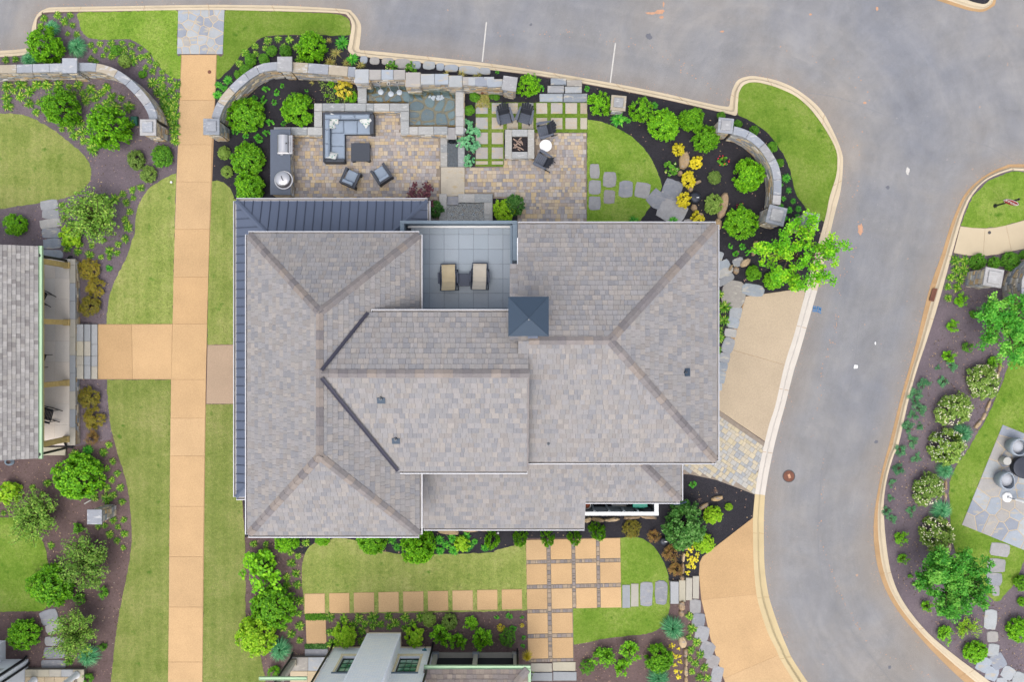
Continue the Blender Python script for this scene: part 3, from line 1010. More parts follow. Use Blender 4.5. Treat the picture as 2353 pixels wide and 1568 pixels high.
sheet('mulch_bed', BED_S, MZ, 'mulch_black', 'black mulch along the south side of the main house', 'mulch bed')

# ---------------------------------------------------------------- lawns
LAWNS = []
def lawn(poly, kind, label):
    R = random.Random(len(LAWNS))
    rag = []
    for i, q in enumerate(poly):
        w = poly[(i + 1) % len(poly)]
        d = math.hypot(w[0] - q[0], w[1] - q[1])
        n = max(1, min(60, int(d / .13)))
        nx, ny = -(w[1] - q[1]) / (d or 1), (w[0] - q[0]) / (d or 1)
        for j in range(n):
            t, e = j / n, R.gauss(0, .014)
            rag.append((q[0] + (w[0] - q[0]) * t + nx * e, q[1] + (w[1] - q[1]) * t + ny * e))
    o = sheet('lawn', rag, .010, 'grass_' + kind, label, 'lawn', .2)
    LAWNS.append((poly, kind))
    return o

def mix(a, b):
    return a + b
lawn(region('A', "530,85 700,80 900,75 1190,70 1188,200 1187,365 1215,370 1210,450 1208,530 1110,490 1040,410 990,340 900,275 840,262 700,265 600,255 550,210 535,160"), 'green', 'lawn between the kerb and the flagstones, left of the walkway')
lawn(smooth_poly(join(('d', "516,26 600,25.5 700,28.5 770,32 797,40 804,54 805,68 801,80.6 730,80.6 641,80.6 599.7,86 580,103 555.8,123.5 535,151 518,168 498,182 498,127 513,125")), True, 3), 'green', 'lawn between the kerb and the flagstones, right of the walkway')
lawn(region('A', "-500,790 -200,765 0,760 130,765 250,805 350,865 440,930 520,1000 580,1060 612,1130 605,1200 570,1260 500,1305 400,1335 280,1360 100,1385 0,1402 -200,1410 -500,1400"), 'olive', 'oval lawn cut off by the left edge, above the neighbour house')
LWL = [('A', "1180,1160 1130,1180 1050,1225 990,1270 940,1350 915,1430 905,1568"), ('E', "885,130 850,250 800,340 760,420 735,500 720,600 715,692 1155,692 1163,375 1170,55")]
lawn(smooth_poly(join(LWL[0]), False, 3) + join(LWL[1]), 'olive', 'lawn strip left of the walkway above the side path')
lawn(join(('E', "718,1065 1146,1065 1143,1322"), ('K', "1140,0 1134,728 1128,1433 1126,1790 730,1790")) + smooth_poly(join(('K', "745,1568 750,1500 765,1350 780,1230 800,1100 820,1000 840,900 868,760 882,620 880,480 865,330 840,200 810,100 780,0"), ('E', "745,1400 730,1270 720,1150")), False, 3), 'olive', 'lawn strip left of the walkway below the side path')
lawn(join(('E', "1388,828 1390,690 1397,375 1405,55"), ('A', "1405,1536 1412,1215")) + smooth_poly(join(('A', "1450,1210 1480,1215 1530,1250 1555,1290 1565,1330")), False, 3) + join(('d', "570,480 570,792")), 'olive', 'lawn strip between the walkway and the house, above the landing')
lawn(join(('E', "1380,1228 1375,1322"), ('K', "1372,52 1366,390 1362,728 1360,1065 1358,1433 1356,1790"), ('L', "240,1790 210,1568 180,1400 100,1250 75,1100 78,900 75,640 65,500 55,345"), ('d', "575,1140 575,929")), 'olive', 'lawn strip between the walkway and the house, below the landing')
lawn(region('K', "-500,480 -200,465 0,465 100,470 190,500 250,570 300,660 320,760 325,900 330,1000 290,1085 150,1095 0,1098 -200,1100 -500,1100"), 'green', 'rounded lawn cut off by the left edge, below the neighbour house')
lawn(smooth_poly(join(('L', "460,950 455,800 470,720 510,660 580,620 680,605 780,612 870,650 960,680 1100,710 1300,715 1742,700"), ('M', "170,690 280,660 385,620")), False, 3) + join(('M', "390,800 395,1088 0,1098"), ('L', "1200,1104 470,1112")), 'olive', 'lawn south of the main house above the row of square pads')
lawn(smooth_poly(join(('M', "1018,603 1090,595 1160,605 1220,640 1280,710 1325,800 1345,890 1352,1000 1340,1110 1300,1190 1230,1235 1100,1255 950,1272 820,1298 705,1318")), False, 3) + join(('M', "700,1075 1025,1065")), 'green', 'lawn right of the pad grid with the stone steps crossing it')
LNE = smooth_poly(join(('C', "798,800 870,810 950,835 1040,880 1120,940 1190,1010 1240,1090 1275,1170 1292,1250 1275,1310 1230,1370 1180,1440 1140,1490 1100,1530")), False, 3) + join(('C', "795,1530"))
lawn(LNE, 'green', 'half-round lawn beside the fire pit patio')
KNE = [q for q in k1 if q[0] >= P(1694.5, 0).x and q[1] >= P(0, 500).y]
lawn(KNE + smooth_poly(join(('arc', "1790,1420 1690,1360 1590,1290 1530,1210 1460,1110 1420,1000 1400,900 1370,790 1330,680 1260,550 1180,440 1080,330 960,240 850,180 745,130")), False, 3), 'green', 'lawn inside the kerb bend outside the curved wall')
lawn(join(('d', "2800,394 2353,395 2325,393.5 2272,414 2238,448 2218,488 2208.5,518.5")) + smooth_poly(join(('stop', "510,832 600,850 720,858 850,850 960,825 1142,775 1400,690"), ('d', "2800,420")), False, 3), 'green', 'rounded lawn with the stop sign')
lawn(smooth_poly(join(('J', "1640,950 1610,1050 1560,1170 1500,1300 1450,1390 1420,1440 1385,1500 1350,1560"), ('N', "1290,120 1245,230 1245,400 1250,520 1270,650 1290,720 1330,800 1430,920 1500,990 1560,1030 1600,1000 1680,900 1740,760 1800,640")), False, 3) + join(('d', "2800,1240 2800,780 2353,800")), 'green', 'lawn around the flagstone patio across the road')

# grass blades over the lawns, one mass
def grass_mass():
    for kind in ('olive', 'green'):
        V, R = [], []
        for poly, k in LAWNS:
            if k != kind:
                continue
            xs, ys = [q[0] for q in poly], [q[1] for q in poly]
            x0, x1 = max(min(xs), -24.5), min(max(xs), 24.5)
            y0, y1 = max(min(ys), -16.5), min(max(ys), 16.5)
            n = int((x1 - x0) * (y1 - y0) * 420)
            X, Y = rng.uniform(x0, x1, n), rng.uniform(y0, y1, n)
            m = inside_np(poly, X, Y)
            X, Y = X[m], Y[m]
            n = len(X)
            a = rng.uniform(0, 6.283, n)
            l = rng.uniform(.03, .065, n)
            w = rng.uniform(.008, .014, n)
            h = rng.uniform(.008, .02, n)
            dx, dy = np.cos(a), np.sin(a)
            base = np.full(n, .012)
            p0 = np.stack([X - dy * w, Y + dx * w, base], 1)
            p1 = np.stack([X + dy * w, Y - dx * w, base], 1)
            p2 = np.stack([X + dx * l, Y + dy * l, base + h], 1)
            V.append(np.stack([p0, p1, p2], 1).reshape(-1, 3))
            R.append(np.clip(rng.normal(.5, .22, n), 0, 1))
        V = np.concatenate(V)
        R = np.concatenate(R)
        nf = len(R)
        me = bpy.data.meshes.new('grass')
        me.vertices.add(len(V))
        me.vertices.foreach_set('co', V.ravel())
        me.loops.add(nf * 3)
        me.loops.foreach_set('vertex_index', np.arange(nf * 3))
        me.polygons.add(nf)
        me.polygons.foreach_set('loop_start', np.arange(nf) * 3)
        me.update(calc_edges=True)
        at = me.attributes.new('rnd', 'FLOAT', 'FACE')
        at.data.foreach_set('value', R)
        me.materials.append(MAT['grass_' + kind])
        tag(link('grass', me), 'short %s grass blades of the mown lawns' % ('olive green' if kind == 'olive' else 'bright green'), 'grass', None, 'stuff')

# ---------------------------------------------------------------- walkway and slabs
walk = thing('walkway', 'straight orange aggregate concrete walkway from flagstones to bottom edge', 'walkway', (-15, 0, 0), 0, None, 'structure')
WK = [('A', 368, 1220, 1450), ('A', 672, 1203, 1440), ('A', 970, 1193, 1420), ('A', 1218, 1182, 1415), ('A', 1536, 1172, 1405), ('E', 375, 1163, 1397), ('E', 690, 1157, 1389), ('E', 1062, 1148, 1381), ('E', 1322, 1143, 1375), ('K', 52, 1140, 1372), ('K', 390, 1138, 1367), ('K', 728, 1134, 1362), ('K', 1065, 1132, 1360), ('K', 1433, 1128, 1358), ('K', 1790, 1124, 1355)]
def slab(q, z, parent, mat, name='slab', bev=.006, gap=.006):
    cx, cy = sum(p[0] for p in q) / len(q), sum(p[1] for p in q) / len(q)
    q2 = []
    for p in q:
        d = math.hypot(p[0] - cx, p[1] - cy)
        q2.append((cx + (p[0] - cx) * (1 - gap / d), cy + (p[1] - cy) * (1 - gap / d)))
    return MB().prism(q2, z - .12, z, bev).build(name, mat, parent)
for a, b in zip(WK, WK[1:]):
    p = [Q(a[0], a[2], a[1]), Q(a[0], a[3], a[1]), Q(b[0], b[3], b[1]), Q(b[0], b[2], b[1])]
    slab([tuple(v[:2]) for v in p], .03, walk, 'walk')
p = join(('E', "650,695 884,694 889,1058 652,1058"))
slab(p, .03, walk, 'walk')
p = join(('E', "884,694 1156,692 1149,1060 889,1058"))
slab(p, .032, walk, 'walk')
MB().prism(join(('A', "1214,366 1454,366"), ('E', "1384,690 1381,1062"), ('K', "1354,1790 1125,1790"), ('E', "1146,1062 648,1062 646,692 1156,690")), -.05, .016).build('joint_bed', 'joint', walk)
land_t = thing('front_landing', 'pinkish aggregate landing between the walkway and the metal-roofed porch', 'landing', (-13, -1, 0), 0, None, 'structure')
slab(join(('E', "1391,830 1700,828 1700,1226 1383,1226")), .034, land_t, 'landing')
cap_o = thing('cleanout_cover', 'small brown iron cover in the top of the orange walkway', 'cover', tuple(Q('A', 1403, 481, .03)))
MB().lathe(Q('A', 1403, 481, .03), [(.085, 0), (.085, .008), (.07, .012)], 18).build('lid', 'rust', cap_o)

def flag_area(name, label, poly, n, seed, z=.03, mat='flag', gap=.035, grout='grout', cat='paving'):
    t = thing(name, label, cat, (poly[0][0], poly[0][1], 0), 0, None, 'structure')
    MB().prism(poly, -.05, z - .010).build('mortar_bed', grout, t)
    for c in voronoi(poly, n, gap, seed):
        MB().prism(c, z - .05, z + random.uniform(-.003, .003), .006).build('flagstone', mat, t)
    return t
flag_area('flagstone_apron', 'irregular grey flagstones with cream mortar at the top of the walkway', join(('A', "1195,68 1505,66 1492,362 1187,362")), 30, 5)
flag_area('flagstone_patio', 'angled irregular flagstone patio with pod chairs across the road', join(('pat', "925,220 1900,612 1490,1622 515,1225")), 46, 12, .035)

# concrete path by the stop sign
sw = thing('side_path', 'curving cream concrete path below the stop sign lawn', 'path', (22, 4.5, 0), 0, None, 'structure')
top_e = [Q('stop', *c) for c in ((500, 836), (620, 852), (748, 858), (850, 850), (960, 828), (1142, 777), (1500, 660))]
bot_e = [Q('stop', *c) for c in ((432, 1105), (570, 1131), (728, 1138), (880, 1120), (1012, 1090), (1142, 1064), (1560, 960))]
for i in ((0, 2), (2, 4), (4, 6)):
    q = [tuple(v[:2]) for v in top_e[i[0]:i[1] + 1]] + [tuple(v[:2]) for v in reversed(bot_e[i[0]:i[1] + 1])]
    slab(q, .03, sw, 'concrete')
MB().prism([tuple(v[:2]) for v in top_e] + [tuple(v[:2]) for v in reversed(bot_e)], -.05, .018).build('joint_bed', 'joint', sw)
c = thing('cleanout_cover', 'dark round iron cover set in the cream concrete path', 'cover', tuple(Q('stop', 795, 900, .03)))
MB().lathe(Q('stop', 795, 900, .03), [(.075, 0), (.075, .008), (.06, .011)], 18).build('lid', 'iron_grey', c)

# driveways
d1 = thing('upper_driveway', 'tan exposed aggregate driveway pad beside the east eave', 'driveway', (12, 0, 0), 0, None, 'structure')
slab(join(('dr', "885,700 1446,621 1275,1343 755,1195")), .026, d1, 'drive')
slab(join(('dr', "755,1195 1275,1343"), ('d', "1762,1018 1625,925 1640,880")), .026, d1, 'drive')
MB().prism(join(('dr', "885,700 1437,622"), ('d', "1758,1014 1625,925")), -.05, .018).build('joint_bed', 'joint', d1)
d2 = thing('lower_driveway', 'orange aggregate driveway curving along the kerb to the bottom edge', 'driveway', (11, -11, 0), 0, None, 'structure')
slab(join(('se', "758,358 380,650 360,690 355,780 372,965 784,922 765,700 759,500")), .026, d2, 'walk')
slab(join(('se', "372,965 395,1060 440,1250 500,1440 535,1540 946,1366 926,1328 868,1208 818,1058 784,922")), .026, d2, 'walk')
slab(join(('se', "535,1540 590,1700 1180,1700 1060,1568 946,1366")), .026, d2, 'walk')
MB().prism(join(('se', "748,368 382,652 358,760 374,965 440,1250 592,1698 1150,1690 940,1368 860,1214 776,922 752,500")), -.05, .018).build('joint_bed', 'walk', d2)

# ---------------------------------------------------------------- square pads
def padq(sheet_name, x0, y0, x1, y1):
    return [tuple(Q(sheet_name, *c)[:2]) for c in ((x0, y0), (x1, y0), (x1, y1), (x0, y1))]
row = thing('pad_row', 'row of nine square orange aggregate pads set in the south lawn', 'paving', tuple(Q('L', 1100, 1040)), 0, None, 'structure')
for i in range(9):
    x = 472 + i * 165.0
    y = 976 - i * 3.6
    slab([tuple(Q('L', *c)[:2]) for c in ((x, y), (x + 136, y - 2), (x + 138, y + 131), (x + 2, y + 134))], .035, row, 'walk', 'pad', .01, 0)
sp = thing('single_pad', 'lone square orange pad beside the bottom house porch', 'paving', tuple(Q('L', 548, 1230)), 0, None, 'structure')
slab([tuple(Q('L', *c)[:2]) for c in ((480, 1149), (615, 1147), (620, 1300), (605, 1312), (486, 1312))], .035, sp, 'walk', 'pad', .01, 0)
grid = thing('pad_grid', 'grid of square orange pads divided by cobble strips', 'paving', tuple(Q('M', 700, 900)), 0, None, 'structure')
MB().prism(join(('M', "387,614 1018,601 1026,1062 702,1073 706,1428 404,1436")), -.05, .014).build('mortar_bed', 'mortar', grid)
COLX = [(387, 523), (551, 690), (716, 855), (880, 1018)]
ROWY = [(615, 750), (777, 916), (945, 1081), (1108, 1245), (1275, 1412)]
def gp(x, y):
    """grid plan: slight skew of the laid grid"""
    return tuple(Q('M', x + (y - 615) * .017, y - (x - 387) * .022)[:2])
for r, (y0, y1) in enumerate(ROWY):
    for c, (x0, x1) in enumerate(COLX):
        if r > 2 and c > 1:
            continue
        slab([gp(x0, y0), gp(x1, y0), gp(x1, y1), gp(x0, y1)], .035, grid, 'walk', 'pad', .01, 0)
def cobbles(x0, y0, x1, y1, vertical):
    R = random.Random(int(x0 * 7 + y0))
    s, end = (y0, y1) if vertical else (x0, x1)
    while s < end - 8:
        l = R.choice((14, 20, 28, 34))
        e = min(end, s + l)
        if vertical:
            q = [gp(x0 + 2, s + 1.5), gp(x1 - 2, s + 1.5), gp(x1 - 2, e - 1.5), gp(x0 + 2, e - 1.5)]
        else:
            q = [gp(s + 1.5, y0 + 2), gp(e - 1.5, y0 + 2), gp(e - 1.5, y1 - 2), gp(s + 1.5, y1 - 2)]
        MB().prism(q, -.03, .034 + R.uniform(-.004, .004), .008).build('cobble', 'cobble', grid)
        s = e
for c in range(3):
    ymax = 1412 if c == 0 else 1081
    cobbles(COLX[c][1] + 1, 615, COLX[c + 1][0] - 1, ymax, True)
for r in range(4):
    for c, (x0, x1) in enumerate(COLX):
        if r > 1 and c > 1:
            continue
        cobbles(x0, ROWY[r][1] + 1, x1, ROWY[r + 1][0] - 1, False)
cobbles(404, 1413, 690, 1437, False)

fp = thing('stone_pad_grid', 'pale sandstone pads with grass joints around the fire pit', 'paving', tuple(Q('C', 400, 800)), 0, None, 'structure')
GJ = join(('C', "50,686 797,686 797,888 442,888 442,870 240,870 240,1115 50,1115"))
lawn(GJ, 'green', 'grass joints between the sandstone pads by the fire pit')
PX = [(50, 133), (157, 235), (258, 335), (358, 438), (455, 530), (553, 632), (650, 730), (750, 797)]
PY = [(690, 762), (787, 865), (888, 965), (988, 1065), (1080, 1102)]
for r, (y0, y1) in enumerate(PY):
    for c, (x0, x1) in enumerate(PX):
        if r > 1 and c > 1:
            continue
        MB().prism(padq('C', x0 + 1, y0 + (3 if c > 3 and r == 1 else 0), x1 - 1, y1), -.05, .034 + random.uniform(-.003, .003), .008).build('pad', 'sandstone', fp)

# ---------------------------------------------------------------- pavers
def pavers(name, label, region_poly, holes, mat, seed, u=.155, cat='patio', z=.03, rot=0.0):
    t = thing(name, label, cat, (region_poly[0][0], region_poly[0][1], 0), 0, None, 'structure')
    MB().prism(region_poly, -.06, z - .012).build('sand_bed', 'sand', t)
    R = random.Random(seed)
    xs, ys = [q[0] for q in region_poly], [q[1] for q in region_poly]
    ca, sa = math.cos(rot), math.sin(rot)
    cx, cy = (min(xs) + max(xs)) / 2, (min(ys) + max(ys)) / 2
    rad = max(max(xs) - min(xs), max(ys) - min(ys)) * .75
    found = []
    y = -rad
    half = u / 2
    while y < rad:
        h = u * R.choice((.85, 1.0, 1.35))
        x = -rad - R.uniform(0, u)
        while x < rad:
            w = R.choice((.8, 1, 1.25, 1.6)) * u
            def ok(px, py):
                gx, gy = cx + px * ca - py * sa, cy + px * sa + py * ca
                return inside(region_poly, gx, gy) and not any(inside(hh, gx, gy) for hh in holes)
            if all(ok(x + w * a, y + h * b) for a, b in ((.08, .08), (.92, .08), (.08, .92), (.92, .92))):
                found.append((cx + (x + w / 2) * ca - (y + h / 2) * sa, cy + (x + w / 2) * sa + (y + h / 2) * ca, w, h))
            x += w
        y += h
    R.shuffle(found)
    order = sorted(found, key=lambda f: -f[2] * f[3])
    b = MB()
    g = .004
    for i, (px, py, w, h) in enumerate(order):
        zz = z + R.uniform(-.003, .003)
        ax, ay = (ca * (w / 2 - g), sa * (w / 2 - g), 0), (-sa * (h / 2 - g), ca * (h / 2 - g), 0)
        if i < 290:
            piece('paver', mat, t, (px, py, zz - .03), ax, ay, (0, 0, .03))
        else:
            b.obox((px, py, zz - .03), ax, ay, (0, 0, .03), R.random(), 0, .006)
    if b.v:
        tag(b.build('paver_field', mat, t), kind='stuff')
    return t
PATIO = join(('B', "392,905 592,905 592,745 1118,745 1118,905 1383,905 1383,1520 392,1520"))
pavers('lounge_patio', 'mottled tan and grey paver patio under the sofa', PATIO, [], 'paver', 3)
PATIO2 = join(('B', "1546,1120"), ('C', "238,1117 238,1060 445,1060 445,890 794,890 794,1530 330,1530 330,1330 168,1330 168,1305"), ('B', "1546,1304"))
pavers('fire_pit_patio', 'tan and grey paver patio right of the fire pit', PATIO2, [], 'paver', 4)
APRON = join(('d', "1600,905 1651,943 1762,1020 1750,1082 1741,1140 1689,1119.8 1645,1103.5 1588.5,1091.5 1550,1088"))
pavers('drive_paver_apron', 'pale paver apron between the two driveway slabs', APRON, [], 'paver_pale', 6, .17, 'paving', .024, -.6)

# ---------------------------------------------------------------- stepping stones, steps
def stones(name, label, sheet_name, txt, mat, z=.035, cat='stepping stones', power=5.5):
    items = []
    for t_ in txt.split():
        v = [float(a) for a in t_.split(',')]
        items.append(v + [0] * (5 - len(v)))
    c = Q(sheet_name, items[0][0], items[0][1])
    t = thing(name, label, cat, tuple(c), 0, None, 'structure')
    k = kz(sheet_name)
    for i, (x, y, w, h, rot) in enumerate(items):
        p = Q(sheet_name, x, y)
        o = blob(p.x, p.y, w * k * 1.07, h * k * 1.07, math.radians(-rot), int(x * 3 + y), 16, power * 1.25, .04)
        MB().prism(o, -.05, z + random.uniform(-.006, .006), .016, None, 0, .004).build('stepping_stone', mat, t)
    return t
stones('stepping_path', 'flat grey stepping stones from the oval lawn to the porch corner', 'A', "330,1372,112,62,-8 340,1435,108,62,5 338,1497,132,60,-8 342,1562,112,62", 'bluestone', .035)
stones('stepping_path', 'grey stepping slabs beside the neighbour porch corner', 'E', "348,80,112,60,-6 350,152,116,66,-4 346,222,148,54,2", 'bluestone', .035)
stones('stepping_path', 'slate stepping stones leading to the lower left porch', 'K', "330,1130,112,92,-18 372,1197,132,66,-26 365,1295,120,60 366,1372,138,74 360,1452,156,62", 'slate', .035)
stones('stepping_path', 'rounded grey stepping stones crossing the half-round lawn', 'C', "847,1147,62,92 947,1203,84,98,4 848,1255,76,90 945,1320,72,86,4 847,1362,76,86 1055,1267,88,106,3 1168,1275,96,98,12", 'slate', .032)
stones('stepping_path', 'large slate slabs stepping out of the half-round lawn into black mulch', 'C', "1262,1335,108,108,40 1365,1272,122,126,20 1365,1415,172,150,30 1475,1500,60,60", 'slate', .04)
stones('stepping_path', 'pale slabs and bluestone treads beside the east eave', 'dr', "640,330,60,90,20 675,412,118,82,-24 694,470,150,74,-32 700,545,160,66,-32 815,382,96,78,-16", 'bluestone', .045)
stones('stepping_path', 'two big blue grey slabs at the head of the tan driveway', 'dr', "776,680,212,236,14 950,640,200,108,10", 'bluestone', .042, 'stepping stones', 2.8)
stones('stepping_path', 'bluestone slabs stepping along the left edge of the tan driveway', 'dr', "790,852,108,112,8 768,945,108,94,10 745,1038,108,76,8 722,1156,104,138,20 686,1270,100,84,14 668,1352,92,80,10 652,1450,84,104,10 630,1540,70,70", 'bluestone', .036)
stones('stepping_path', 'dark slate slabs curving along the left edge of the orange driveway', 'se', "328,1012,78,96 352,1116,88,102,6 378,1212,94,108,14 414,1332,100,118,24 456,1418,88,92,20 488,1512,80,118,14 520,1620,80,90,14", 'slate', .036)
stones('stepping_path', 'grey slabs set beside the lawn below the flagstone patio', 'N', "1580,680,124,84,8 1556,786,112,86,4 1540,876,104,80,6 1552,955,46,70", 'slate', .035)
stones('stepping_path', 'small pale slabs curving down to the lower right corner', 'N', "1516,1148,80,124,4 1530,1264,72,70 1536,1354,72,82,8 1470,1448,84,98,28 1566,1430,92,96,-28 1526,1512,80,86,20 1634,1506,80,80,30 1592,1570,70,60 1712,1545,84,80,20 1660,1600,80,70", 'flag', .035)
stones('boulder_row', 'row of flat pale rocks between the parking kerb and the fountain wall', 'B', "870,402,46,46 942,409,60,46 1030,412,76,42 1128,427,96,62 1222,436,56,50 1306,440,76,52 1381,449,50,46 1456,459,86,46,3 1576,472,132,52,6 1680,478,70,44,6", 'flag', .07, 'rocks', 3.0)

def rect_steps(name, label, sheet_name, rects, mat, cat='steps', part='tread'):
    """rects: x0,y0,x1,y1,top z"""
    t = thing(name, label, cat, tuple(Q(sheet_name, rects[0][0], rects[0][1])), 0, None, 'structure')
    for i, (x0, y0, x1, y1, z) in enumerate(rects):
        q = padq(sheet_name, x0 + 1, y0 + 1, x1 - 1, y1 - 1)
        q = [(a + random.uniform(-.008, .008), b + random.uniform(-.008, .008)) for a, b in q]
        MB().prism(q, -.1, z, .014).build(part, mat, t)
    return t
rect_steps('stone_steps', 'pale stone steps from the parking kerb down to the sandstone pads', 'C', [(551, 536, 655, 580, .30), (656, 548, 760, 588, .30), (530, 582, 640, 628, .2), (645, 586, 760, 630, .2), (476, 630, 633, 685, .1), (637, 630, 797, 686, .1)], 'bluestone')
rect_steps('stone_steps', 'pale stone treads and two dark slabs crossing the right lawn', 'M', [(1030, 916, 1086, 1071, .04), (1089, 907, 1141, 1062, .045)], 'tread')
stones('stepping_path', 'two dark slate slabs in the grass between pale stone treads', 'M', "1193,977,80,154,2 1292,966,78,152,2", 'slate', .04)
rect_steps('stone_steps', 'four pale stone treads leading down to the orange driveway', 'M', [(1350, 888, 1407, 1038, .16), (1409, 880, 1453, 1028, .12), (1455, 866, 1499, 1019, .08), (1501, 855, 1546, 1009, .05)], 'tread')
rect_steps('stone_landing', 'four large mossy slabs below the pad grid at the bottom edge', 'M', [(418, 1440, 563, 1499, .05), (565, 1431, 720, 1493, .05), (414, 1502, 565, 1560, .07), (567, 1496, 726, 1557, .07)], 'tread', 'landing', 'slab')
rect_steps('step_slab', 'rough grey stone slab below the single orange pad', 'L', [(475, 1342, 632, 1404, .09)], 'slate', 'slab', 'slab')
rect_steps('step_slab', 'smooth grey slab at the lower corner of the neighbour porch', 'K', [(278, -8, 448, 48, .12)], 'tread', 'slab', 'slab')

# ---------------------------------------------------------------- road details
def flat_patch(name, label, poly, mat, z=ROAD_Z + .004, cat='marking'):
    o = MB().prism(poly, z - .003, z).build(name, mat)
    return tag(o, label, cat)
flat_patch('parking_line', 'worn white parking line, left of the two', join(('d', "1116,48 1119,48.5 1109.5,140 1106.5,139.5")), 'paint_line')
flat_patch('parking_line', 'worn white parking line, right of the two', join(('d', "1413.5,96 1416.5,96.5 1404.5,188 1401.5,187.5")), 'paint_line')
def spot(sheet_name, x, y, w, h, mat, name, label, rot=0, z=ROAD_Z + .004):
    p = Q(sheet_name, x, y)
    k = kz(sheet_name)
    flat_patch(name, label, blob(p.x, p.y, w * k, h * k, math.radians(rot), int(x + y), 14, 2.0, .28), mat, z, 'stain')
for i, (s_, x, y, w, h) in enumerate((('C', 1225, 80, 60, 16), ('C', 1285, 72, 62, 34), ('C', 1298, 108, 30, 18), ('C', 1312, 20, 12, 36), ('C', 1705, 203, 26, 12))):
    spot(s_, x, y, w, h, 'clay', 'clay_stain', 'pale orange clay smear on the road near the top edge, %s from left' % ('first', 'second', 'third', 'fourth', 'fifth')[i])
for i, (x, y, w, h) in enumerate(((655, 1535, 34, 70), (684, 682, 22, 16), (766, 50, 20, 28), (318, 88, 20, 14))):
    spot('D', x, y, w, h, 'clay', 'clay_stain', ('large orange clay smear on the road beside the leafy tree', 'small orange speck on the junction inside the kerb bend', 'pale yellow speck on the road by the top edge', 'small pink speck on the road near the top edge')[i])
spot('J', 622, 978, 30, 26, 'white_spot', 'paint_spot', 'bright white paint spot in the middle of the road')
spot('J', 754, 820, 10, 22, 'white_spot', 'paint_spot', 'small white fleck just above the bright white spot')
spot('D', 972, 1140, 26, 50, 'paint_line', 'paint_spot', 'faint white smear on the junction near the stop sign')
spot('D', 838, 1252, 26, 22, 'tar', 'tar_patch', 'dark tar dot on the junction')
spot('C', 1215, 238, 40, 44, 'tar', 'tar_patch', 'dark tar patch on the road above the right parking line')
spot('C', 420, 157, 18, 18, 'tar', 'tar_patch', 'small dark dot above the parking bays')
spot('J', 760, 1482, 26, 22, 'tar', 'tar_patch', 'dark dot on the lane left of the right kerb')
spot('N', 850, 1478, 22, 26, 'tar', 'tar_patch', 'dark dot on the bend near the bottom edge')
def line_strip(name, label, sheet_name, txt, w, mat):
    q = smooth_poly([tuple(v[:2]) for v in pts(sheet_name, txt, ROAD_Z)], False, 4)
    l, r = offset_path(q, w), offset_path(q, -w)
    mb = MB()
    for i in range(len(q) - 1):
        mb.add([l[i] + (ROAD_Z + .003,), r[i] + (ROAD_Z + .003,), r[i + 1] + (ROAD_Z + .003,), l[i + 1] + (ROAD_Z + .003,)], [(0, 1, 2, 3)])
    tag(mb.build(name, mat), label, 'seam', None, 'structure')
line_strip('paving_seam', 'fine dark paving seam along the curving lane', 'N', "640,-900 600,-520 520,-250 440,-60 395,100 370,400 362,600 380,800 420,950 490,1080 590,1230 720,1400 900,1620", .009, 'seam_tar')
line_strip('paving_seam', 'fine paving seam across the junction', 'D', "300,620 520,660 760,750 1000,830 1250,910 1500,980 1680,1080", .009, 'seam_tar')
def road_grit():
    R = random.Random(19)
    mb = MB()
    lanes = [('N', "400,20 396,420 362,560 440,800 500,960 600,1150 700,1330 1000,1480 1120,1540", 70, 14), ('D', "120,300 530,410 700,690 620,1000 600,1200 650,1540", 26, 60), ('J', "660,60 520,400 470,760 370,1060 330,1500", 60, 30), ('C', "100,200 700,215 1300,330 1740,690", 60, 60)]
    for s_, txt, n, spread in lanes:
        q = [tuple(float(v) for v in t.split(',')) for t in txt.split()]
        L = path_param(q)
        for i in range(n):
            x, y, tx, ty = path_at(q, L, R.uniform(0, L[-1]))
            p = Q(s_, x + R.gauss(0, spread * .4), y + R.gauss(0, spread * .4), ROAD_Z)
            o = blob(p.x, p.y, R.uniform(.02, .07), R.uniform(.02, .06), 0, i, 7, 2, .25)
            mb.prism(o, ROAD_Z, ROAD_Z + .004)
    for b_, f_ in ((K1B, K1F), (K2B, K2F)):
        f2 = smooth_poly([tuple(v[:2]) for v in f_], False, 4)
        L = path_param(f2)
        for i in range(420):
            x, y, tx, ty = path_at(f2, L, R.uniform(0, L[-1]))
            d = abs(R.gauss(0, .14)) + .02
            sg = 1 if f_ is K1F else -1
            x, y = x - ty * d * sg, y + tx * d * sg
            mb.prism(blob(x, y, R.uniform(.015, .05), R.uniform(.015, .04), 0, i, 6, 2, .25), ROAD_Z, ROAD_Z + .004)
    tag(mb.build('road_grit', 'clay'), 'specks of pale clay grit scattered along the lanes and gutters', 'grit', None, 'stuff')
road_grit()
# blue utility letters HFH sprayed on the asphalt
bl = thing('utility_marking', 'blue sprayed utility letters underlined on the asphalt', 'marking', tuple(Q('J', 355, 590, ROAD_Z)))
def stroke(pp, name='letter', w=.022):
    mb = MB()
    for a, b_ in zip(pp, pp[1:]):
        a, b_ = Q('J', *a, ROAD_Z), Q('J', *b_, ROAD_Z)
        d = (b_ - a).normalized()
        mb.obox((a + b_) / 2 + Vector((0, 0, .004)), (b_ - a) / 2 + d * w * .4, Vector((-d.y, d.x, 0)) * w, (0, 0, .0015))
    mb.build(name, 'spray_blue', bl)
stroke([(330, 596), (336, 570)]); stroke([(342, 598), (347, 572)]); stroke([(332, 584), (345, 586)])
stroke([(353, 600), (358, 574), (366, 576)]); stroke([(356, 587), (363, 588)])
stroke([(368, 603), (372, 578)]); stroke([(378, 606), (382, 581)]); stroke([(370, 590), (380, 593)])
stroke([(326, 604), (362, 607), (382, 618)], 'underline', .02)
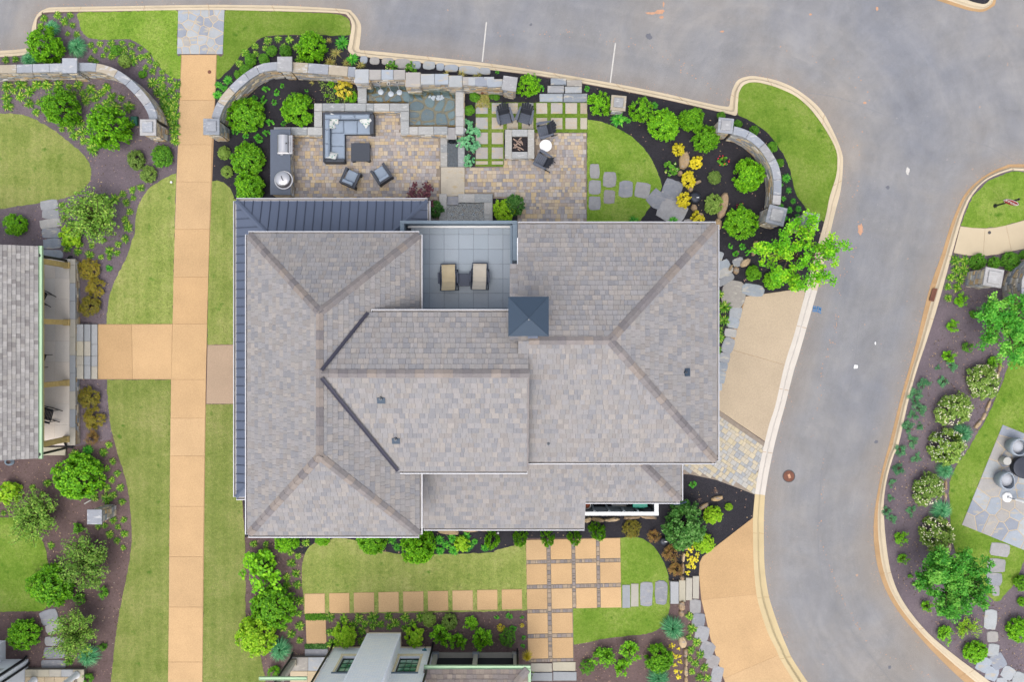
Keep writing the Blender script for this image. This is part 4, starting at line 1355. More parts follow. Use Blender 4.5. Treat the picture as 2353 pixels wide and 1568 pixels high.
mh = thing('manhole', 'rusty round manhole cover in the lower bend of the road', 'manhole', tuple(Q('N', 167, 188, ROAD_Z)))
mp = Q('N', 167, 188, ROAD_Z)
MB().lathe(mp, [(.29, 0), (.29, .012), (.26, .012), (.26, .006), (.25, .006)], 28).build('ring', 'iron_grey', mh)
MB().lathe(mp, [(.25, 0), (.25, .010), (.24, .012)], 28).build('lid', 'rust', mh)
MB().obox(mp + Vector((.02, .0, .014)), (.05, .02, 0), (-.03, .09, 0), (0, 0, .003)).build('raised_panel', 'clay', mh)
dg = thing('storm_drain', 'rusty iron storm drain grate in the right-hand gutter', 'drain', tuple(Q('J', 1150, 498, ROAD_Z)))
gc = [Q('J', *c, ROAD_Z) for c in ((1127, 456), (1198, 462), (1176, 544), (1104, 532))]
MB().prism([tuple(v[:2]) for v in gc], ROAD_Z - .1, -.045).build('pit', 'black', dg)
def gl(u, v):
    return gc[0] * (1 - u) * (1 - v) + gc[1] * u * (1 - v) + gc[2] * u * v + gc[3] * (1 - u) * v
for i in range(11):
    v = i / 10
    a, b_ = gl(0, v), gl(1, v)
    d = (b_ - a).normalized()
    MB().obox((a + b_) / 2 + Vector((0, 0, .09)), (b_ - a) / 2, Vector((-d.y, d.x, 0)) * .024, (0, 0, .012)).build('bar', 'rust', dg)
for u in (0, .35, .68, 1):
    a, b_ = gl(u, 0), gl(u, 1)
    d = (b_ - a).normalized()
    MB().obox((a + b_) / 2 + Vector((0, 0, .093)), (b_ - a) / 2, Vector((-d.y, d.x, 0)) * .024, (0, 0, .012)).build('bar', 'rust', dg)

grass_mass()

# ---------------------------------------------------------------- roofs
class Roof:
    """collects the shingles of one roof: the largest are single pieces, the rest one mass"""
    def __init__(self, part, mat, limit=280):
        self.part, self.mat, self.limit, self.items, self.clipped = part, mat, limit, [], MB()

    def plane(self, p, course=.21, widths=(.13, .2, .2, .27), seed=0, lift=.02):
        """p: planar convex polygon, p[0]->p[1] is the eave"""
        R = random.Random(seed)
        p = [Vector(q) for q in p]
        o = p[0]
        ex = (p[1] - p[0]).normalized()
        nrm = None
        for i in range(2, len(p)):
            nn = ex.cross(p[i] - o)
            if nn.length > 1e-6:
                nrm = nn.normalized()
                break
        if nrm.z < 0:
            nrm = -nrm
        ey = nrm.cross(ex)
        if sum((q - o).dot(ey) for q in p) < 0:
            ey = -ey
        poly = [((q - o).dot(ex), (q - o).dot(ey)) for q in p]
        u0, u1 = min(a for a, _ in poly), max(a for a, _ in poly)
        v1 = max(b for _, b in poly)
        v = 0.0
        while v < v1:
            c = course * R.uniform(.97, 1.03)
            u = u0 - R.uniform(0, .3)
            while u < u1:
                w = R.choice(widths)
                rect = [(u, v), (u + w, v), (u + w, v + c), (u, v + c)]
                cl = clip_convex(rect, poly)
                if cl:
                    full = abs(area2(cl) - w * c) < 1e-5
                    t = R.uniform(.012, .024)
                    def W(a, b, h):
                        return o + ex * a + ey * b + nrm * h
                    if full:
                        # butt edge thick, head thin: tilt the piece
                        ax = ex * (w / 2 - .003)
                        ay = ey * (c / 2 + .004) - nrm * .013
                        ctr = W(u + w / 2, v + c / 2, lift)
                        self.items.append((ctr, ax, ay, nrm * t / 2, w * c * (CAM_H / (CAM_H - ctr.z)) ** 2 * nrm.z, R.random()))
                    elif area2(cl) > .002:
                        n = len(cl)
                        V = [W(a, b, lift - .012) for a, b in cl] + [W(a, b, lift + t / 2 + .013 * (1 - 2 * (b - v) / c)) for a, b in cl]
                        F = [tuple(range(n, 2 * n))] + [(i, (i + 1) % n, n + (i + 1) % n, n + i) for i in range(n)]
                        self.clipped.add(V, F, R.random())
                u += w
            v += c

    def finish(self, name='shingle'):
        it = sorted(self.items, key=lambda q: -q[4])
        for q in it[:self.limit]:
            piece(name, self.mat, self.part, q[0], q[1], q[2], q[3])
        b = self.clipped
        for q in it[self.limit:]:
            b.obox(q[0], q[1], q[2], q[3], q[5])
        if b.v:
            tag(b.build(name + '_field', self.mat, self.part), kind='stuff')

def deck(mb, polys, drop=.0):
    for p in polys:
        mb.add([tuple(q) for q in p], [tuple(range(len(p)))])

def ridge_caps(parent, a, b, n1, n2, w=.165, l=.34, mat='ridge', lift=.05):
    """overlapping cap tiles along a->b; n1,n2 = downslope unit directions of the two planes"""
    a, b = Vector(a), Vector(b)
    d = b - a
    n = max(1, round(d.length / l))
    t = d.normalized()
    for i in range(n):
        p0, p1 = a + d * (i / n), a + d * ((i + 1.12) / n)
        h0, h1 = lift + .018, lift
        V = []
        for p, h in ((p0, h1), (p1, h0)):
            up = Vector((0, 0, h))
            V += [p + n1 * w + up - Vector((0, 0, .0)), p + up + Vector((0, 0, .02)), p + n2 * w + up]
        V += [v - Vector((0, 0, .05)) for v in V]
        F = [(0, 3, 4, 1), (1, 4, 5, 2), (0, 1, 7, 6), (1, 2, 8, 7), (3, 9, 10, 4), (4, 10, 11, 5), (0, 6, 9, 3), (2, 5, 11, 8)]
        MB().add(V, F, random.random()).build('ridge_cap', mat, parent)

def down(p_ridge_a, p_ridge_b, p_eave):
    """unit downslope direction in the plane through the ridge line and an eave point, square to the ridge line"""
    a, b, e = Vector(p_ridge_a), Vector(p_ridge_b), Vector(p_eave)
    t = (b - a).normalized()
    v = (e - a) - t * (e - a).dot(t)
    return v.normalized()

def gutter(parent, a, b, out, mat='gutter', w=.13, h=.12, inmat='gutter_in', name='gutter'):
    """open trough along an eave; out = outward unit vector"""
    a, b, out = Vector(a), Vector(b), Vector(out)
    mb = MB()
    up = Vector((0, 0, 1))
    def strip(o0, o1, z0, z1, mi):
        c = (a + b) / 2 + out * (o0 + o1) / 2 + up * (z0 + z1) / 2
        mb.obox(c, (b - a) / 2, out * (o1 - o0) / 2, up * (z1 - z0) / 2, None, mi)
    strip(0.0, .012, -h, .0, 0)
    strip(w - .034, w, -h, .012, 0)
    strip(.013, w - .035, -h, -.03 if inmat == mat else -h + .05, 1)
    e = (b - a).normalized()
    for q, s in ((a, 1), (b, -1)):
        mb.obox(q + out * w / 2 + up * (-h / 2) + e * s * .008, e * .006, out * (w / 2 - .001), up * (h / 2 - .002), None, 0)
    return mb.build(name, [mat, inmat], parent)

# ================================================================ main house
house = thing('main_house', 'large two-storey house with taupe shingle hip roofs and dark metal porch roof', 'house', (0, 0, 0))
ZE, ZW, ZC, ZEE = 6.0, 8.28, 8.25, 8.15
NW, NE, SE, SW = P(571, 539, ZE), P(963, 539, ZE), P(963, 1229, ZE), P(571, 1229, ZE)
SW.x = NW.x = (NW.x + SW.x) / 2
A1, A2 = P(734, 718, ZW), P(734, 1049, ZW)
XG = .59
R0, R1 = P(741, 859, ZC), P(1213, 859, ZC); R1.x = XG; R1.y = R0.y
CN0, CN1 = P(835, 719, 7.2), P(1168, 719, 7.2); CN1.x = XG
CS0, CS1 = P(905, 1082, 6.5), P(1213, 1082, 6.5); CS1.x = XG
slW = (ZW - ZE) / (NE.x - A1.x)
for q_ in (CN0, CS0, R0):
    q_.x = A1.x + (ZW - q_.z) / slW
EN0, EN1 = P(1190, 517, ZE), P(1645, 517, ZE)
ES0, ES1 = P(1215, 1060, ZE), P(1645, 1060, ZE); ES0.x = XG - .1
EA, ER = P(1402, 783, ZEE), P(1213, 783, ZEE)
ER2 = Vector((EN0.x, ER.y, ZEE))
ES0b = Vector((EN0.x, ES0.y, ZE))
sl = (ZEE - ZE) / (EN0.y - ER.y)
yN = P(1172, 608, 6.8).y
XS = -.085
def zN(y): return ZE + (EN0.y - y) * sl
strip_poly = [Vector((XS, yN, zN(yN))), Vector((EN0.x, yN, zN(yN))), ER2, Vector((XS, ER.y, ZEE))]
planes = [
    (SW, NW, A1, A2), (NW, NE, A1), (NE, SE, A2, A1), (SE, SW, A2),
    (CN0, CN1, R1, R0), (CS0, CS1, R1, R0),
    (EN0, EN1, EA, ER2), (EN1, ES1, EA), (ES0b, ES1, EA, ER2),
]
roof_mb = MB()
deck(roof_mb, planes + [tuple(strip_poly)])
LZ, LZ2 = 3.3, 3.9
yw0 = P(0, 1213, LZ).y
xw0, xw1 = -4.2, P(1343, 1213, LZ).x
ytop = -4.55
zt = LZ + .47 * (ytop - yw0)
LW = [Vector((xw0, yw0, LZ)), Vector((xw1, yw0, LZ)), Vector((xw1, ytop, zt)), Vector((xw0, ytop, zt))]
ye0 = P(0, 1152, LZ2).y
xe1 = P(1563, 1152, LZ2).x
zt2 = LZ2 + .47 * (ytop - ye0)
rn = ytop - ye0
LE = [Vector((xw1 - .02, ye0, LZ2 - .06)), Vector((xe1, ye0, LZ2 - .06)), Vector((xe1 - rn, ytop, zt2 - .06)), Vector((xw1 - .02, ytop, zt2 - .06))]
LEh = [Vector((xe1, ye0, LZ2 - .06)), Vector((xe1, ytop, LZ2 - .06)), Vector((xe1 - rn, ytop, zt2 - .06))]
deck(roof_mb, [LW, LE, LEh])
roof = roof_mb.build('roof', 'deck', house)
rf = Roof(roof, 'shingle')
for i, p in enumerate(planes):
    rf.plane(p, seed=i + 1)
rf.plane(strip_poly, seed=30)
rf.plane(LW, seed=31)
rf.plane(LE, seed=32)
rf.plane(LEh, seed=33)
rf.finish()
for a, b, e1, e2 in ((NW, A1, SW, NE), (NE, A1, NW, SE), (SW, A2, NW, SE), (SE, A2, SW, NE), (A2, A1, NW, NE), (Vector((R0.x - .1, R0.y, R0.z)), R1, CN1, CS1), (EN1, EA, EN0, ES1), (ES1, EA, ES0b, EN1), (Vector((XG + .03, ER.y, ZEE)), EA, EN1, ES1), (LE[1], LE[2], LE[0], LEh[1])):
    ridge_caps(roof, a, b, down(a, b, e1), down(a, b, e2))
# valleys where the cross roof meets the west block
def strip3(parent, a, b, w, mat, name, lift=.075):
    a, b = Vector(a), Vector(b)
    d = (b - a).normalized()
    s = Vector((-d.y, d.x, 0)).normalized() * w
    mb = MB()
    for k in (-1, 1):
        mb.add([a + Vector((0, 0, lift)), b + Vector((0, 0, lift)), b + s * k + Vector((0, 0, lift + .03)), a + s * k + Vector((0, 0, lift + .03))], [(0, 1, 2, 3)])
    return mb.build(name, mat, parent)
strip3(roof, R0 + Vector((.05, .12, -.02)), CN0, .065, 'valley', 'valley_flashing', .10)
strip3(roof, R0 + Vector((.05, -.16, -.02)), CS0, .065, 'valley', 'valley_flashing', .10)
# rake board of the cross gable
MB().add([R1 + Vector((-.02, 0, .06)), CS1 + Vector((-.02, 0, .06)), CS1 + Vector((.03, 0, .06)), R1 + Vector((.03, 0, .06)), R1 + Vector((.03, 0, -.2)), CS1 + Vector((.03, 0, -.2))], [(0, 1, 2, 3), (3, 2, 5, 4)]).build('rake_trim', 'ridge', roof)
# gutters
G = gutter
G(house, NW, SW, (-1, 0, 0)); G(house, NW, NE, (0, 1, 0)); G(house, NE, P(963, 712, ZE), (1, 0, 0)); G(house, Vector((NE.x, CS0.y - .1, ZE)), SE, (1, 0, 0)); G(house, SW, SE, (0, -1, 0))
G(house, CN0 + Vector((.1, 0, 0)), CN1 - Vector((.65, 0, 0)), (0, 1, 0)); G(house, CS0, CS1, (0, -1, 0))
G(house, EN0, EN1, (0, 1, 0)); G(house, EN1, ES1, (1, 0, 0)); G(house, Vector((XG + .02, ES1.y, ZE)), ES1, (0, -1, 0))
G(house, LW[0] + Vector((.5, 0, 0)), LW[1], (0, -1, 0)); G(house, LE[0], LE[1], (0, -1, 0)); G(house, LE[1], LEh[1], (1, 0, 0))
for (sx, sy, z) in (('F', 278, 90), ('G', 1537, 24), ('L', 265, 577), ('M', 328, 142), ('M', 1558, 84)):
    q = Q(sx, sy, z, 6.0)
    MB().lathe(q + Vector((0, 0, -.07)), [(.05, 0), (.05, .05), (.035, .05)], 12).build('gutter_outlet', 'black', house)
# walls under the eaves
wl = MB()
o = .5
wl.box(NW.x + o, NE.x - o, SW.y + o, NW.y - o, 0, ZE - .03)
wl.box(NE.x - o - .1, XG - .1, CS0.y + o, CN0.y - .6, 0, 6.45)
wl.box(.2, EN1.x - o, ES1.y + o, EN1.y - o, 0, ZE - .04)
wl.box(-3.9, xw1 - .4, yw0 + .5, ytop, 0, LZ)
wl.box(xw1 - .45, xe1 - .4, ye0 + .6, ytop, 0, LZ2 - .15)
wl.build('wall', 'siding', house)
# soffits
sf = MB()
sf.box(NW.x + .05, NE.x - .05, SW.y + .05, NW.y - .05, ZE - .16, ZE - .05)
sf.box(EN0.x, EN1.x - .05, ES1.y + .05, EN1.y - .05, ZE - .16, ZE - .05)
sf.build('soffit', 'siding', house)
# gable wall of the cross roof
MB().add([Vector((XG - .05, CS0.y, 6.4)), Vector((XG - .05, CN0.y, 7.1)), Vector((XG - .05, R0.y, 8.2)), Vector((XG - .05, CN0.y, 5.6)), Vector((XG - .05, CS0.y, 5.6))], [(0, 4, 3, 1, 2)]).build('gable_wall', 'siding', house)

# dark metal porch roof wrapping the north west corner
MZ0 = 3.0
mnw, mne, msw = P(543, 462, MZ0), P(982, 462, MZ0), P(543, 1143, MZ0)
run = 2.2
rise = .36 * run
iN, iW = mnw.y - run, mnw.x + run
mr = MB()
nP = [mnw, mne, Vector((mne.x - run, iN, MZ0 + rise)), Vector((iW, iN, MZ0 + rise))]
eP = [mne, Vector((mne.x, iN - .6, MZ0)), Vector((mne.x - run, iN - .6, MZ0 + rise)), Vector((mne.x - run, iN, MZ0 + rise))]
wP = [mnw, Vector((iW, iN, MZ0 + rise)), Vector((iW, msw.y + run, MZ0 + rise)), msw]
sP = [msw, Vector((iW, msw.y + run, MZ0 + rise)), Vector((iW, msw.y, MZ0))]
for q in (nP, eP, wP, sP):
    mr.add([tuple(v) for v in q], [tuple(range(len(q)))])
mroof = mr.build('porch_roof', 'metal_roof', house)
def seam(a, b):
    a, b = Vector(a), Vector(b)
    d = (b - a).normalized()
    s = d.cross(Vector((0, 0, 1))).normalized()
    u = s.cross(d)
    MB().obox((a + b) / 2 + u * .018, (b - a) / 2, s * .013, u * .018).build('standing_seam', 'seam', mroof)
x = mnw.x + .35
while x < mne.x - .05:
    v = min(run, x - mnw.x, mne.x - x)
    seam((x, mnw.y, MZ0), (x, mnw.y - v, MZ0 + .36 * v))
    x += .372
y = mnw.y - .4
while y > msw.y + .1:
    v = min(run, mnw.y - y, y - msw.y)
    seam((mnw.x, y, MZ0), (mnw.x + v, y, MZ0 + .36 * v))
    if mnw.y - y < run + .5:
        v2 = min(run, mnw.y - y)
        seam((mne.x, y, MZ0), (mne.x - v2, y, MZ0 + .36 * v2))
    y -= .372
for a, b in ((mnw, nP[3]), (mne, nP[2]), (msw, wP[2])):
    d = (b - a)
    s = Vector((-d.y, d.x, 0)).normalized() * .09
    MB().add([a + s + Vector((0, 0, .04)), b + s + Vector((0, 0, .04)), b + Vector((0, 0, .08)), a + Vector((0, 0, .08)), b - s + Vector((0, 0, .04)), a - s + Vector((0, 0, .04))], [(0, 1, 2, 3), (3, 2, 4, 5)]).build('hip_flashing', 'metal_roof', mroof)
G(house, mnw, mne, (0, 1, 0)); G(house, mne, Vector((mne.x, iN - .6, MZ0)), (1, 0, 0)); G(house, msw, mnw, (-1, 0, 0)); G(house, msw, Vector((iW, msw.y, MZ0)), (0, -1, 0))
MB().box(mnw.x + .1, iW + .2, msw.y + .1, mnw.y - .1, 2.7, 2.96).box(iW, mne.x - .1, iN - .5, mnw.y - .1, 2.7, 2.955).build('porch_soffit', 'siding', house)

# balcony
BZ = 3.6
by1 = Q('bal', 0, 215, BZ).y
bx1 = Q('bal', 1330, 0, BZ).x
bx0 = -4.2
bal = MB().box(bx0, bx1 + .3, CN0.y - .8, by1 + .2, BZ - .4, BZ - .03).build('balcony', 'seam', house)
ts = .612
tx0 = Q('bal', 430, 0, BZ).x
ty0 = Q('bal', 0, 290, BZ).y
i = -3
while tx0 + i * ts < bx1:
    j = -1
    while ty0 - j * ts > CN0.y - .7:
        xa, xb = max(bx0, tx0 + i * ts), min(bx1, tx0 + (i + 1) * ts)
        ya, yb = max(CN0.y - .75, ty0 - (j + 1) * ts), min(by1, ty0 - j * ts)
        if xb - xa > .03 and yb - ya > .03:
            piece('tile', 'balcony', bal, ((xa + xb) / 2, (ya + yb) / 2, BZ - .01), ((xb - xa) / 2 - .0045, 0, 0), (0, (yb - ya) / 2 - .0045, 0), (0, 0, .012))
        j += 1
    i += 1
PZ = 4.55
pn0, pn1 = Q('bal', 0, 137, PZ).y, Q('bal', 0, 172, PZ).y
px0, px1 = Q('bal', 108, 0, PZ).x, Q('bal', 1395, 0, PZ).x
par = MB()
par.box(px0 + .03, px1 - .03, pn1 + .02, pn0 - .03, BZ - .6, PZ - .05)
par.box(px0 + .03, px0 + .15, CN0.y + 2.2, pn1 + .03, BZ - .6, PZ - .05)
yE = Q('bal', 0, 575, PZ).y
par.box(px1 - .17, px1 - .03, yE, pn1 + .03, BZ - .6, PZ - .05)
par.build('parapet', 'parapet', house)
cp = MB()
cp.box(px0, px1, pn1, pn0, PZ - .048, PZ, None, 0, .01)
cp.box(px0, px0 + .17, CN0.y + 2.2, pn1 - .002, PZ - .048, PZ, None, 0, .01)
cp.box(px1 - .2, px1, yE, pn1 - .002, PZ - .048, PZ, None, 0, .01)
cp.build('parapet_cap', 'parapet', house)
MB().box(px1 - .29, px1 - .22, Q('bal', 0, 640, PZ).y, pn1 - .05, PZ - .12, PZ - .06).build('hand_rail', 'parapet', house)
MB().box(Q('bal', 200, 0, BZ).x, bx1 - .01, by1 - .02, by1 + .07, BZ + .01, BZ + .16).build('kick_board', 'white', house)

# chimney with hipped metal cap
CZ = 9.7
c0, c1 = P(1168, 682, CZ), P(1261, 773, CZ)
ch = MB().box(c0.x + .25, c1.x - .25, c1.y + .2, c0.y - .25, 5.5, CZ - .25).build('chimney', 'chimney_metal', house)
pk = P(1215, 731, CZ + .42)
V = [Vector((c0.x, c1.y, CZ)), Vector((c1.x, c1.y, CZ)), Vector((c1.x, c0.y, CZ)), Vector((c0.x, c0.y, CZ)), pk]
lowv = [v - Vector((0, 0, .1)) for v in V[:4]]
MB().add(V + lowv, [(0, 1, 4), (1, 2, 4), (2, 3, 4), (3, 0, 4), (5, 6, 1, 0), (6, 7, 2, 1), (7, 8, 3, 2), (8, 5, 0, 3), (8, 7, 6, 5)]).build('chimney_cap', 'chimney_metal', ch)
MB().lathe(pk + Vector((0, -.06, -.04)), [(.03, 0), (.02, .05), (.01, .06)], 8).build('finial', 'steel', ch)
for a, b in ((V[0], pk), (V[1], pk), (V[2], pk), (V[3], pk)):
    MB().tube([a, b], .012, 5).build('cap_seam', 'chimney_metal', ch)
f0, f1 = P(1180, 774, 7.9), P(1211, 783, 7.9)
MB().box(f0.x, f1.x, f1.y, c1.y + .3, 7.4, 7.98).build('cricket_flashing', 'metal_roof', ch)
MB().box(P(1213, 0, 8.2).x, P(1236, 0, 8.2).x, P(0, 778, 8.2).y, c1.y + .3, 7.6, 8.3).build('cricket_flashing', 'metal_roof', ch)

# roof vents
def roof_vent(x, y, z, slope):
    """slope: downslope direction (dx,dy,dz)"""
    p = P(x, y, z) + Vector((0, 0, .04))
    s = Vector(slope).normalized()
    a = Vector((-s.y, s.x, 0)).normalized()
    n = a.cross(s).normalized()
    if n.z < 0: n = -n
    v = MB().obox(p + n * .01 + s * .05, a * .15, s * .12, n * .012).build('roof_vent', 'chimney_metal', house)
    MB().tube([p - n * .05 - s * .02, p + Vector((0, 0, .13)) - s * .02], [.075, .055], 12).build('boot', 'chimney_metal', v)
    MB().tube([p + Vector((0, 0, .05)) - s * .02, p + Vector((0, 0, .18)) - s * .02], .032, 10).build('pipe', 'black', v)
cs = (ZC - 6.5) / (R0.y - CS0.y)
for (x, y) in ((876, 918), (910, 1011)):
    z = 8.0
    for _ in range(4):
        z = ZC - cs * (R0.y - P(x, y, z).y)
    roof_vent(x, y, z, (0, -1, -cs))
for _ in range(4): z = ZEE - sl * (ER.y - P(1260, 1021, z).y)
roof_vent(1260, 1021, z, (0, -1, -sl))
se_ = (ZEE - ZE) / (EN1.x - EA.x)
for _ in range(4): z = ZEE - se_ * (P(1576, 856, z).x - EA.x)
roof_vent(1576, 856, z, (1, 0, -se_))

def house_window(cx, cy, z0, z1, w, n):
    """framed window on a wall face; n = outward unit vector"""
    n = Vector(n)
    t = Vector((-n.y, n.x, 0))
    c = Vector((cx, cy, (z0 + z1) / 2))
    wv = MB().obox(c + n * .02, t * (w / 2 + .07), Vector((0, 0, (z1 - z0) / 2 + .07)), n * .02).build('window', 'white', house)
    for i in range(2):
        for j in range(3):
            q = c + t * ((i - .5) * w / 2) + Vector((0, 0, ((j - 1) * (z1 - z0) / 3))) + n * .045
            MB().obox(q, t * (w / 4 - .02), Vector((0, 0, (z1 - z0) / 6 - .02)), n * .004).build('pane', 'glass', wv)
ws = SW.y + o
for cx_ in (-9.0, -6.9, -4.8):
    house_window(cx_, ws, 3.9, 5.3, 1.0, (0, -1, 0))
    house_window(cx_, ws, .9, 2.5, 1.0, (0, -1, 0))
for cx_ in (-2.6, -.6, 1.4):
    house_window(cx_, yw0 + .5, .9, 2.4, 1.1, (0, -1, 0))
for cy_ in (-3.2, -.4, 2.4):
    house_window(EN1.x - o, cy_, 3.8, 5.2, 1.1, (1, 0, 0))
    house_window(EN1.x - o, cy_, .9, 2.5, 1.1, (1, 0, 0))
    house_window(NW.x + o, cy_, 4.4, 5.5, 1.0, (-1, 0, 0))
for cx_ in (1.6, 4.0, 6.2):
    house_window(cx_, EN1.y - o, 3.8, 5.2, 1.1, (0, 1, 0))
    house_window(cx_, EN1.y - o, .9, 2.5, 1.1, (0, 1, 0))
MB().box(mnw.x + .15, iW + .3, msw.y + .15, mnw.y - .15, 0, .14).build('porch_floor', 'slab', house)
for cy_ in (msw.y + .35, -3.4, -.2, 3.0, mnw.y - .35):
    MB().box(mnw.x + .2, mnw.x + .42, cy_ - .11, cy_ + .11, .14, 2.7).box(mnw.x + .17, mnw.x + .45, cy_ - .14, cy_ + .14, .14, .3).build('porch_post', 'white', house)
for cx_ in (-8.6, -5.9, mne.x - .4):
    MB().box(cx_ - .11, cx_ + .11, mnw.y - .42, mnw.y - .2, 0, 2.7).build('porch_post', 'white', house)
q = Q('M', 1392, 372, 1.5)
MB().tube([Vector((q.x - .25, q.y + .3, 2.6)), Vector((q.x - .28, q.y + .1, 2.0)), q + Vector((-.1, -.02, 0)), q + Vector((.15, 0, .05)), q + Vector((.35, .15, .4))], .04, 7).build('downspout', 'chimney_metal', house)

# ================================================================ neighbour house at the left edge
nh = thing('neighbour_house', 'grey shingled house with pale green gutter and porch at the left edge', 'house', (-22, 0, 0))
LE_Z = 2.8
ea, eb = P(88, 566, LE_Z), P(91, 1054, LE_Z)
eb.x = ea.x
top_x = -28.5
zt_ = LE_Z + .42 * (ea.x - top_x)
pl = [eb, ea, Vector((top_x, ea.y + .05, zt_)), Vector((top_x, eb.y - .05, zt_))]
nm = MB()
deck(nm, [pl])
nroof = nm.build('roof', 'deck', nh)
nr = Roof(nroof, 'shingle_grey', 260)
nr.plane(pl, .165, (.11, .16, .2, .24), 77)
nr.finish()
gutter(nh, eb - Vector((0, .02, 0)), ea + Vector((0, .02, 0)), (1, 0, 0), 'gutter_green', .15, .12, 'gutter_green')
MB().box(top_x, ea.x - 1.6, eb.y + .4, ea.y - .4, 0, LE_Z + .3).build('wall', 'siding', nh)
FZ = .45
fx1 = Q('por', 741, 0, FZ).x
fxb = Q('por', 655, 0, FZ).x
fy1, fy0 = Q('por', 0, 375, FZ).y, Q('E', 0, 1505, FZ).y
por = MB().box(-23.5, fx1 - .03, fy0 + .03, fy1 - .03, 0, FZ - .05).build('porch', 'mortar', nh)
veneer(por, [(fx1 - .06, fy0 + .03), (fx1 - .06, fy1 - .03)], -1, .0, FZ - .05, True, 5, hmin=.09, hmax=.14)
y = fy0
k = 0
while y < fy1 - .02:
    e = min(fy1, y + .82)
    MB().box(fxb, fx1, y + .004, e - .004, FZ - .05, FZ, None, 0, .01).build('edge_stone', 'tread', por)
    y = e
x = fxb - .004
while x > -23.3:
    y = fy0
    while y < fy1 - .05:
        e = min(fy1, y + .95)
        piece('floor_tile', 'porch_tile', por, (x - .33, (y + e) / 2, FZ - .025), (.328, 0, 0), (0, (e - y) / 2 - .002, 0), (0, 0, .022))
        y = e
    x -= .66
for (x0, x1, z) in ((512, 556, .34), (557, 604, .22), (606, 651, .11)):
    t0, t1 = Q('E', x0, 0, z).x, Q('E', x1, 0, z).x
    y0_, y1_ = Q('E', 0, 1060, z).y, Q('E', 0, 692, z).y
    st = MB().box(t0 + .01, t1 - .02, y0_, y1_, -.05, z - .05).build('step', 'mortar', nh)
    cuts = [y0_] + [y0_ + (y1_ - y0_) * f for f in (.21 + (x0 % 5) * .02, .42, .63 + (x0 % 3) * .03)] + [y1_]
    for a, b in zip(cuts, cuts[1:]):
        MB().box(t0, t1, a + .004, b - .004, z - .049, z, None, 0, .01).build('tread', 'tread', st)
for q in (Q('por', 625, 475, FZ), Q('por', 625, 1335, FZ), Q('E', 448, 1085, FZ), Q('E', 448, 1462, FZ)):
    MB().box(q.x - .1, q.x + .1, q.y - .11, q.y + .11, FZ, LE_Z - .12).box(q.x - .13, q.x + .13, q.y - .14, q.y + .14, FZ, FZ + .12).build('porch_post', 'timber', nh)
MB().box(fxb - .3, fxb - .05, fy0 + .2, fy1 - .2, LE_Z - .42, LE_Z - .1).build('porch_beam', 'timber', nh)
for sgn, q, foot in ((1, P(90, 588, 2.65), [Q('E', 440, 272, .45), Q('E', 462, 242, .2), Q('E', 484, 240, .1)]), (-1, P(91, 1044, 2.65), [Q('E', 435, 1482, .45), Q('E', 458, 1512, .2), Q('E', 490, 1520, .1)])):
    MB().tube([q + Vector((.05, 0, .05)), q + Vector((.05, 0, -.1)), Vector((q.x + .05, q.y, .6))] + foot, .055, 8).build('downspout', 'black', nh)
    MB().lathe(Vector((q.x + .07, q.y, 2.72)), [(.07, 0), (.07, .06), (.04, .06)], 12).build('gutter_outlet', 'black', nh)

# ================================================================ white brick house at the bottom edge
bh = thing('brick_house', 'white painted brick house with chimney at the bottom edge', 'house', (-4, -15, 0))
WY = Q('w2', 0, 470).y
WX0 = Q('w1', 1195, 545).x
WX1 = Q('w2', 545, 470).x
WH = 6.2
bw = MB()
W1X, W2X = (-7.53, -6.63), (-5.0, -4.1)
WZ = (1.12, 2.97)
cuts = [WX0, W1X[0], W1X[1], W2X[0], W2X[1], WX1]
for i, (a, b) in enumerate(zip(cuts, cuts[1:])):
    if i in (1, 3):
        bw.box(a, b, WY - .3, WY, 0, WZ[0])
        bw.box(a, b, WY - .3, WY, WZ[1], WH)
    else:
        bw.box(a, b, WY - .3, WY, 0, WH)
bw.box(WX0, WX1, WY - 9, WY - .301, 0, WH)
bw.build('wall', 'brick', bh)
MB().box(WX0 - .03, WX1, WY, WY + .02, -.05, .12).build('plinth', 'sill', bh)
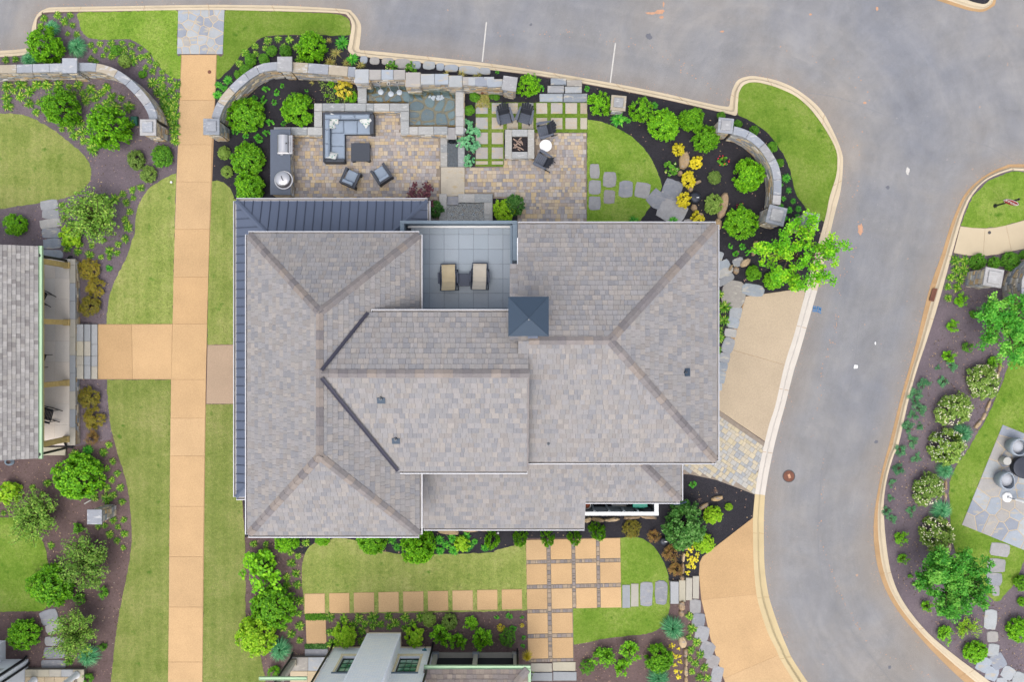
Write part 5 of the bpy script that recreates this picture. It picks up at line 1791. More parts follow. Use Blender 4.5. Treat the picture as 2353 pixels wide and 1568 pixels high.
for (a, b) in (W1X, W2X):
    w = MB()
    w.box(a, b, WY - .16, WY - .10, WZ[0], WZ[0] + .06).box(a, b, WY - .16, WY - .10, WZ[1] - .06, WZ[1])
    w.box(a, a + .05, WY - .16, WY - .101, WZ[0] + .06, WZ[1] - .06).box(b - .05, b, WY - .16, WY - .101, WZ[0] + .06, WZ[1] - .06)
    win = w.build('window', 'black', bh)
    for k in range(3):
        for j in range(4):
            x0, x1 = a + .05 + (b - a - .1) * k / 3, a + .05 + (b - a - .1) * (k + 1) / 3
            z0, z1 = WZ[0] + .06 + (WZ[1] - WZ[0] - .12) * j / 4, WZ[0] + .06 + (WZ[1] - WZ[0] - .12) * (j + 1) / 4
            MB().box(x0 + .012, x1 - .012, WY - .15, WY - .135, z0 + .012, z1 - .012).build('pane', 'glass', win)
    for k in (1, 2):
        x0 = a + .05 + (b - a - .1) * k / 3
        MB().box(x0 - .011, x0 + .011, WY - .15, WY - .12, WZ[0] + .06, WZ[1] - .06).build('muntin', 'black', win)
    for j in (1, 2, 3):
        z0 = WZ[0] + .06 + (WZ[1] - WZ[0] - .12) * j / 4
        MB().box(a + .05, b - .05, WY - .151, WY - .119, z0 - .011, z0 + .011).build('muntin', 'black', win)
    MB().box(a - .12, b + .12, WY - .1, WY + .06, WZ[0] - .14, WZ[0] - .002, None, 0, .01).build('sill', 'sill', win)
    MB().box(a - .12, b + .12, WY - .02, WY + .05, WZ[1] + .002, WZ[1] + .07).build('drip_cap', 'parapet', win)
    MB().box(a - .10, a - .002, WY - .02, WY + .025, WZ[0], WZ[1]).box(b + .002, b + .10, WY - .02, WY + .025, WZ[0], WZ[1]).build('trim', 'sill', win)
cx0, cx1, cy1 = Q('w1', 1700, 335).x, Q('w1', 2200, 335).x, Q('w1', 0, 333).y
chm = MB().box(cx0, cx1, WY + .001, cy1, 0, 8.0).build('chimney', 'brick', bh)
MB().box(cx0 - .02, cx1 + .02, WY + .002, cy1 + .02, -.05, .1).build('plinth', 'sill', chm)
# toothed quoins up the chimney and wall corners
z = .15
while z < 6:
    for x_ in (cx0 - .012, cx1 + .012 - .06):
        MB().box(x_, x_ + .06, cy1 - .1, cy1 + .012, z, z + .07).build('quoin', 'brick', chm)
    z += .15
for q0 in (Vector((WX0 - .05, WY + .06, 0)), Vector((WX1 + .03, WY + .08, 0))):
    MB().tube([q0 + Vector((0, .12, .05)), q0 + Vector((0, .05, .25)), q0 + Vector((0, 0, .4)), q0 + Vector((0, 0, WH))], .05, 8).build('downspout', 'black', bh)
# screened porch on its right
sy0 = Q('w2', 0, 520).y
sx0, sx1 = Q('w2', 600, 0).x, Q('w2', 1640, 520).x
GZ = 2.9
scr = MB().box(sx0 - .1, sx1, sy0 - .32, sy0 - .3, .05, GZ).box(sx0 - .1, sx1, sy0 - 5, sy0 - .33, .0, .12).build('screen', 'screen', bh)
for px_ in (Q('w2', 590, 500).x, Q('w2', 1108, 500).x, Q('w2', 1620, 500).x):
    pp = MB().box(px_ - .1, px_ + .1, sy0 - .3, sy0 - .1, 0, GZ).build('porch_post', 'post_grey', bh)
    MB().box(px_ - .15, px_ + .15, sy0 - .29, sy0 - .03, 0, .16, None, 0, .02).build('post_base', 'bluestone', pp)
MB().box(sx0, sx1, sy0 - .3, sy0 - .06, -.05, .08).build('stone_curb', 'tread', bh)
MB().tube([Vector((sx1 + .02, sy0 + .12, .1)), Vector((sx1 + .02, sy0 + .02, .3)), Vector((sx1 + .02, sy0, GZ))], .05, 8).build('downspout', 'black', bh)
g0, g1 = Q('w2', 435, 760, GZ), Q('w2', 1775, 742, GZ)
g1.y = g0.y
sr = [g0, g1, Vector((g1.x - 3.2, g0.y - 3.2, GZ + 1.5)), Vector((g0.x, g0.y - 3.2, GZ + 1.5))]
sh = [Vector((g1.x, g1.y - 6.4, GZ)), g1, Vector((g1.x - 3.2, g0.y - 3.2, GZ + 1.5))]
sm = MB()
deck(sm, [sr, sh])
sroof = sm.build('porch_roof', 'deck', bh)
r2 = Roof(sroof, 'shingle_tan', 200)
r2.plane(sr, .2, (.15, .22, .3), 78)
r2.plane(sh, .2, (.15, .22, .3), 79)
r2.finish()
ridge_caps(sroof, g1, sr[2], down(g1, sr[2], g0), down(g1, sr[2], sh[0]))
gutter(bh, g0, g1 + Vector((.13, 0, 0)), (0, 1, 0), 'gutter_green', .15, .12, 'gutter_green')
gutter(bh, sh[0], g1, (1, 0, 0), 'gutter_green', .14, .12, 'gutter_green')
# tiled side porch on its left
pz = .3
ty = Q('w1', 0, 706, pz).y
tx0_, tx1_ = Q('w1', 530, 0, pz).x, WX0 - .02
lp = MB().box(tx0_, tx1_, ty - 5, ty - .02, 0, pz - .05).build('side_porch', 'mortar', bh)
x = tx0_
for wd in (.82, .82, .7, .6):
    e = min(tx1_, x + wd)
    if e - x > .05:
        MB().box(x + .004, e - .004, ty - .62, ty, pz - .05, pz, None, 0, .01).build('edge_stone', 'bluestone', lp)
    x = e
x = tx0_
while x < tx1_ - .05:
    for j in range(3):
        e = min(tx1_, x + .8)
        MB().box(x + .004, e - .004, ty - .63 - .8 * (j + 1), ty - .634 - .8 * j, pz - .049, pz, None, 0, .006).build('floor_tile', 'porch_tan', lp)
    x += .8
pq = Q('w1', 585, 740, pz)
MB().box(pq.x - .12, pq.x + .1, pq.y - .2, pq.y, 0, 3.0).build('porch_post', 'post_grey', bh)
MB().box(pq.x - .16, pq.x + .14, pq.y - .24, pq.y + .04, 0, pz + .15).build('post_base', 'tread', bh)
MB().tube([Vector((pq.x - .1, pq.y + .25, .1)), Vector((pq.x - .12, pq.y + .08, .35)), Vector((pq.x - .12, pq.y + .06, 3.0))], .05, 8).build('downspout', 'black', bh)
gl0, gl1 = Q('w1', 60, 1052, 2.95), Q('w1', 905, 1050, 2.95)
gutter(bh, Vector((gl0.x, gl0.y, 2.95)), Vector((gl1.x - .35, gl0.y, 2.95)), (0, 1, 0), 'gutter_green', .13, .1, 'gutter_green')

# ================================================================ pale rendered house in the lower left corner
wh = thing('rendered_house', 'pale rendered house with black downspouts in the lower left corner', 'house', (-25, -16, 0))
ax1, ay1 = Q('wl', 115, 600).x, Q('wl', 0, 600).y
bx1_, by1_ = Q('wl', 568, 0).x, Q('wl', 0, 975).y
MB().box(-32, ax1, -30, ay1, 0, 5.5).build('wall', 'siding', wh)
MB().box(-32, bx1_, -30, by1_, 0, 5.3).build('side_wall', 'siding', wh)
wq = Q('wl', 60, 1120, 1.2)
wn_ = MB().box(wq.x - 1.2, wq.x, by1_ - .1, by1_ + .015, 1.1, 2.8).build('window', 'white', wh)
MB().box(wq.x - 1.1, wq.x - .1, by1_ + .016, by1_ + .02, 1.2, 2.7).build('pane', 'glass', wn_)
for c0_ in (Q('wl', 535, 945), Q('wl', 590, 1075)):
    MB().tube([c0_ + Vector((.03, .08, .05)), c0_ + Vector((0, 0, .25)), c0_ + Vector((-.02, -.02, 5.2))], .055, 8).build('downspout', 'black', wh)
pz = .3
fy = Q('wl', 0, 1188, pz).y
fx = Q('wl', 1685, 0, pz).x
pf = MB().box(bx1_ + .01, fx - .02, -30, fy - .02, 0, pz - .05).build('porch', 'mortar', wh)
x = bx1_ + .02
while x < fx - .45:
    e = min(fx - .3, x + .55)
    MB().box(x + .004, e - .004, fy - .33, fy, pz - .05, pz, None, 0, .01).build('edge_stone', 'tread', pf)
    x = e
MB().box(fx - .3, fx, -20, fy, pz - .05, pz, None, 0, .01).build('edge_stone', 'tread', pf)
for i_ in range(5):
    for j in range(2):
        MB().box(bx1_ + .02 + i_ * .45, bx1_ + .46 + i_ * .45, fy - .34 - .45 * (j + 1), fy - .344 - .45 * j, pz - .049, pz, None, 0, .006).build('floor_tile', 'porch_tan', pf)
for c0_ in (Q('wl', 1540, 1290, pz), Q('wl', 690, 1400, pz)):
    MB().lathe(c0_, [(.17, 0), (.17, .06), (.13, .08), (.125, 1.5), (.11, 2.7), (.16, 2.75), (.16, 2.85)], 18).build('porch_column', 'white', wh, True)

# ---------------------------------------------------------------- garden walls and pillars
def wpath(parts, z, sm=True, k=3):
    p = []
    for s_, txt in parts:
        p += [tuple(q[:2]) for q in pts(s_, txt, z)]
    return smooth_poly(p, False, k) if sm else p

stone_wall('garden_wall', 'straight fieldstone wall with pale caps at the left edge', wpath([('A', "-160,468 0,461 200,456 420,450")], 1.2, False), .34, 1.2, 11, .37, near=-1)
stone_wall('garden_wall', 'curved fieldstone wall bending down to the walkway on its left', wpath([('A', "512,445 560,446 620,448 700,462 770,490 840,535 900,590 950,645 990,700 1018,755 1027,800")], 1.2), .34, 1.2, 12, .37, near=-1)
stone_wall('garden_wall', 'curved fieldstone wall rising from the walkway on its right', wpath([('A', "1443,795 1463,730 1500,665 1560,595 1630,530 1700,480"), ('B', "200,450 295,440")], 1.2), .34, 1.2, 13, .37, near=-1)
stone_wall('garden_wall', 'short straight fieldstone wall between corner pillar and fountain', wpath([('B', "388,448 540,457 650,466 812,482")], 1.2, False), .38, 1.2, 14, .44, near=-1, caplen=(.7, 1.0))
stone_wall('garden_wall', 'tall curved fieldstone wall with blue grey caps in the black mulch bed', wpath([('arc', "690,315 760,330 850,365 940,420 1030,500 1100,590 1160,690 1198,780 1218,880 1223,980 1220,1080 1208,1215")], 1.25), .33, 1.25, 15, .36, near=-1, caplen=(.6, .9))
def pl_(name, label, sheet_name, x, y, w, h, rot=0, seed=0, tiers=1, d=None, mat='cap'):
    p = Q(sheet_name, x, y, h)
    return pillar(name, label, p.x, p.y, w, h, math.radians(rot), seed, tiers, mat, d)
pl_('stone_pillar', 'square stone pillar joining the straight and curved left walls', 'A', 465, 437, .56, 1.4, 0, 21)
pl_('stone_pillar', 'two-tier capped stone pillar left of the walkway', 'A', 990, 852, .62, 1.5, 0, 22, 2)
pl_('stone_pillar', 'two-tier capped stone pillar right of the walkway', 'A', 1415, 847, .62, 1.5, 0, 23, 2)
pl_('stone_pillar', 'stone pillar topping the curved wall right of the walkway', 'B', 338, 427, .56, 1.4, 0, 24)
pl_('stone_pillar', 'stone pillar at the right end of the fountain wall', 'C', 278, 558, .54, 1.4, -8, 25)
pl_('stone_pillar', 'low stone pillar between clipped bushes by the parking kerb', 'C', 1007, 688, .58, .95, -5, 26, 2)
pl_('stone_pillar', 'stone pillar at the top end of the tall curved wall', 'arc', 598, 258, .58, 1.25, -6, 27, 2)
pl_('stone_pillar', 'big two-tier stone pillar at the lower end of the tall curved wall', 'arc', 1210, 1342, .72, 1.5, -14, 28, 2)
pl_('stone_pillar', 'tall stone pillar half hidden under the leafy tree', 'arc', 1622, 1410, .62, 1.9, -8, 29, 2)
pl_('stone_pillar', 'lone stone pillar in brown mulch at lower left', 'K', 632, 462, .56, 1.45, 0, 30)
pl_('stone_pillar', 'two-tier stone pillar across the road below the concrete path', 'stop', 838, 1352, .72, 1.6, -10, 31, 2)
stone_wall('garden_wall', 'fieldstone wall cut off by the right edge beside a pillar', wpath([('d', "2440,585 2385,612 2362,650 2366,705")], 1.5), .5, 1.5, 16, .56, near=1)
# ---------------------------------------------------------------- fountain
ft = thing('fountain', 'raised stone fountain pool with spouts between lounge and fire pit patios', 'fountain', tuple(Q('B', 1200, 650)))
def capblock(parent, sheet_name, x0, y0, x1, y1, z, mat='capgrey', th=.07, name='capstone'):
    q = [tuple(Q(sheet_name, *c, z)[:2]) for c in ((x0 + 1, y0 + 1), (x1 - 1, y0 + 1), (x1 - 1, y1 - 1), (x0 + 1, y1 - 1))]
    MB().prism(q, z - th, z + random.uniform(-.004, .004), .012).build(name, mat, parent)
def wallrun(parent, sheet_name, x0, y0, x1, y1, z, faces, inset=4):
    """low wall core under caps with stones on named faces"""
    q = [Q(sheet_name, *c, z) for c in ((x0 + inset, y0 + inset), (x1 - inset, y1 - inset))]
    a, b = q[0], q[1]
    MB().box(a.x, b.x, b.y, a.y, -.05, z - .071).build('core', 'mortar', parent)
    if 'S' in faces: veneer(parent, [(a.x, b.y), (b.x, b.y)], -1, 0, z - .07, True, int(x0), lmin=.12, lmax=.34, hmin=.08, hmax=.14)
    if 'E' in faces: veneer(parent, [(b.x, b.y), (b.x, a.y)], -1, 0, z - .07, True, int(y0), lmin=.12, lmax=.34, hmin=.08, hmax=.14)
    if 'W' in faces: veneer(parent, [(a.x, a.y), (a.x, b.y)], -1, 0, z - .07, True, int(y1), lmin=.12, lmax=.34, hmin=.08, hmax=.14)
    if 'N' in faces: veneer(parent, [(b.x, a.y), (a.x, a.y)], -1, 0, z - .07, True, int(x1), lmin=.12, lmax=.34, hmin=.08, hmax=.14)
WZ_ = .5
wallrun(ft, 'B', 830, 560, 888, 692, WZ_, 'W')
wallrun(ft, 'B', 535, 690, 1172, 746, WZ_, 'S')
wallrun(ft, 'B', 1115, 740, 1172, 902, WZ_, 'W')
wallrun(ft, 'B', 1115, 846, 1430, 903, WZ_, 'S')
wallrun(ft, 'B', 1482, 600, 1538, 900, WZ_, 'ES')
wallrun(ft, 'B', 535, 740, 592, 852, WZ_, '')
wallrun(ft, 'B', 265, 850, 592, 906, WZ_, 'S')
for r in ((830, 575, 888, 690), (535, 690, 590, 745), (590, 690, 742, 745), (742, 690, 884, 745), (884, 690, 936, 745), (936, 690, 1040, 745), (1040, 690, 1172, 745), (1115, 745, 1172, 808), (1115, 808, 1172, 902), (1172, 846, 1232, 902), (1232, 845, 1336, 902), (1336, 845, 1430, 902), (1482, 610, 1538, 780), (1482, 780, 1538, 846), (1482, 846, 1538, 900), (535, 745, 590, 850), (380, 850, 490, 905), (490, 850, 592, 905), (265, 850, 380, 905)):
    capblock(ft, 'B', *r, WZ_)
# high back wall in sections
bk = thing('fountain_wall', 'tall fountain back wall with square piers and pale caps', 'wall', tuple(Q('B', 1200, 520)))
FW = 1.25
def backsec(x0, y0, x1, y1, sheet_name='B', z=FW, proud=0, splits=1):
    q0, q1 = Q(sheet_name, x0, y0, z), Q(sheet_name, x1, y1, z)
    ins = .05
    MB().box(q0.x + .02, q1.x - .02, q1.y + ins, q0.y - ins, -.05, z - .081).build('core', 'mortar', bk)
    veneer(bk, [(q0.x, q1.y + ins), (q1.x, q1.y + ins)], -1, 0, z - .08, True, int(x0), lmin=.15, lmax=.4)
    if proud:
        veneer(bk, [(q0.x + .02, q0.y), (q0.x + .02, q1.y + ins)], -1, 0, z - .08, True, int(x0) + 1, lmin=.15, lmax=.3)
        veneer(bk, [(q1.x - .02, q1.y + ins), (q1.x - .02, q0.y)], -1, 0, z - .08, True, int(x0) + 2, lmin=.15, lmax=.3)
    for i in range(splits):
        a, b = x0 + (x1 - x0) * i / splits, x0 + (x1 - x0) * (i + 1) / splits
        capblock(bk, sheet_name, a, y0, b, y1, z, 'flag', .08)
backsec(808, 461, 903, 556, proud=1)
backsec(904, 464, 1147, 533, splits=3)
backsec(1148, 482, 1247, 582, proud=1)
backsec(1248, 492, 1437, 565, splits=2)
backsec(1438, 503, 1528, 582, proud=1)
backsec(1529, 512, 1742, 570, splits=3)
backsec(0, 517, 48, 572, 'C')
backsec(48, 521, 128, 576, 'C')
backsec(128, 527, 232, 582, 'C')
# pool floor, water
pool = join(('B', "885,540 1485,540 1485,852 1170,852 1170,692 885,692"))
MB().prism(pool, -.05, .12).build('pool_floor', 'pond_gravel', ft)
PSR = [(join(('B', "892,590 1180,570 1180,688 892,688")), 13), (join(('B', "1180,590 1478,590 1478,842 1180,842")), 20)]
for n_, (reg, cnt) in enumerate(PSR):
    for c in voronoi(reg, cnt, .10, 31 + n_, 0):
        xs = [q[0] for q in c]; ys = [q[1] for q in c]
        cx_, cy_ = sum(xs) / len(xs), sum(ys) / len(ys)
        c = smooth_poly([(cx_ + (a - cx_) * .92, cy_ + (b - cy_) * .92) for a, b in c], True, 2)
        MB().prism(c, .1, .17, .02).build('pool_stone', 'pond_stone', ft)
MB().prism(pool, .36, .37).build('water', 'water', ft)
for (x, y) in ((968, 547), (1036, 560), (1093, 550)):
    q = Q('B', x, y, .9)
    sp_ = MB().box(q.x - .08, q.x + .08, q.y - .07, q.y + .16, .86, .98, None, 0, .01).build('spout', 'cream_conc', ft)
    MB().box(q.x - .035, q.x + .035, q.y - .068, q.y - .0, .981, .983).build('spout_mouth', 'black', sp_)
    MB().tube([q + Vector((0, -.07, .0)), q + Vector((.01, -.13, -.1)), q + Vector((.02, -.17, -.5))], [.012, .014, .02], 6).build('water_jet', 'foam', ft)
    s = Q('B', x + 14, y + 68, .375)
    MB().lathe(Vector((s.x, s.y, .372)), [(.13, 0), (.1, .012), (.04, .03)], 12).build('splash', 'foam', ft)
sa, sb = Q('B', 1305, 640, .38), Q('B', 1405, 665, .38)
mbs = MB()
R_ = random.Random(3)
for i in range(40):
    x_, y_ = R_.uniform(sa.x, sb.x), R_.uniform(sb.y, sa.y)
    mbs.lathe((x_, y_, .372), [(R_.uniform(.03, .06), 0), (.015, R_.uniform(.01, .03))], 7)
mbs.build('splash', 'foam', ft)
wa, wb = Q('B', 1300, 592, .8), Q('B', 1400, 592, .8)
MB().add([(wa.x, wa.y, .8), (wb.x, wb.y, .8), (wb.x, wb.y - .12, .37), (wa.x, wa.y - .12, .37)], [(0, 1, 2, 3)]).build('water_sheet', 'water', ft)
# spill tray and runnel
q0, q1 = Q('B', 1430, 852, .46), Q('B', 1482, 932, .46)
MB().box(q0.x, q1.x, q1.y, q0.y, .38, .42).build('spill_slab', 'slate', ft)
MB().box(q0.x - .05, q0.x - .002, q1.y + .02, q1.y + .2, 0, .46).box(q1.x + .002, q1.x + .05, q1.y + .02, q1.y + .2, 0, .46).build('spill_bracket', 'cream_conc', ft)
rn_ = thing('water_channel', 'narrow dark pebble water channel edged with grey slabs', 'channel', tuple(Q('B', 1462, 1020)), 0, None, 'structure')
MB().prism(join(('B', "1427,930 1502,930 1502,1118 1427,1118")), -.08, .0).build('pebble_bed', 'pebble_black', rn_)
MB().prism(join(('B', "1428,931 1501,931 1501,1117 1428,1117")), .014, .016).build('water', 'water', rn_)
for r in ((1383, 912, 1428, 968), (1383, 968, 1428, 1022), (1383, 1022, 1428, 1118), (1500, 905, 1544, 1118)):
    MB().prism(padq('B', *r), -.05, .05, .01).build('edge_slab', 'capgrey', rn_)
MB().prism(padq('B', 1385, 1120, 1545, 1316), -.05, .045, .012).build('bridge_slab', 'sandstone', rn_)
R_ = random.Random(8)
pbm = MB()
for i in range(260):
    p = Q('B', R_.uniform(1432, 1498), R_.uniform(935, 1114))
    pbm.lathe((p.x, p.y, 0), [(R_.uniform(.02, .04), 0), (.012, R_.uniform(.006, .012))], 6)
tag(pbm.build('pebbles', 'pebble_black', rn_), kind='stuff')
lp_ = thing('lower_pool', 'small pebble basin with grey caps against the balcony', 'fountain', tuple(Q('B', 1550, 1430)), 0)
MB().prism(join(('B', "1425,1320 1680,1320 1680,1560 1425,1560")), -.05, .05).build('basin_floor', 'pebble_black', lp_)
pbm = MB()
for i in range(520):
    p = Q('B', R_.uniform(1432, 1672), R_.uniform(1365, 1500))
    pbm.lathe((p.x, p.y, .05), [(R_.uniform(.03, .07), 0), (.02, R_.uniform(.02, .05))], 6)
tag(pbm.build('pebbles', 'pebble_brown', lp_), kind='stuff')
MB().prism(join(('B', "1427,1322 1678,1322 1678,1558 1427,1558")), .09, .1).build('water', 'water', lp_)
for r in ((1376, 1304, 1426, 1400), (1376, 1400, 1426, 1520), (1503, 1304, 1612, 1361), (1612, 1304, 1732, 1361), (1676, 1361, 1732, 1440), (1676, 1440, 1732, 1530)):
    q = padq('B', *r)
    MB().prism(q, -.05, .2, .012).build('capstone', 'capgrey', lp_)
MB().prism(padq('B', 1430, 1320, 1506, 1378), .1, .16, .01).build('spill_slab', 'slate', lp_)
for i, (x, y) in enumerate(((1460, 1440), (1530, 1438), (1604, 1436))):
    q = Q('B', x, y, .1)
    MB().lathe((q.x, q.y, .1), [(.06, 0), (.03, .03), (.01, .06)], 8).build('bubbler', 'foam', lp_)

# ---------------------------------------------------------------- outdoor kitchen
kt = thing('outdoor_kitchen', 'long stone-clad counter with honed charcoal top', 'counter', tuple(Q('sofa', 300, 950)))
CZ_ = .92
ka, kb = Q('sofa', 152, 460, CZ_), Q('sofa', 458, 1447, CZ_)
kx1 = kb.x - .05
MB().box(ka.x + .06, kx1 - .06, kb.y + .06, ka.y - .06, 0, CZ_ - .042).build('core', 'mortar', kt)
veneer(kt, [(kx1 - .06, kb.y + .05), (kx1 - .06, ka.y - .05)], -1, 0, CZ_ - .042, True, 41, lmin=.15, lmax=.4)
veneer(kt, [(ka.x + .06, kb.y + .06), (kx1 - .05, kb.y + .06)], -1, 0, CZ_ - .042, True, 42, lmin=.15, lmax=.4)
MB().box(ka.x, kb.x, kb.y, ka.y, CZ_ - .04, CZ_, None, 0, .008).build('countertop', 'counter', kt)
for yy in (760, 1000):
    q = Q('sofa', 470, yy)
    MB().box(kx1 - .03, kx1 + .04, q.y - .12, q.y + .12, .35, .6).build('access_door', 'steel', kt)
gr = thing('gas_grill', 'stainless steel gas grill with domed hood on the counter', 'grill', tuple(Q('sofa', 360, 675, CZ_)))
ga, gb = Q('sofa', 245, 535, 1.15), Q('sofa', 475, 820, 1.15)
MB().box(ga.x, gb.x, gb.y, ga.y, CZ_ - .1, CZ_ + .08, None, 0, .01).build('firebox', 'steel', gr)
hood = MB()
n = 12
hx0, hx1 = ga.x + .02, gb.x - .16
prof = [(hx0 + (hx1 - hx0) * (1 - math.cos(math.pi * i / n)) / 2, CZ_ + .08 + .22 * math.sin(math.pi * i / n) ** .8) for i in range(n + 1)]
V = [(x_, ga.y - .02, z_) for x_, z_ in prof] + [(x_, gb.y + .05, z_) for x_, z_ in prof]
m_ = n + 1
F = [(i, i + 1, m_ + i + 1, m_ + i) for i in range(n)] + [tuple(range(m_)), tuple(reversed(range(m_, 2 * m_)))]
hood.add(V, F)
hood.build('hood', 'steel', gr)
MB().tube([(gb.x - .07, ga.y - .06, CZ_ + .17), (gb.x - .07, gb.y + .06, CZ_ + .17)], .018, 8).build('handle', 'steel', gr)
MB().box(gb.x - .05, gb.x, gb.y + .01, ga.y - .01, CZ_ + .081, CZ_ + .12).build('control_panel', 'steel', gr)
q = Q('sofa', 395, 667, 1.22)
MB().lathe((q.x, q.y, 1.185), [(.035, 0), (.035, .03), (.02, .035)], 14).build('thermometer', 'iron_grey', gr)
for yy in (630, 680, 720, 780):
    q = Q('sofa', 490, yy, .85)
    MB().tube([(gb.x - .01, q.y, CZ_ - .02), (gb.x + .04, q.y, CZ_ - .02)], .02, 8).build('knob', 'rust', gr)
q = Q('sofa', 322, 828, 1.0)
MB().box(q.x - .06, q.x + .06, q.y - .05, q.y + .05, CZ_, CZ_ + .06, None, 0, .01).build('side_bracket', 'steel', gr)
gd = thing('round_griddle', 'round stainless griddle with steel lid at the end of the counter', 'griddle', tuple(Q('sofa', 358, 1228, CZ_)))
q = Q('sofa', 360, 1228, CZ_)
MB().lathe((q.x, q.y, CZ_), [(.38, 0), (.42, .05), (.42, .07), (.39, .075), (.36, .06)], 40).build('rim', 'steel', gd, True)
MB().lathe((q.x, q.y, CZ_ + .04), [(.36, 0), (.36, .03), (.34, .032)], 40).build('cooking_plate', 'iron_grey', gd)
q2 = Q('sofa', 336, 1204, 1.06)
lid = MB().lathe((q2.x, q2.y, CZ_ + .076), [(.33, 0), (.335, .05), (.31, .075), (.15, .1), (.02, .105)], 40).build('lid', 'steel', gd, True)
MB().tube([(q2.x - .04, q2.y + .11, CZ_ + .2), (q2.x + .0, q2.y + .0, CZ_ + .23), (q2.x + .05, q2.y - .1, CZ_ + .2)], .016, 6).build('handle', 'black', lid)

# ---------------------------------------------------------------- lounge furniture (local builders)
def frame_pts(sheet_name, x, y, z):
    return Q(sheet_name, x, y, z)
sofa = thing('corner_sofa', 'charcoal wicker L-shaped sofa with blue grey cushions', 'sofa', tuple(Q('sofa', 942, 192, .0)))
so = Q('sofa', 942, 192, .7)
k7 = kz('sofa', .6)
def SX(v): return so.x + (v - 942) * k7
def SY(v): return so.y - (v - 192) * k7
def cushion(name, mat, x0, y0, x1, y1, z0, z1, parent, r=.03):
    X0, X1, Y1, Y0 = SX(x0), SX(x1), SY(y0), SY(y1)
    g = .006
    b = MB()
    X0 += g; X1 -= g; Y0 += g; Y1 -= g
    zm = z1 - r
    V = [(X0, Y0, z0), (X1, Y0, z0), (X1, Y1, z0), (X0, Y1, z0), (X0, Y0, zm), (X1, Y0, zm), (X1, Y1, zm), (X0, Y1, zm),
         (X0 + r, Y0 + r, z1), (X1 - r, Y0 + r, z1), (X1 - r, Y1 - r, z1), (X0 + r, Y1 - r, z1), ((X0 + X1) / 2, (Y0 + Y1) / 2, z1 + .02)]
    F = [(3, 2, 1, 0), (0, 1, 5, 4), (1, 2, 6, 5), (2, 3, 7, 6), (3, 0, 4, 7), (4, 5, 9, 8), (5, 6, 10, 9), (6, 7, 11, 10), (7, 4, 8, 11), (8, 9, 12), (9, 10, 12), (10, 11, 12), (11, 8, 12)]
    b.add(V, F)
    o = b.build(name, mat, parent)
    return o
b = MB()
b.box(SX(942), SX(1690), SY(500), SY(196), .06, .28)
b.box(SX(945), SX(1250), SY(930), SY(500) - .001, .06, .28)
b.build('base', 'wicker', sofa)
MB().box(SX(942), SX(1690), SY(222), SY(192), .05, .66).box(SX(942), SX(968), SY(940), SY(222) - .001, .05, .66).build('back_frame', 'wicker', sofa)
MB().box(SX(1645), SX(1700), SY(515), SY(223), .05, .58).build('armrest', 'wicker', sofa)
MB().box(SX(969), SX(1258), SY(940), SY(892), .05, .58).build('armrest', 'wicker', sofa)
for r in ((1045, 298, 1240, 488), (1240, 298, 1446, 508), (1446, 298, 1645, 508), (1045, 488, 1255, 690), (1045, 690, 1255, 890)):
    cushion('seat_cushion', 'cushion', *r, .28, .42, sofa)
for r in ((968, 222, 1212, 298), (1212, 222, 1426, 298), (1426, 222, 1645, 298), (968, 298, 1045, 455), (968, 455, 1045, 668), (968, 668, 1045, 890)):
    cushion('back_cushion', 'cushion', *r, .42, .70, sofa, .06)
def throw_pillow(x, y, rot, tilt, label, s=.23):
    p = Q('sofa', x, y, .55)
    b = MB()
    V, F = [], []
    n = 6
    for sgn in (1, -1):
        for i in range(n + 1):
            for j in range(n + 1):
                u, v = i / n * 2 - 1, j / n * 2 - 1
                e = (1 - u * u) * (1 - v * v)
                pin = 1 - .12 * (1 - abs(u)) * abs(v) ** 2 - .0
                pin2 = 1 - .12 * (1 - abs(v)) * abs(u) ** 2
                V.append((u * s * pin2, v * s * pin, sgn * .07 * e ** .5))
    m = (n + 1) ** 2
    for sgn in (0, 1):
        for i in range(n):
            for j in range(n):
                a = sgn * m + i * (n + 1) + j
                F.append((a, a + n + 1, a + n + 2, a + 1))
    b.add(V, F)
    o = b.build('throw_pillow', 'pillow', None, True)
    o.location = p
    o.rotation_euler = (math.radians(tilt[0]), math.radians(tilt[1]), math.radians(rot))
    tag(o, label, 'pillow')
throw_pillow(1115, 300, -16, (32, 0), 'white sprig-print pillow against the back in the sofa corner')
throw_pillow(1060, 378, 14, (0, 32), 'white sprig-print pillow against the left side in the sofa corner')
throw_pillow(1597, 332, 40, (10, -12), 'white sprig-print pillow at the right arm of the sofa', .24)
throw_pillow(1088, 852, -12, (-36, 0), 'white sprig-print pillow at the lower arm of the sofa', .23)
tb = thing('coffee_table', 'square charcoal wicker coffee table before the sofa', 'table', tuple(Q('sofa', 1510, 800)))
a, b_ = Q('sofa', 1370, 665, .42), Q('sofa', 1652, 942, .42)
MB().box(a.x, b_.x, b_.y, a.y, .38, .42, None, 0, .01).build('table_top', 'wicker', tb)
MB().box(a.x + .02, b_.x - .02, b_.y + .02, a.y - .02, .28, .379).build('apron', 'wicker', tb)
for sx_ in (a.x + .02, b_.x - .14):
    for sy_ in (b_.y + .02, a.y - .14):
        MB().box(sx_, sx_ + .12, sy_, sy_ + .12, .03, .279).build('leg', 'wicker', tb)

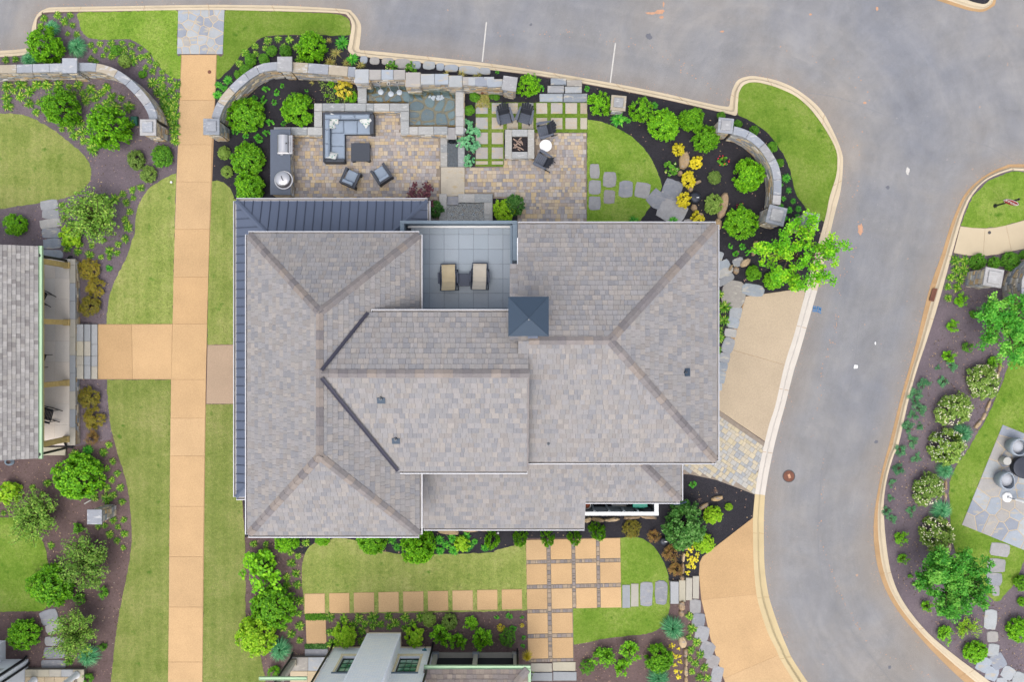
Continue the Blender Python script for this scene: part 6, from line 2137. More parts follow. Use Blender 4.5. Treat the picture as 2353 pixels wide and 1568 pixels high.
def armchair(label, c, facing):
    t = thing('armchair', label, 'armchair', tuple(c), math.atan2(facing[1], facing[0]) - math.pi / 2, 'lounge armchairs', None, False)
    w, d = .76, .76
    def bx(name, mat, *v, **kw):
        MB().box(*v, **kw).build(name, mat, t, False, True)
    bx('base', 'wicker', -w / 2 + .1, w / 2 - .1, -d / 2 + .02, d / 2 - .02, .12, .28)
    for s_ in (-1, 1):
        x0 = s_ * (w / 2 - .06)
        bx('armrest', 'wicker', x0 - .06, x0 + .06, -d / 2, d / 2, .50, .56, ch=.01)
        for y_ in (-d / 2 + .06, d / 2 - .06):
            MB().box(x0 - .05, x0 + .05, y_ - .06, y_ + .06, 0, .499).build('leg', 'wicker', t, False, True)
    bx('backrest', 'wicker', -w / 2 + .12, w / 2 - .12, -d / 2, -d / 2 + .09, .12, .62)
    b = MB()
    b.obox((0, .06, .35), (w / 2 - .13, 0, 0), (0, d / 2 - .1, 0), (0, 0, .07), None, 0, .03)
    b.build('seat_cushion', 'cushion', t, False, True)
    b = MB()
    b.obox((0, -d / 2 + .17, .52), (w / 2 - .13, 0, 0), (0, .07, 0), (0, -.04, .17), None, 0, .03)
    b.build('back_cushion', 'cushion', t, False, True)
    return t
armchair('wicker armchair with blue grey cushions directly below the coffee table', Q('sofa', 1372, 1205, .3), (.4, .92))
armchair('wicker armchair with blue grey cushions right of its twin, turned towards the sofa', Q('B', 992, 1172, .3), (-.55, .84))
for o in list(bpy.data.objects):
    if o.name.startswith('armchair'):
        o.location.z = 0

# ---------------------------------------------------------------- fire pit group
fp_ = thing('fire_pit', 'square grey stone fire pit with pale logs', 'fire pit', tuple(Q('fire', 915, 890)))
FZ_ = .46
fa, fb = Q('fire', 655, 632, FZ_), Q('fire', 1175, 1150, FZ_)
ia, ib = Q('fire', 776, 757, FZ_), Q('fire', 1056, 1028, FZ_)
for nm_, r in (('N', (ia.x, ib.x, ia.y, fa.y)), ('S', (ia.x, ib.x, fb.y, ib.y)), ('W', (fa.x, ia.x, fb.y, fa.y)), ('E', (ib.x, fb.x, fb.y, fa.y))):
    MB().box(r[0] + .004, r[1] - .004, r[2] + .002, r[3] - .002, FZ_ - .08, FZ_, None, 0, .012).build('capstone', 'capgrey', fp_)
    MB().box(max(r[0], fa.x + .06), min(r[1], fb.x - .06), max(r[2], fb.y + .06), min(r[3], fa.y - .06), 0, FZ_ - .081).build('core', 'mortar', fp_)
for pth_ in ([(fa.x + .05, fb.y + .05), (fb.x - .05, fb.y + .05)], [(fb.x - .05, fb.y + .05), (fb.x - .05, fa.y - .05)], [(fb.x - .05, fa.y - .05), (fa.x + .05, fa.y - .05)], [(fa.x + .05, fa.y - .05), (fa.x + .05, fb.y + .05)]):
    veneer(fp_, pth_, -1, 0, FZ_ - .08, True, int(pth_[0][0] * 99), lmin=.12, lmax=.3, hmin=.08, hmax=.13)
MB().box(ia.x, ib.x, ib.y, ia.y, .0, .3).build('fire_bed', 'lava', fp_)
R_ = random.Random(5)
fr_ = MB()
for i in range(160):
    x_, y_ = R_.uniform(ia.x + .03, ib.x - .03), R_.uniform(ib.y + .03, ia.y - .03)
    fr_.lathe((x_, y_, .29), [(R_.uniform(.015, .03), 0), (.01, R_.uniform(.015, .035))], 5)
tag(fr_.build('fire_stones', 'lava', fp_), kind='stuff')
for i, (x0, y0, x1, y1, z_) in enumerate(((800, 800, 880, 850, .36), (895, 825, 945, 775, .40), (930, 830, 965, 910, .38), (800, 960, 880, 940, .36), (860, 935, 985, 1000, .42), (880, 970, 925, 1005, .35), (810, 890, 880, 950, .34), (860, 860, 930, 920, .44), (880, 840, 950, 880, .37), (820, 930, 900, 880, .40))):
    a, b_ = Q('fire', x0, y0, z_), Q('fire', x1, y1, z_ + .02)
    m_ = (a + b_) / 2 + Vector((R_.uniform(-.02, .02), R_.uniform(-.02, .02), .02))
    MB().tube([a, m_, b_], [.028, .034, .024], 7).build('log', 'log', fp_)

def adirondack(label, c, facing):
    """local: +y is forward"""
    t = thing('adirondack_chair', label, 'chair', (c.x, c.y, 0), math.atan2(facing[1], facing[0]) - math.pi / 2, 'slatted chairs round the fire pit', None, False)
    def ob(name, mat, ctr, ax, ay, az, ch=.004):
        MB().obox(ctr, ax, ay, az, None, 0, ch).build(name, mat, t, False, True)
    # seat slats, rounded at the rear
    for i in range(6):
        y = .33 - i * .082
        z = .37 - i * .018
        ob('seat_slat', 'poly_grey', (0, y, z), (.245, 0, 0), (0, .037, .006), (0, 0, .012))
    # fan back of five slats, reclined
    for i in range(5):
        f = i - 2
        top = .40 - abs(f) * .035
        x0, x1 = f * .088, f * .112
        a = Vector((x0, -.10, .28))
        b_ = Vector((x1, -.10 - .36 * top / .4 * 1.0, .28 + .66 * top / .4))
        d = (b_ - a) / 2
        ob('back_slat', 'poly_dark', (a + b_) / 2, (.045 + .004, 0, 0), d, Vector((1, 0, 0)).cross(d).normalized() * .011)
    ob('back_rail', 'poly_dark', (0, -.27, .56), (.27, 0, 0), (0, .012, .02), (0, .02, .0), 0)
    for s_ in (-1, 1):
        # arms flare toward the front
        b = MB()
        b.prism([(s_ * .27, -.30), (s_ * .335, -.30), (s_ * .40, .18), (s_ * .385, .36), (s_ * .27, .36), (s_ * .265, .1)], .545, .57, .004)
        b.build('armrest', 'poly_grey', t, False, True)
        ob('front_leg', 'poly_dark', (s_ * .285, .28, .27), (.014, 0, 0), (0, .05, 0), (0, 0, .27), 0)
        a, e = Vector((s_ * .258, .33, .33)), Vector((s_ * .258, -.52, .03))
        d = (e - a) / 2
        ob('rear_leg', 'poly_dark', (a + e) / 2, (.013, 0, 0), d, Vector((0, .035, .055)), 0)
        ob('back_post', 'poly_dark', (s_ * .275, -.26, .29), (.012, 0, 0), (0, .03, 0), (0, 0, .27), 0)
    return t
adirondack('charcoal slatted chair above the fire pit, left of the two', Q('fire', 645, 400, .3), (.22, -.97))
adirondack('charcoal slatted chair above the fire pit, right of the two', Q('fire', 1012, 395, .3), (-.28, -.96))
adirondack('charcoal slatted chair right of the fire pit, above the white table', Q('fire', 1375, 655, .3), (-.96, -.25))
adirondack('charcoal slatted chair right of the fire pit, below the white table', Q('fire', 1330, 1200, .3), (-.88, .47))
rt_ = thing('side_table', 'white round drum table between two slatted chairs', 'table', tuple(Q('fire', 1375, 920)))
q = Q('fire', 1375, 920, .48)
MB().lathe((q.x, q.y, .45), [(.27, 0), (.278, .005), (.278, .025), (.27, .03)], 40).build('table_top', 'white', rt_)
MB().lathe((q.x, q.y, 0), [(.18, 0), (.18, .02), (.05, .04), (.04, .44), (.1, .449)], 20).build('pedestal', 'white', rt_)

# ---------------------------------------------------------------- balcony loungers
def lounger(label, c, mat, rot=0):
    t = thing('folding_lounger', label, 'lounger', (c.x, c.y, BZ + .005), rot, 'balcony loungers', None, False)
    def L_(b, name, m):
        b.build(name, m, t, False, True)
    # local: +y = foot end (up in plan)
    prof = [(-.46, .86), (-.40, .74), (-.3, .58), (-.12, .38), (.02, .34), (.15, .38), (.28, .40), (.42, .36), (.55, .30)]
    V, F = [], []
    n = len(prof)
    for i, (y, z) in enumerate(prof):
        for j in range(7):
            x = -.235 + .47 * j / 6
            V.append((x, y, z - .025 * (1 - (j / 3 - 1) ** 2) + .006 * math.sin(i * 2.1)))
    for i in range(n - 1):
        for j in range(6):
            F.append((i * 7 + j, i * 7 + j + 1, (i + 1) * 7 + j + 1, (i + 1) * 7 + j))
    V2 = [(a, b, c_ - .012) for a, b, c_ in V]
    m = len(V)
    F2 = [tuple(reversed([q + m for q in f])) for f in F]
    L_(MB().add(V + V2, F + F2), 'sling', mat)
    rail = [(-.27, y, z + .01) for y, z in prof]
    L_(MB().tube(rail + [(.27, y, z + .01) for y, z in reversed(prof)], .017, 7), 'rail', 'navy_frame')
    for s_ in (-1, 1):
        L_(MB().tube([(s_ * .31, -.42, .02), (s_ * .31, .1, .5), (s_ * .31, .2, .55)], .014, 6), 'leg', 'navy_frame')
        L_(MB().tube([(s_ * .31, .35, .02), (s_ * .31, -.2, .5)], .014, 6), 'leg', 'navy_frame')
        L_(MB().obox((s_ * .33, .02, .57), (.032, 0, 0), (0, .21, 0), (0, 0, .014), None, 0, .008), 'armrest', 'navy_frame')
        L_(MB().obox((s_ * .295, .0, .4), (.012, 0, 0), (0, .24, 0), (0, 0, .01), None, 0, .004), 'side_bar', 'navy_frame')
    L_(MB().tube([(-.31, -.42, .02), (.31, -.42, .02)], .014, 6), 'foot_bar', 'navy_frame')
    L_(MB().tube([(-.31, .35, .02), (.31, .35, .02)], .014, 6), 'foot_bar', 'navy_frame')
    lace = MB()
    for s_ in (-1, 1):
        for i in range(26):
            y = -.42 + i * .036
            z = np.interp(y, [p[0] for p in prof], [p[1] for p in prof])
            lace.obox((s_ * .253, y, z + .008), (.02, 0, 0), (0, .004, 0), (0, 0, .003))
    L_(lace, 'lacing', 'black')
    t.scale = (1.16, 1.1, 1.0)
    return t
lounger('cream sling lounger on the balcony, left of the small table', Q('bal', 640, 775, BZ + .4), 'canvas', .03)
lounger('pale sling lounger on the balcony, right of the small table', Q('bal', 980, 765, BZ + .4), 'canvas_pale', -.02)
bt = thing('side_table', 'small navy square table between the balcony loungers', 'table', tuple(Q('bal', 810, 792, BZ)))
q = Q('bal', 808, 790, BZ + .45)
MB().box(q.x - .24, q.x + .24, q.y - .25, q.y + .25, BZ + .42, BZ + .45, None, 0, .01).build('table_top', 'navy_frame', bt)
for sx_ in (-.2, .17):
    for sy_ in (-.21, .18):
        MB().box(q.x + sx_, q.x + sx_ + .03, q.y + sy_, q.y + sy_ + .03, BZ + .004, BZ + .419).build('leg', 'navy_frame', bt)

# ---------------------------------------------------------------- porch rockers
def rocker(label, c, facing, z0):
    t = thing('rocking_chair', label, 'chair', (c.x, c.y, z0), math.atan2(facing[1], facing[0]) - math.pi / 2, 'porch rocking chairs', None, False)
    def L_(b, name):
        b.build(name, 'black', t, False, True)
    for i in range(7):
        L_(MB().box(-.25, .25, -.2 + i * .066, -.15 + i * .066, .40, .42), 'seat_slat')
    for i in range(7):
        x = -.21 + i * .07
        L_(MB().obox((x, -.3, .75), (.014, 0, 0), (0, -.1, .33), (0, .008, 0)), 'back_spindle')
    L_(MB().obox((0, -.405, 1.08), (.27, 0, 0), (0, .012, 0), (0, -.01, .05)), 'top_rail')
    for s_ in (-1, 1):
        L_(MB().tube([(s_ * .26, -.62, .12), (s_ * .26, -.3, .03), (s_ * .26, .1, .02), (s_ * .26, .48, .1)], .02, 6), 'rocker_runner')
        L_(MB().tube([(s_ * .26, .27, .05), (s_ * .26, .27, .63)], .02, 6), 'front_leg')
        L_(MB().tube([(s_ * .26, -.2, .05), (s_ * .26, -.22, .5), (s_ * .26, -.42, 1.12)], .02, 6), 'rear_post')
        L_(MB().obox((s_ * .29, .03, .64), (.045, 0, 0), (0, .3, 0), (0, 0, .012)), 'armrest')
    return t
rocker('black slatted rocking chair on the left porch, upper one', Q('por', 205, 945, .9), (.86, -.45), FZ)
rocker('black slatted rocking chair on the left porch, lower one', Q('E', 312, 1298, .9), (.93, -.25), FZ)
pt_ = thing('porch_table', 'small black glass-topped table peeking out under the porch gutter', 'table', (Q('E', 255, 925, FZ).x, Q('E', 255, 925, FZ).y, FZ))
q = Q('E', 252, 925, .95)
rr = .75
Rm = Matrix.Rotation(-.35, 3, 'Z')
def rot2(x, y, z): 
    v = Rm @ Vector((x, y, 0)); return (q.x + v.x, q.y + v.y, z)
MB().obox((q.x, q.y, .93), Rm @ Vector((.28, 0, 0)), Rm @ Vector((0, .28, 0)), (0, 0, .012)).build('table_top', 'iron_grey', pt_)
for e0, e1 in (((-.3, -.3), (.3, -.3)), ((.3, -.3), (.3, .3)), ((.3, .3), (-.3, .3)), ((-.3, .3), (-.3, -.3))):
    MB().tube([rot2(*e0, .94), rot2(*e1, .94)], .016, 6).build('rim', 'black', pt_)
    MB().tube([rot2(*e0, .94), rot2(*e0, FZ)], .016, 6).build('leg', 'black', pt_)

# ---------------------------------------------------------------- stop sign
sg = thing('stop_sign', 'red octagonal stop sign on a black post in the rounded lawn', 'sign', tuple(Q('stop', 848, 633)))
b0 = Q('stop', 850, 632)
HP = 1.75
MB().tube([b0, b0 + Vector((0, 0, HP))], .04, 10).build('post', 'black', sg)
MB().lathe(b0 + Vector((0, 0, HP)), [(.05, 0), (.055, .04), (.03, .1), (.01, .13)], 12).build('finial', 'black', sg)
MB().lathe(b0, [(.09, 0), (.08, .08), (.05, .14)], 12).build('post_base', 'black', sg)
fd = Vector((-.43, -.9, 0)).normalized()           # the side the sign faces
xr = Vector((0, 0, 1)).cross(fd).normalized()
sc_ = b0 + Vector((0, 0, 1.28)) + fd * .05
def octo(r, off, mat, name):
    b = MB()
    V, F = [], []
    for s_ in (0, 1):
        for i in range(8):
            a = math.pi / 8 + i * math.pi / 4
            V.append(sc_ + xr * math.cos(a) * r + Vector((0, 0, math.sin(a) * r)) + fd * (off + s_ * .008))
    F = [tuple(reversed(range(8))), tuple(range(8, 16))] + [(i, (i + 1) % 8, 8 + (i + 1) % 8, 8 + i) for i in range(8)]
    b.add(V, F)
    return b.build(name, mat, sg)
octo(.34, 0, 'black', 'backing')
octo(.325, .009, 'white', 'border')
octo(.295, .018, 'sign_red', 'face')
cu = bpy.data.curves.new('lettering', 'FONT')
cu.body = 'STOP'
cu.size = .24
cu.align_x = 'CENTER'
cu.align_y = 'CENTER'
cu.extrude = .004
cu.offset = .006
cu.materials.append(MAT['white'])
_tmp = bpy.data.objects.new('lettering_curve', cu)
COL.objects.link(_tmp)
_me = bpy.data.meshes.new_from_object(_tmp.evaluated_get(bpy.context.evaluated_depsgraph_get()))
_me.materials.clear()
_me.materials.append(MAT['white'])
bpy.data.objects.remove(_tmp)
to = link('lettering', _me, sg)
m = Matrix((xr, Vector((0, 0, 1)), fd)).transposed().to_4x4()
m.translation = sc_ + fd * .032
to.matrix_basis = m

# ---------------------------------------------------------------- bin enclosure
be = thing('bin_enclosure', 'grey bin enclosure with white coping under the low eave', 'enclosure', tuple(Q('bin', 1300, 380)))
EZ = 1.35
ea_, eb_ = Q('bin', 700, 402, EZ), Q('bin', 1790, 450, EZ)
MB().box(ea_.x + .03, eb_.x - .03, eb_.y + .04, ea_.y - .04, 0, EZ - .05).build('front_wall', 'grey_paint', be)
MB().box(ea_.x, eb_.x, eb_.y, ea_.y, EZ - .049, EZ, None, 0, .006).build('coping', 'white', be)
r0 = Q('bin', 1735, 275, EZ)
MB().box(r0.x + .03, eb_.x - .04, ea_.y - .03, ea_.y + 1.1, 0, EZ - .05).build('side_wall', 'grey_paint', be)
MB().box(r0.x, eb_.x - .005, ea_.y + .003, ea_.y + 1.1, EZ - .049, EZ + .001, None, 0, .006).build('coping', 'white', be)
for xx in (960, 1150, 1340, 1520):
    q = Q('bin', xx, 400, EZ - .1)
    MB().box(q.x - .045, q.x + .045, ea_.y - .038, ea_.y + .06, 0, EZ - .06).build('stud', 'grey_paint', be)
bn = thing('wheelie_bin', 'teal plastic bin in the enclosure', 'bin', tuple(Q('bin', 1550, 300)))
ba, bb = Q('bin', 1462, 262, 1.05), Q('bin', 1640, 335, 1.05)
MB().add([(ba.x + .06, bb.y + .06, 0), (bb.x - .06, bb.y + .06, 0), (bb.x - .06, ba.y + .3, 0), (ba.x + .06, ba.y + .3, 0), (ba.x, bb.y, 1.0), (bb.x, bb.y, 1.0), (bb.x, ba.y + .4, 1.0), (ba.x, ba.y + .4, 1.0)], [(3, 2, 1, 0), (0, 1, 5, 4), (1, 2, 6, 5), (2, 3, 7, 6), (3, 0, 4, 7), (4, 5, 6, 7)]).build('body', 'teal', bn)
MB().box(ba.x - .02, bb.x + .02, bb.y - .03, ba.y + .42, 1.001, 1.06, None, 0, .015).build('lid', 'teal', bn)
MB().tube([(ba.x + .1, bb.y - .05, 1.0), (bb.x - .1, bb.y - .05, 1.0)], .02, 6).build('handle', 'teal', bn)
for i, (x0, y0, x1, y1, mt) in enumerate(((1160, 282, 1400, 288, 'teal'), (1180, 300, 1395, 298, 'grey_paint'), (1190, 305, 1370, 325, 'rock_grey'), (1185, 330, 1340, 322, 'grey_paint'))):
    a, b_ = Q('bin', x0, y0, .7 - i * .1), Q('bin', x1, y1, .7 - i * .1)
    d = (b_ - a) / 2
    tag(MB().obox((a + b_) / 2, d, Vector((-d.y, d.x, 0)).normalized() * .035, (0, 0, .02)).build('board', mt), ('pale teal board on top of the pile in the bin enclosure', 'grey board second in the pile in the bin enclosure', 'slanting pale board in the pile in the bin enclosure', 'lowest grey board in the pile in the bin enclosure')[i], 'board', 'boards in the bin enclosure')
po = thing('flower_pot', 'white pot of rusty soil in the corner of the bin enclosure', 'pot', tuple(Q('bin', 865, 320)))
q = Q('bin', 865, 318, .8)
MB().lathe((q.x, q.y, 0), [(.1, 0), (.16, .76), (.18, .8), (.14, .8), (.13, .74)], 20).build('pot', 'cream_conc', po)
MB().lathe((q.x, q.y, .7), [(.135, 0), (.13, .05)], 16).build('soil', 'terracotta', po)

# ---------------------------------------------------------------- furniture across the road
def pod_chair(label, c, ang):
    t = thing('pod_chair', label, 'chair', (c.x, c.y, .035), ang, 'woven pod chairs', None, False)
    n = 28
    V, F = [], []
    rings = [(.30, 0), (.36, .18), (.40, .38), (.40, .55), (.38, .70)]
    for i, (r, z) in enumerate(rings):
        for k_ in range(n):
            a = 2 * math.pi * k_ / n
            zz = z
            if i >= 3:
                zz = z - (.22 if i == 4 else .08) * max(0, math.cos(a)) ** 2 * (1 if math.cos(a) > 0 else 0)
            V.append((r * math.cos(a), r * math.sin(a), zz))
    for i in range(len(rings) - 1):
        for k_ in range(n):
            k2_ = (k_ + 1) % n
            F.append((i * n + k_, i * n + k2_, (i + 1) * n + k2_, (i + 1) * n + k_))
    m = len(V)
    Vi = [(x * .9, y * .9, z if j >= (len(rings) - 1) * n else max(z, .3)) for j, (x, y, z) in enumerate(V)]
    b = MB().add(V + Vi, F + [tuple(reversed([q + m for q in f])) for f in F] + [((len(rings) - 1) * n + k_, (len(rings) - 1) * n + (k_ + 1) % n, m + (len(rings) - 1) * n + (k_ + 1) % n, m + (len(rings) - 1) * n + k_) for k_ in range(n)])
    b.build('shell', 'pod', t, True, True)
    MB().lathe((.05, 0, .30), [(.28, 0), (.31, .05), (.29, .1), (.1, .12)], 24, sx=.95).build('seat_cushion', 'pod_cushion', t, True, True)
    return t
pod_chair('pale woven pod chair on the flagstone patio, upper of two', Q('pat', 1045, 435, .3), .0)
pod_chair('pale woven pod chair on the flagstone patio, lower of two', Q('pat', 935, 772, .3), .2)
bt2 = thing('fire_table', 'round black fire table cut off by the right edge', 'table', tuple(Q('pat', 1130, 655)))
q = Q('pat', 1140, 650, .4)
MB().lathe((q.x, q.y, .03), [(.34, 0), (.46, .1), (.5, .36), (.5, .42), (.47, .43), (.2, .42)], 36).build('bowl', 'bronze', bt2, True)
ct = thing('side_table', 'small round pale concrete table between the pod chairs', 'table', tuple(Q('pat', 930, 575)))
q = Q('pat', 950, 580, .25)
MB().lathe((q.x, q.y, .03), [(.17, 0), (.19, .1), (.185, .4), (.18, .42), (.05, .425)], 28).build('drum', 'cream_conc', ct)
lt = thing('lantern_stand', 'white round umbrella base with a pole stub on the flagstone patio', 'umbrella base', tuple(Q('pat', 975, 950)))
q = Q('pat', 972, 948, .05)
MB().lathe((q.x, q.y, .03), [(.23, 0), (.23, .05), (.19, .08), (.06, .1), (.05, .22), (.02, .22)], 28).build('base', 'white', lt)
MB().tube([(q.x, q.y, .24), (q.x + .06, q.y - .02, .5)], .02, 8).build('pole', 'parapet', lt)
um = thing('folded_umbrella', 'folded white umbrella leaning in from the right edge', 'umbrella', tuple(Q('pat', 1100, 990)))
a = Q('pat', 1062, 968, .3)
MB().tube([a + Vector((0, 0, 0)), a + Vector((.25, -.06, .5)), a + Vector((.55, -.12, 1.2)), a + Vector((.7, -.16, 1.6))], [.06, .1, .08, .03], 9).build('canopy', 'white', um)
MB().tube([a + Vector((-.08, .02, -.26)), a + Vector((.02, 0, .05))], .02, 7).build('pole', 'steel', um)

# ---------------------------------------------------------------- small garden things
ub = thing('utility_box', 'green plastic utility box beside a round bush', 'utility box', tuple(Q('A', 905, 808)))
q = Q('A', 897, 808, .15)
MB().box(q.x - .15, q.x + .15, q.y - .2, q.y + .2, 0, .18, None, 0, .02).build('body', 'green_box', ub)
MB().box(q.x - .13, q.x + .13, q.y - .18, q.y + .18, .1801, .2, None, 0, .01).build('lid', 'green_box', ub)
def speaker(label, sheet_name, x, y, r, flip=0):
    p = Q(sheet_name, x, y, .25)
    t = thing('garden_speaker', label, 'speaker', (p.x, p.y, 0))
    MB().lathe((p.x, p.y, 0), [(r * .5, 0), (r * .55, .18), (r, .22), (r * .98, .27), (r * .6, .31), (r * .1, .32)], 28).build('dome', 'bronze', t, True)
    MB().lathe((p.x - .02, p.y, .31), [(.04, 0), (.03, .03)], 12).build('knob', 'black', t)
    MB().obox((p.x + .1, p.y - .01, .325), (.055, 0, 0), (0, .018, 0), (0, 0, .006)).build('badge', 'white', t)
speaker('round dark garden speaker in black mulch by the yellow bushes', 'arc', 230, 1128, .25)
speaker('small round dark garden speaker beside rusty bushes south of the house', 'M', 1308, 625, .17)
fs = thing('shepherd_ornament', 'thin dark hanging bracket with a pink feeder by the fountain wall end', 'ornament', tuple(Q('pond', 1860, 420)))
a = Q('pond', 1862, 420)
MB().tube([a, a + Vector((0, .0, .9)), a + Vector((.05, 0, 1.0)), a + Vector((.1, 0, .9))], .012, 6).build('hook', 'black', fs)
MB().lathe(a + Vector((.0, -.05, .2)), [(.05, 0), (.09, .05), (.06, .12)], 12).build('feeder', 'rust', fs)
wd = thing('weathervane', 'small teal garden ornament by the right brick window', 'ornament', tuple(Q('w2', 458, 480)))
a = Q('w2', 458, 465)
MB().tube([a, a + Vector((0, 0, .5))], .012, 6).build('stake', 'rust', wd)
MB().obox(a + Vector((0, .02, .5)), (.1, 0, 0), (0, .05, .05), (0, -.006, .006)).obox(a + Vector((.02, .07, .52)), (.03, .03, 0), (-.03, .05, .03), (0, 0, .006)).build('figure', 'teal_metal', wd)
for i, (s_, x, y, lab) in enumerate((('A', 1150, 1222, 'white pop-up sprinkler lid at the corner of the left lawn strip'), ('M', 200, 568, 'small white path light by the house wall'))):
    q = Q(s_, x, y, .05)
    t = thing('path_light', lab, 'light', (q.x, q.y, 0))
    MB().lathe((q.x, q.y, 0), [(.03, 0), (.03, .1), (.055, .1), (.05, .13), (.01, .14)], 12).build('head', 'white', t)
dp = thing('drain_pipe', 'short white pipe stub in mulch above the lone pillar', 'pipe', tuple(Q('K', 585, 362)))
MB().tube([Q('K', 565, 374, .04), Q('K', 608, 348, .05)], .03, 8).build('pipe', 'cream_conc', dp)
hose = thing('hose_coil', 'blue grey coiled hose at the corner of the left house', 'hose', tuple(Q('K', 65, 92)))
q = Q('K', 65, 92)
for i in range(4):
    MB().tube([(q.x + (.22 - i * .03) * math.cos(a_), q.y + (.16 - i * .02) * math.sin(a_), .03 + i * .02) for a_ in [j * math.pi / 10 for j in range(21)]], .014, 6).build('coil', 'parapet', hose)

gf = thing('garden_figure', 'small white figure beside the frosty blue green plants', 'ornament', tuple(Q('pond', 1606, 985)))
a = Q('pond', 1606, 990)
MB().lathe(a, [(.07, 0), (.08, .05), (.06, .14), (.035, .18), (.05, .22), (.045, .27), (.01, .3)], 14).build('body', 'white', gf, True)
MB().tube([a + Vector((0, .04, .06)), a + Vector((-.06, .1, .1)), a + Vector((-.05, .16, .16))], [.02, .015, .008], 6).build('tail', 'white', gf)

# ---------------------------------------------------------------- plants: shared meshes
def AL(r, g, b):
    return alb(r, g, b, 1.12)

LEAF = {
 'bright': [AL(52, 104, 10), AL(96, 160, 14), AL(140, 196, 34)],
 'lime': [AL(96, 150, 16), AL(140, 190, 24), AL(184, 214, 60)],
 'green': [AL(40, 92, 18), AL(78, 136, 28), AL(122, 172, 52)],
 'dark': [AL(34, 78, 24), AL(66, 122, 44), AL(124, 166, 94)],
 'olive': [AL(70, 100, 30), AL(112, 146, 58), AL(160, 180, 96)],
 'airy': [AL(76, 122, 34), AL(116, 160, 60), AL(164, 190, 88)],
 'yellow': [AL(172, 160, 14), AL(210, 196, 34), AL(234, 222, 84)],
 'gold': [AL(150, 140, 30), AL(192, 180, 50), AL(220, 206, 96)],
 'rust': [AL(112, 84, 44), AL(146, 108, 62), AL(118, 124, 44)],
 'rustgreen': [AL(98, 96, 26), AL(128, 124, 36), AL(156, 128, 50)],
 'purple': [AL(66, 34, 46), AL(104, 58, 72), AL(134, 88, 92)],
 'blue': [AL(50, 120, 80), AL(88, 164, 112), AL(150, 206, 156)],
 'juniper': [AL(38, 92, 62), AL(70, 128, 84), AL(112, 160, 110)],
 'sedum': [AL(58, 128, 84), AL(98, 168, 118), AL(150, 202, 158)],
 'tree': [AL(60, 128, 12), AL(104, 176, 24), AL(164, 206, 44)],
 'tree_green': [AL(46, 124, 32), AL(86, 168, 50), AL(148, 206, 84)],
 'lily': [AL(50, 104, 16), AL(92, 146, 28), AL(190, 200, 92)],
 'lilygreen': [AL(28, 104, 26), AL(64, 150, 36), AL(120, 190, 60)],
 'straw': [AL(150, 140, 70), AL(190, 178, 108), AL(120, 140, 60)],
 'flowerw': [AL(232, 232, 190), AL(244, 242, 216), AL(248, 248, 236)],
 'flowerr': [AL(200, 24, 50), AL(224, 40, 70), AL(236, 90, 110)],
 'flowery': [AL(240, 226, 120), AL(246, 240, 170), AL(248, 246, 220)],
}
for k_, v_ in LEAF.items():
    MAT['leaf_' + k_] = M_leaf('leaf ' + k_, v_)

def leaf(mb_v, mb_f, mb_r, p, d, n, l, w, r):
    """diamond leaf from p along d, width across n x d"""
    s = d.cross(n).normalized() * w
    i = len(mb_v)
    m = p + d * l * .5 + n * l * .08
    mb_v += [p, m + s, p + d * l, m - s]
    mb_f.append((i, i + 1, i + 2, i + 3))
    mb_r.append(r)

def to_mesh(name, v, f, r, mat):
    b = MB()
    b.v = [tuple(q) for q in v]
    b.f = [list(q) for q in f]
    b.r = r
    b.m = [0] * len(f)
    return b.mesh(name, mat)

def rand_dir(R, up=0.0):
    while True:
        v = Vector((R.uniform(-1, 1), R.uniform(-1, 1), R.uniform(-1, 1)))
        if .1 < v.length < 1:
            v.normalize()
            v.z += up
            return v.normalized()

def bush_mesh(name, mat, seed, n=1500, ls=.11, profile='round', clumps=46, spread=.2, lw=.36, hole=0.0):
    """unit bush: radius 1, height 1 (z 0..1); leaves gathered in clumps on an uneven shell"""
    R = random.Random(seed)
    v, f, r = [], [], []
    cl = []
    for i in range(clumps):
        d = rand_dir(R)
        z = R.random()
        a = R.uniform(0, 6.283)
        if profile == 'round':
            z = .08 + .92 * z ** .8
            t = (z - .42) / .6
            rad = math.sqrt(max(.02, 1 - t * t)) if z > .42 else .75 + .25 * z / .42
        elif profile == 'cone':
            z = z ** 1.25
            rad = (1 - z) ** .5 * (.85 + .3 * z) + .05
        elif profile == 'vase':
            rad = .35 + .65 * z
        else:
            rad = 1 - z * .2
        rad *= R.uniform(.8, 1.06)
        q = rad * (1 if R.random() > .35 else R.uniform(.2, .95) ** .5)
        if profile in ('round', 'vase') and z > .8:
            q = rad * R.random() ** .5
        cl.append(Vector((q * math.cos(a), q * math.sin(a), z)))
    for i in range(n):
        c = R.choice(cl)
        o = rand_dir(R) * spread * R.random() ** .5
        p = c + Vector((o.x, o.y, o.z * .8))
        if p.z < .02:
            p.z = .02 + R.random() * .05
        out = Vector((c.x, c.y, c.z - .35))
        out = (out.normalized() if out.length > .01 else Vector((0, 0, 1)))
        nrm = (out * .55 + Vector((0, 0, 1.0)) + rand_dir(R) * .6).normalized()
        d = rand_dir(R)
        d = (d - nrm * d.dot(nrm))
        if d.length < .05:
            continue
        d.normalize()
        l = ls * R.uniform(.6, 1.25)
        leaf(v, f, r, p - d * l * .5, d, nrm, l, l * lw, min(1, max(0, R.gauss(.5, .24))))
    return to_mesh(name, v, f, r, mat)

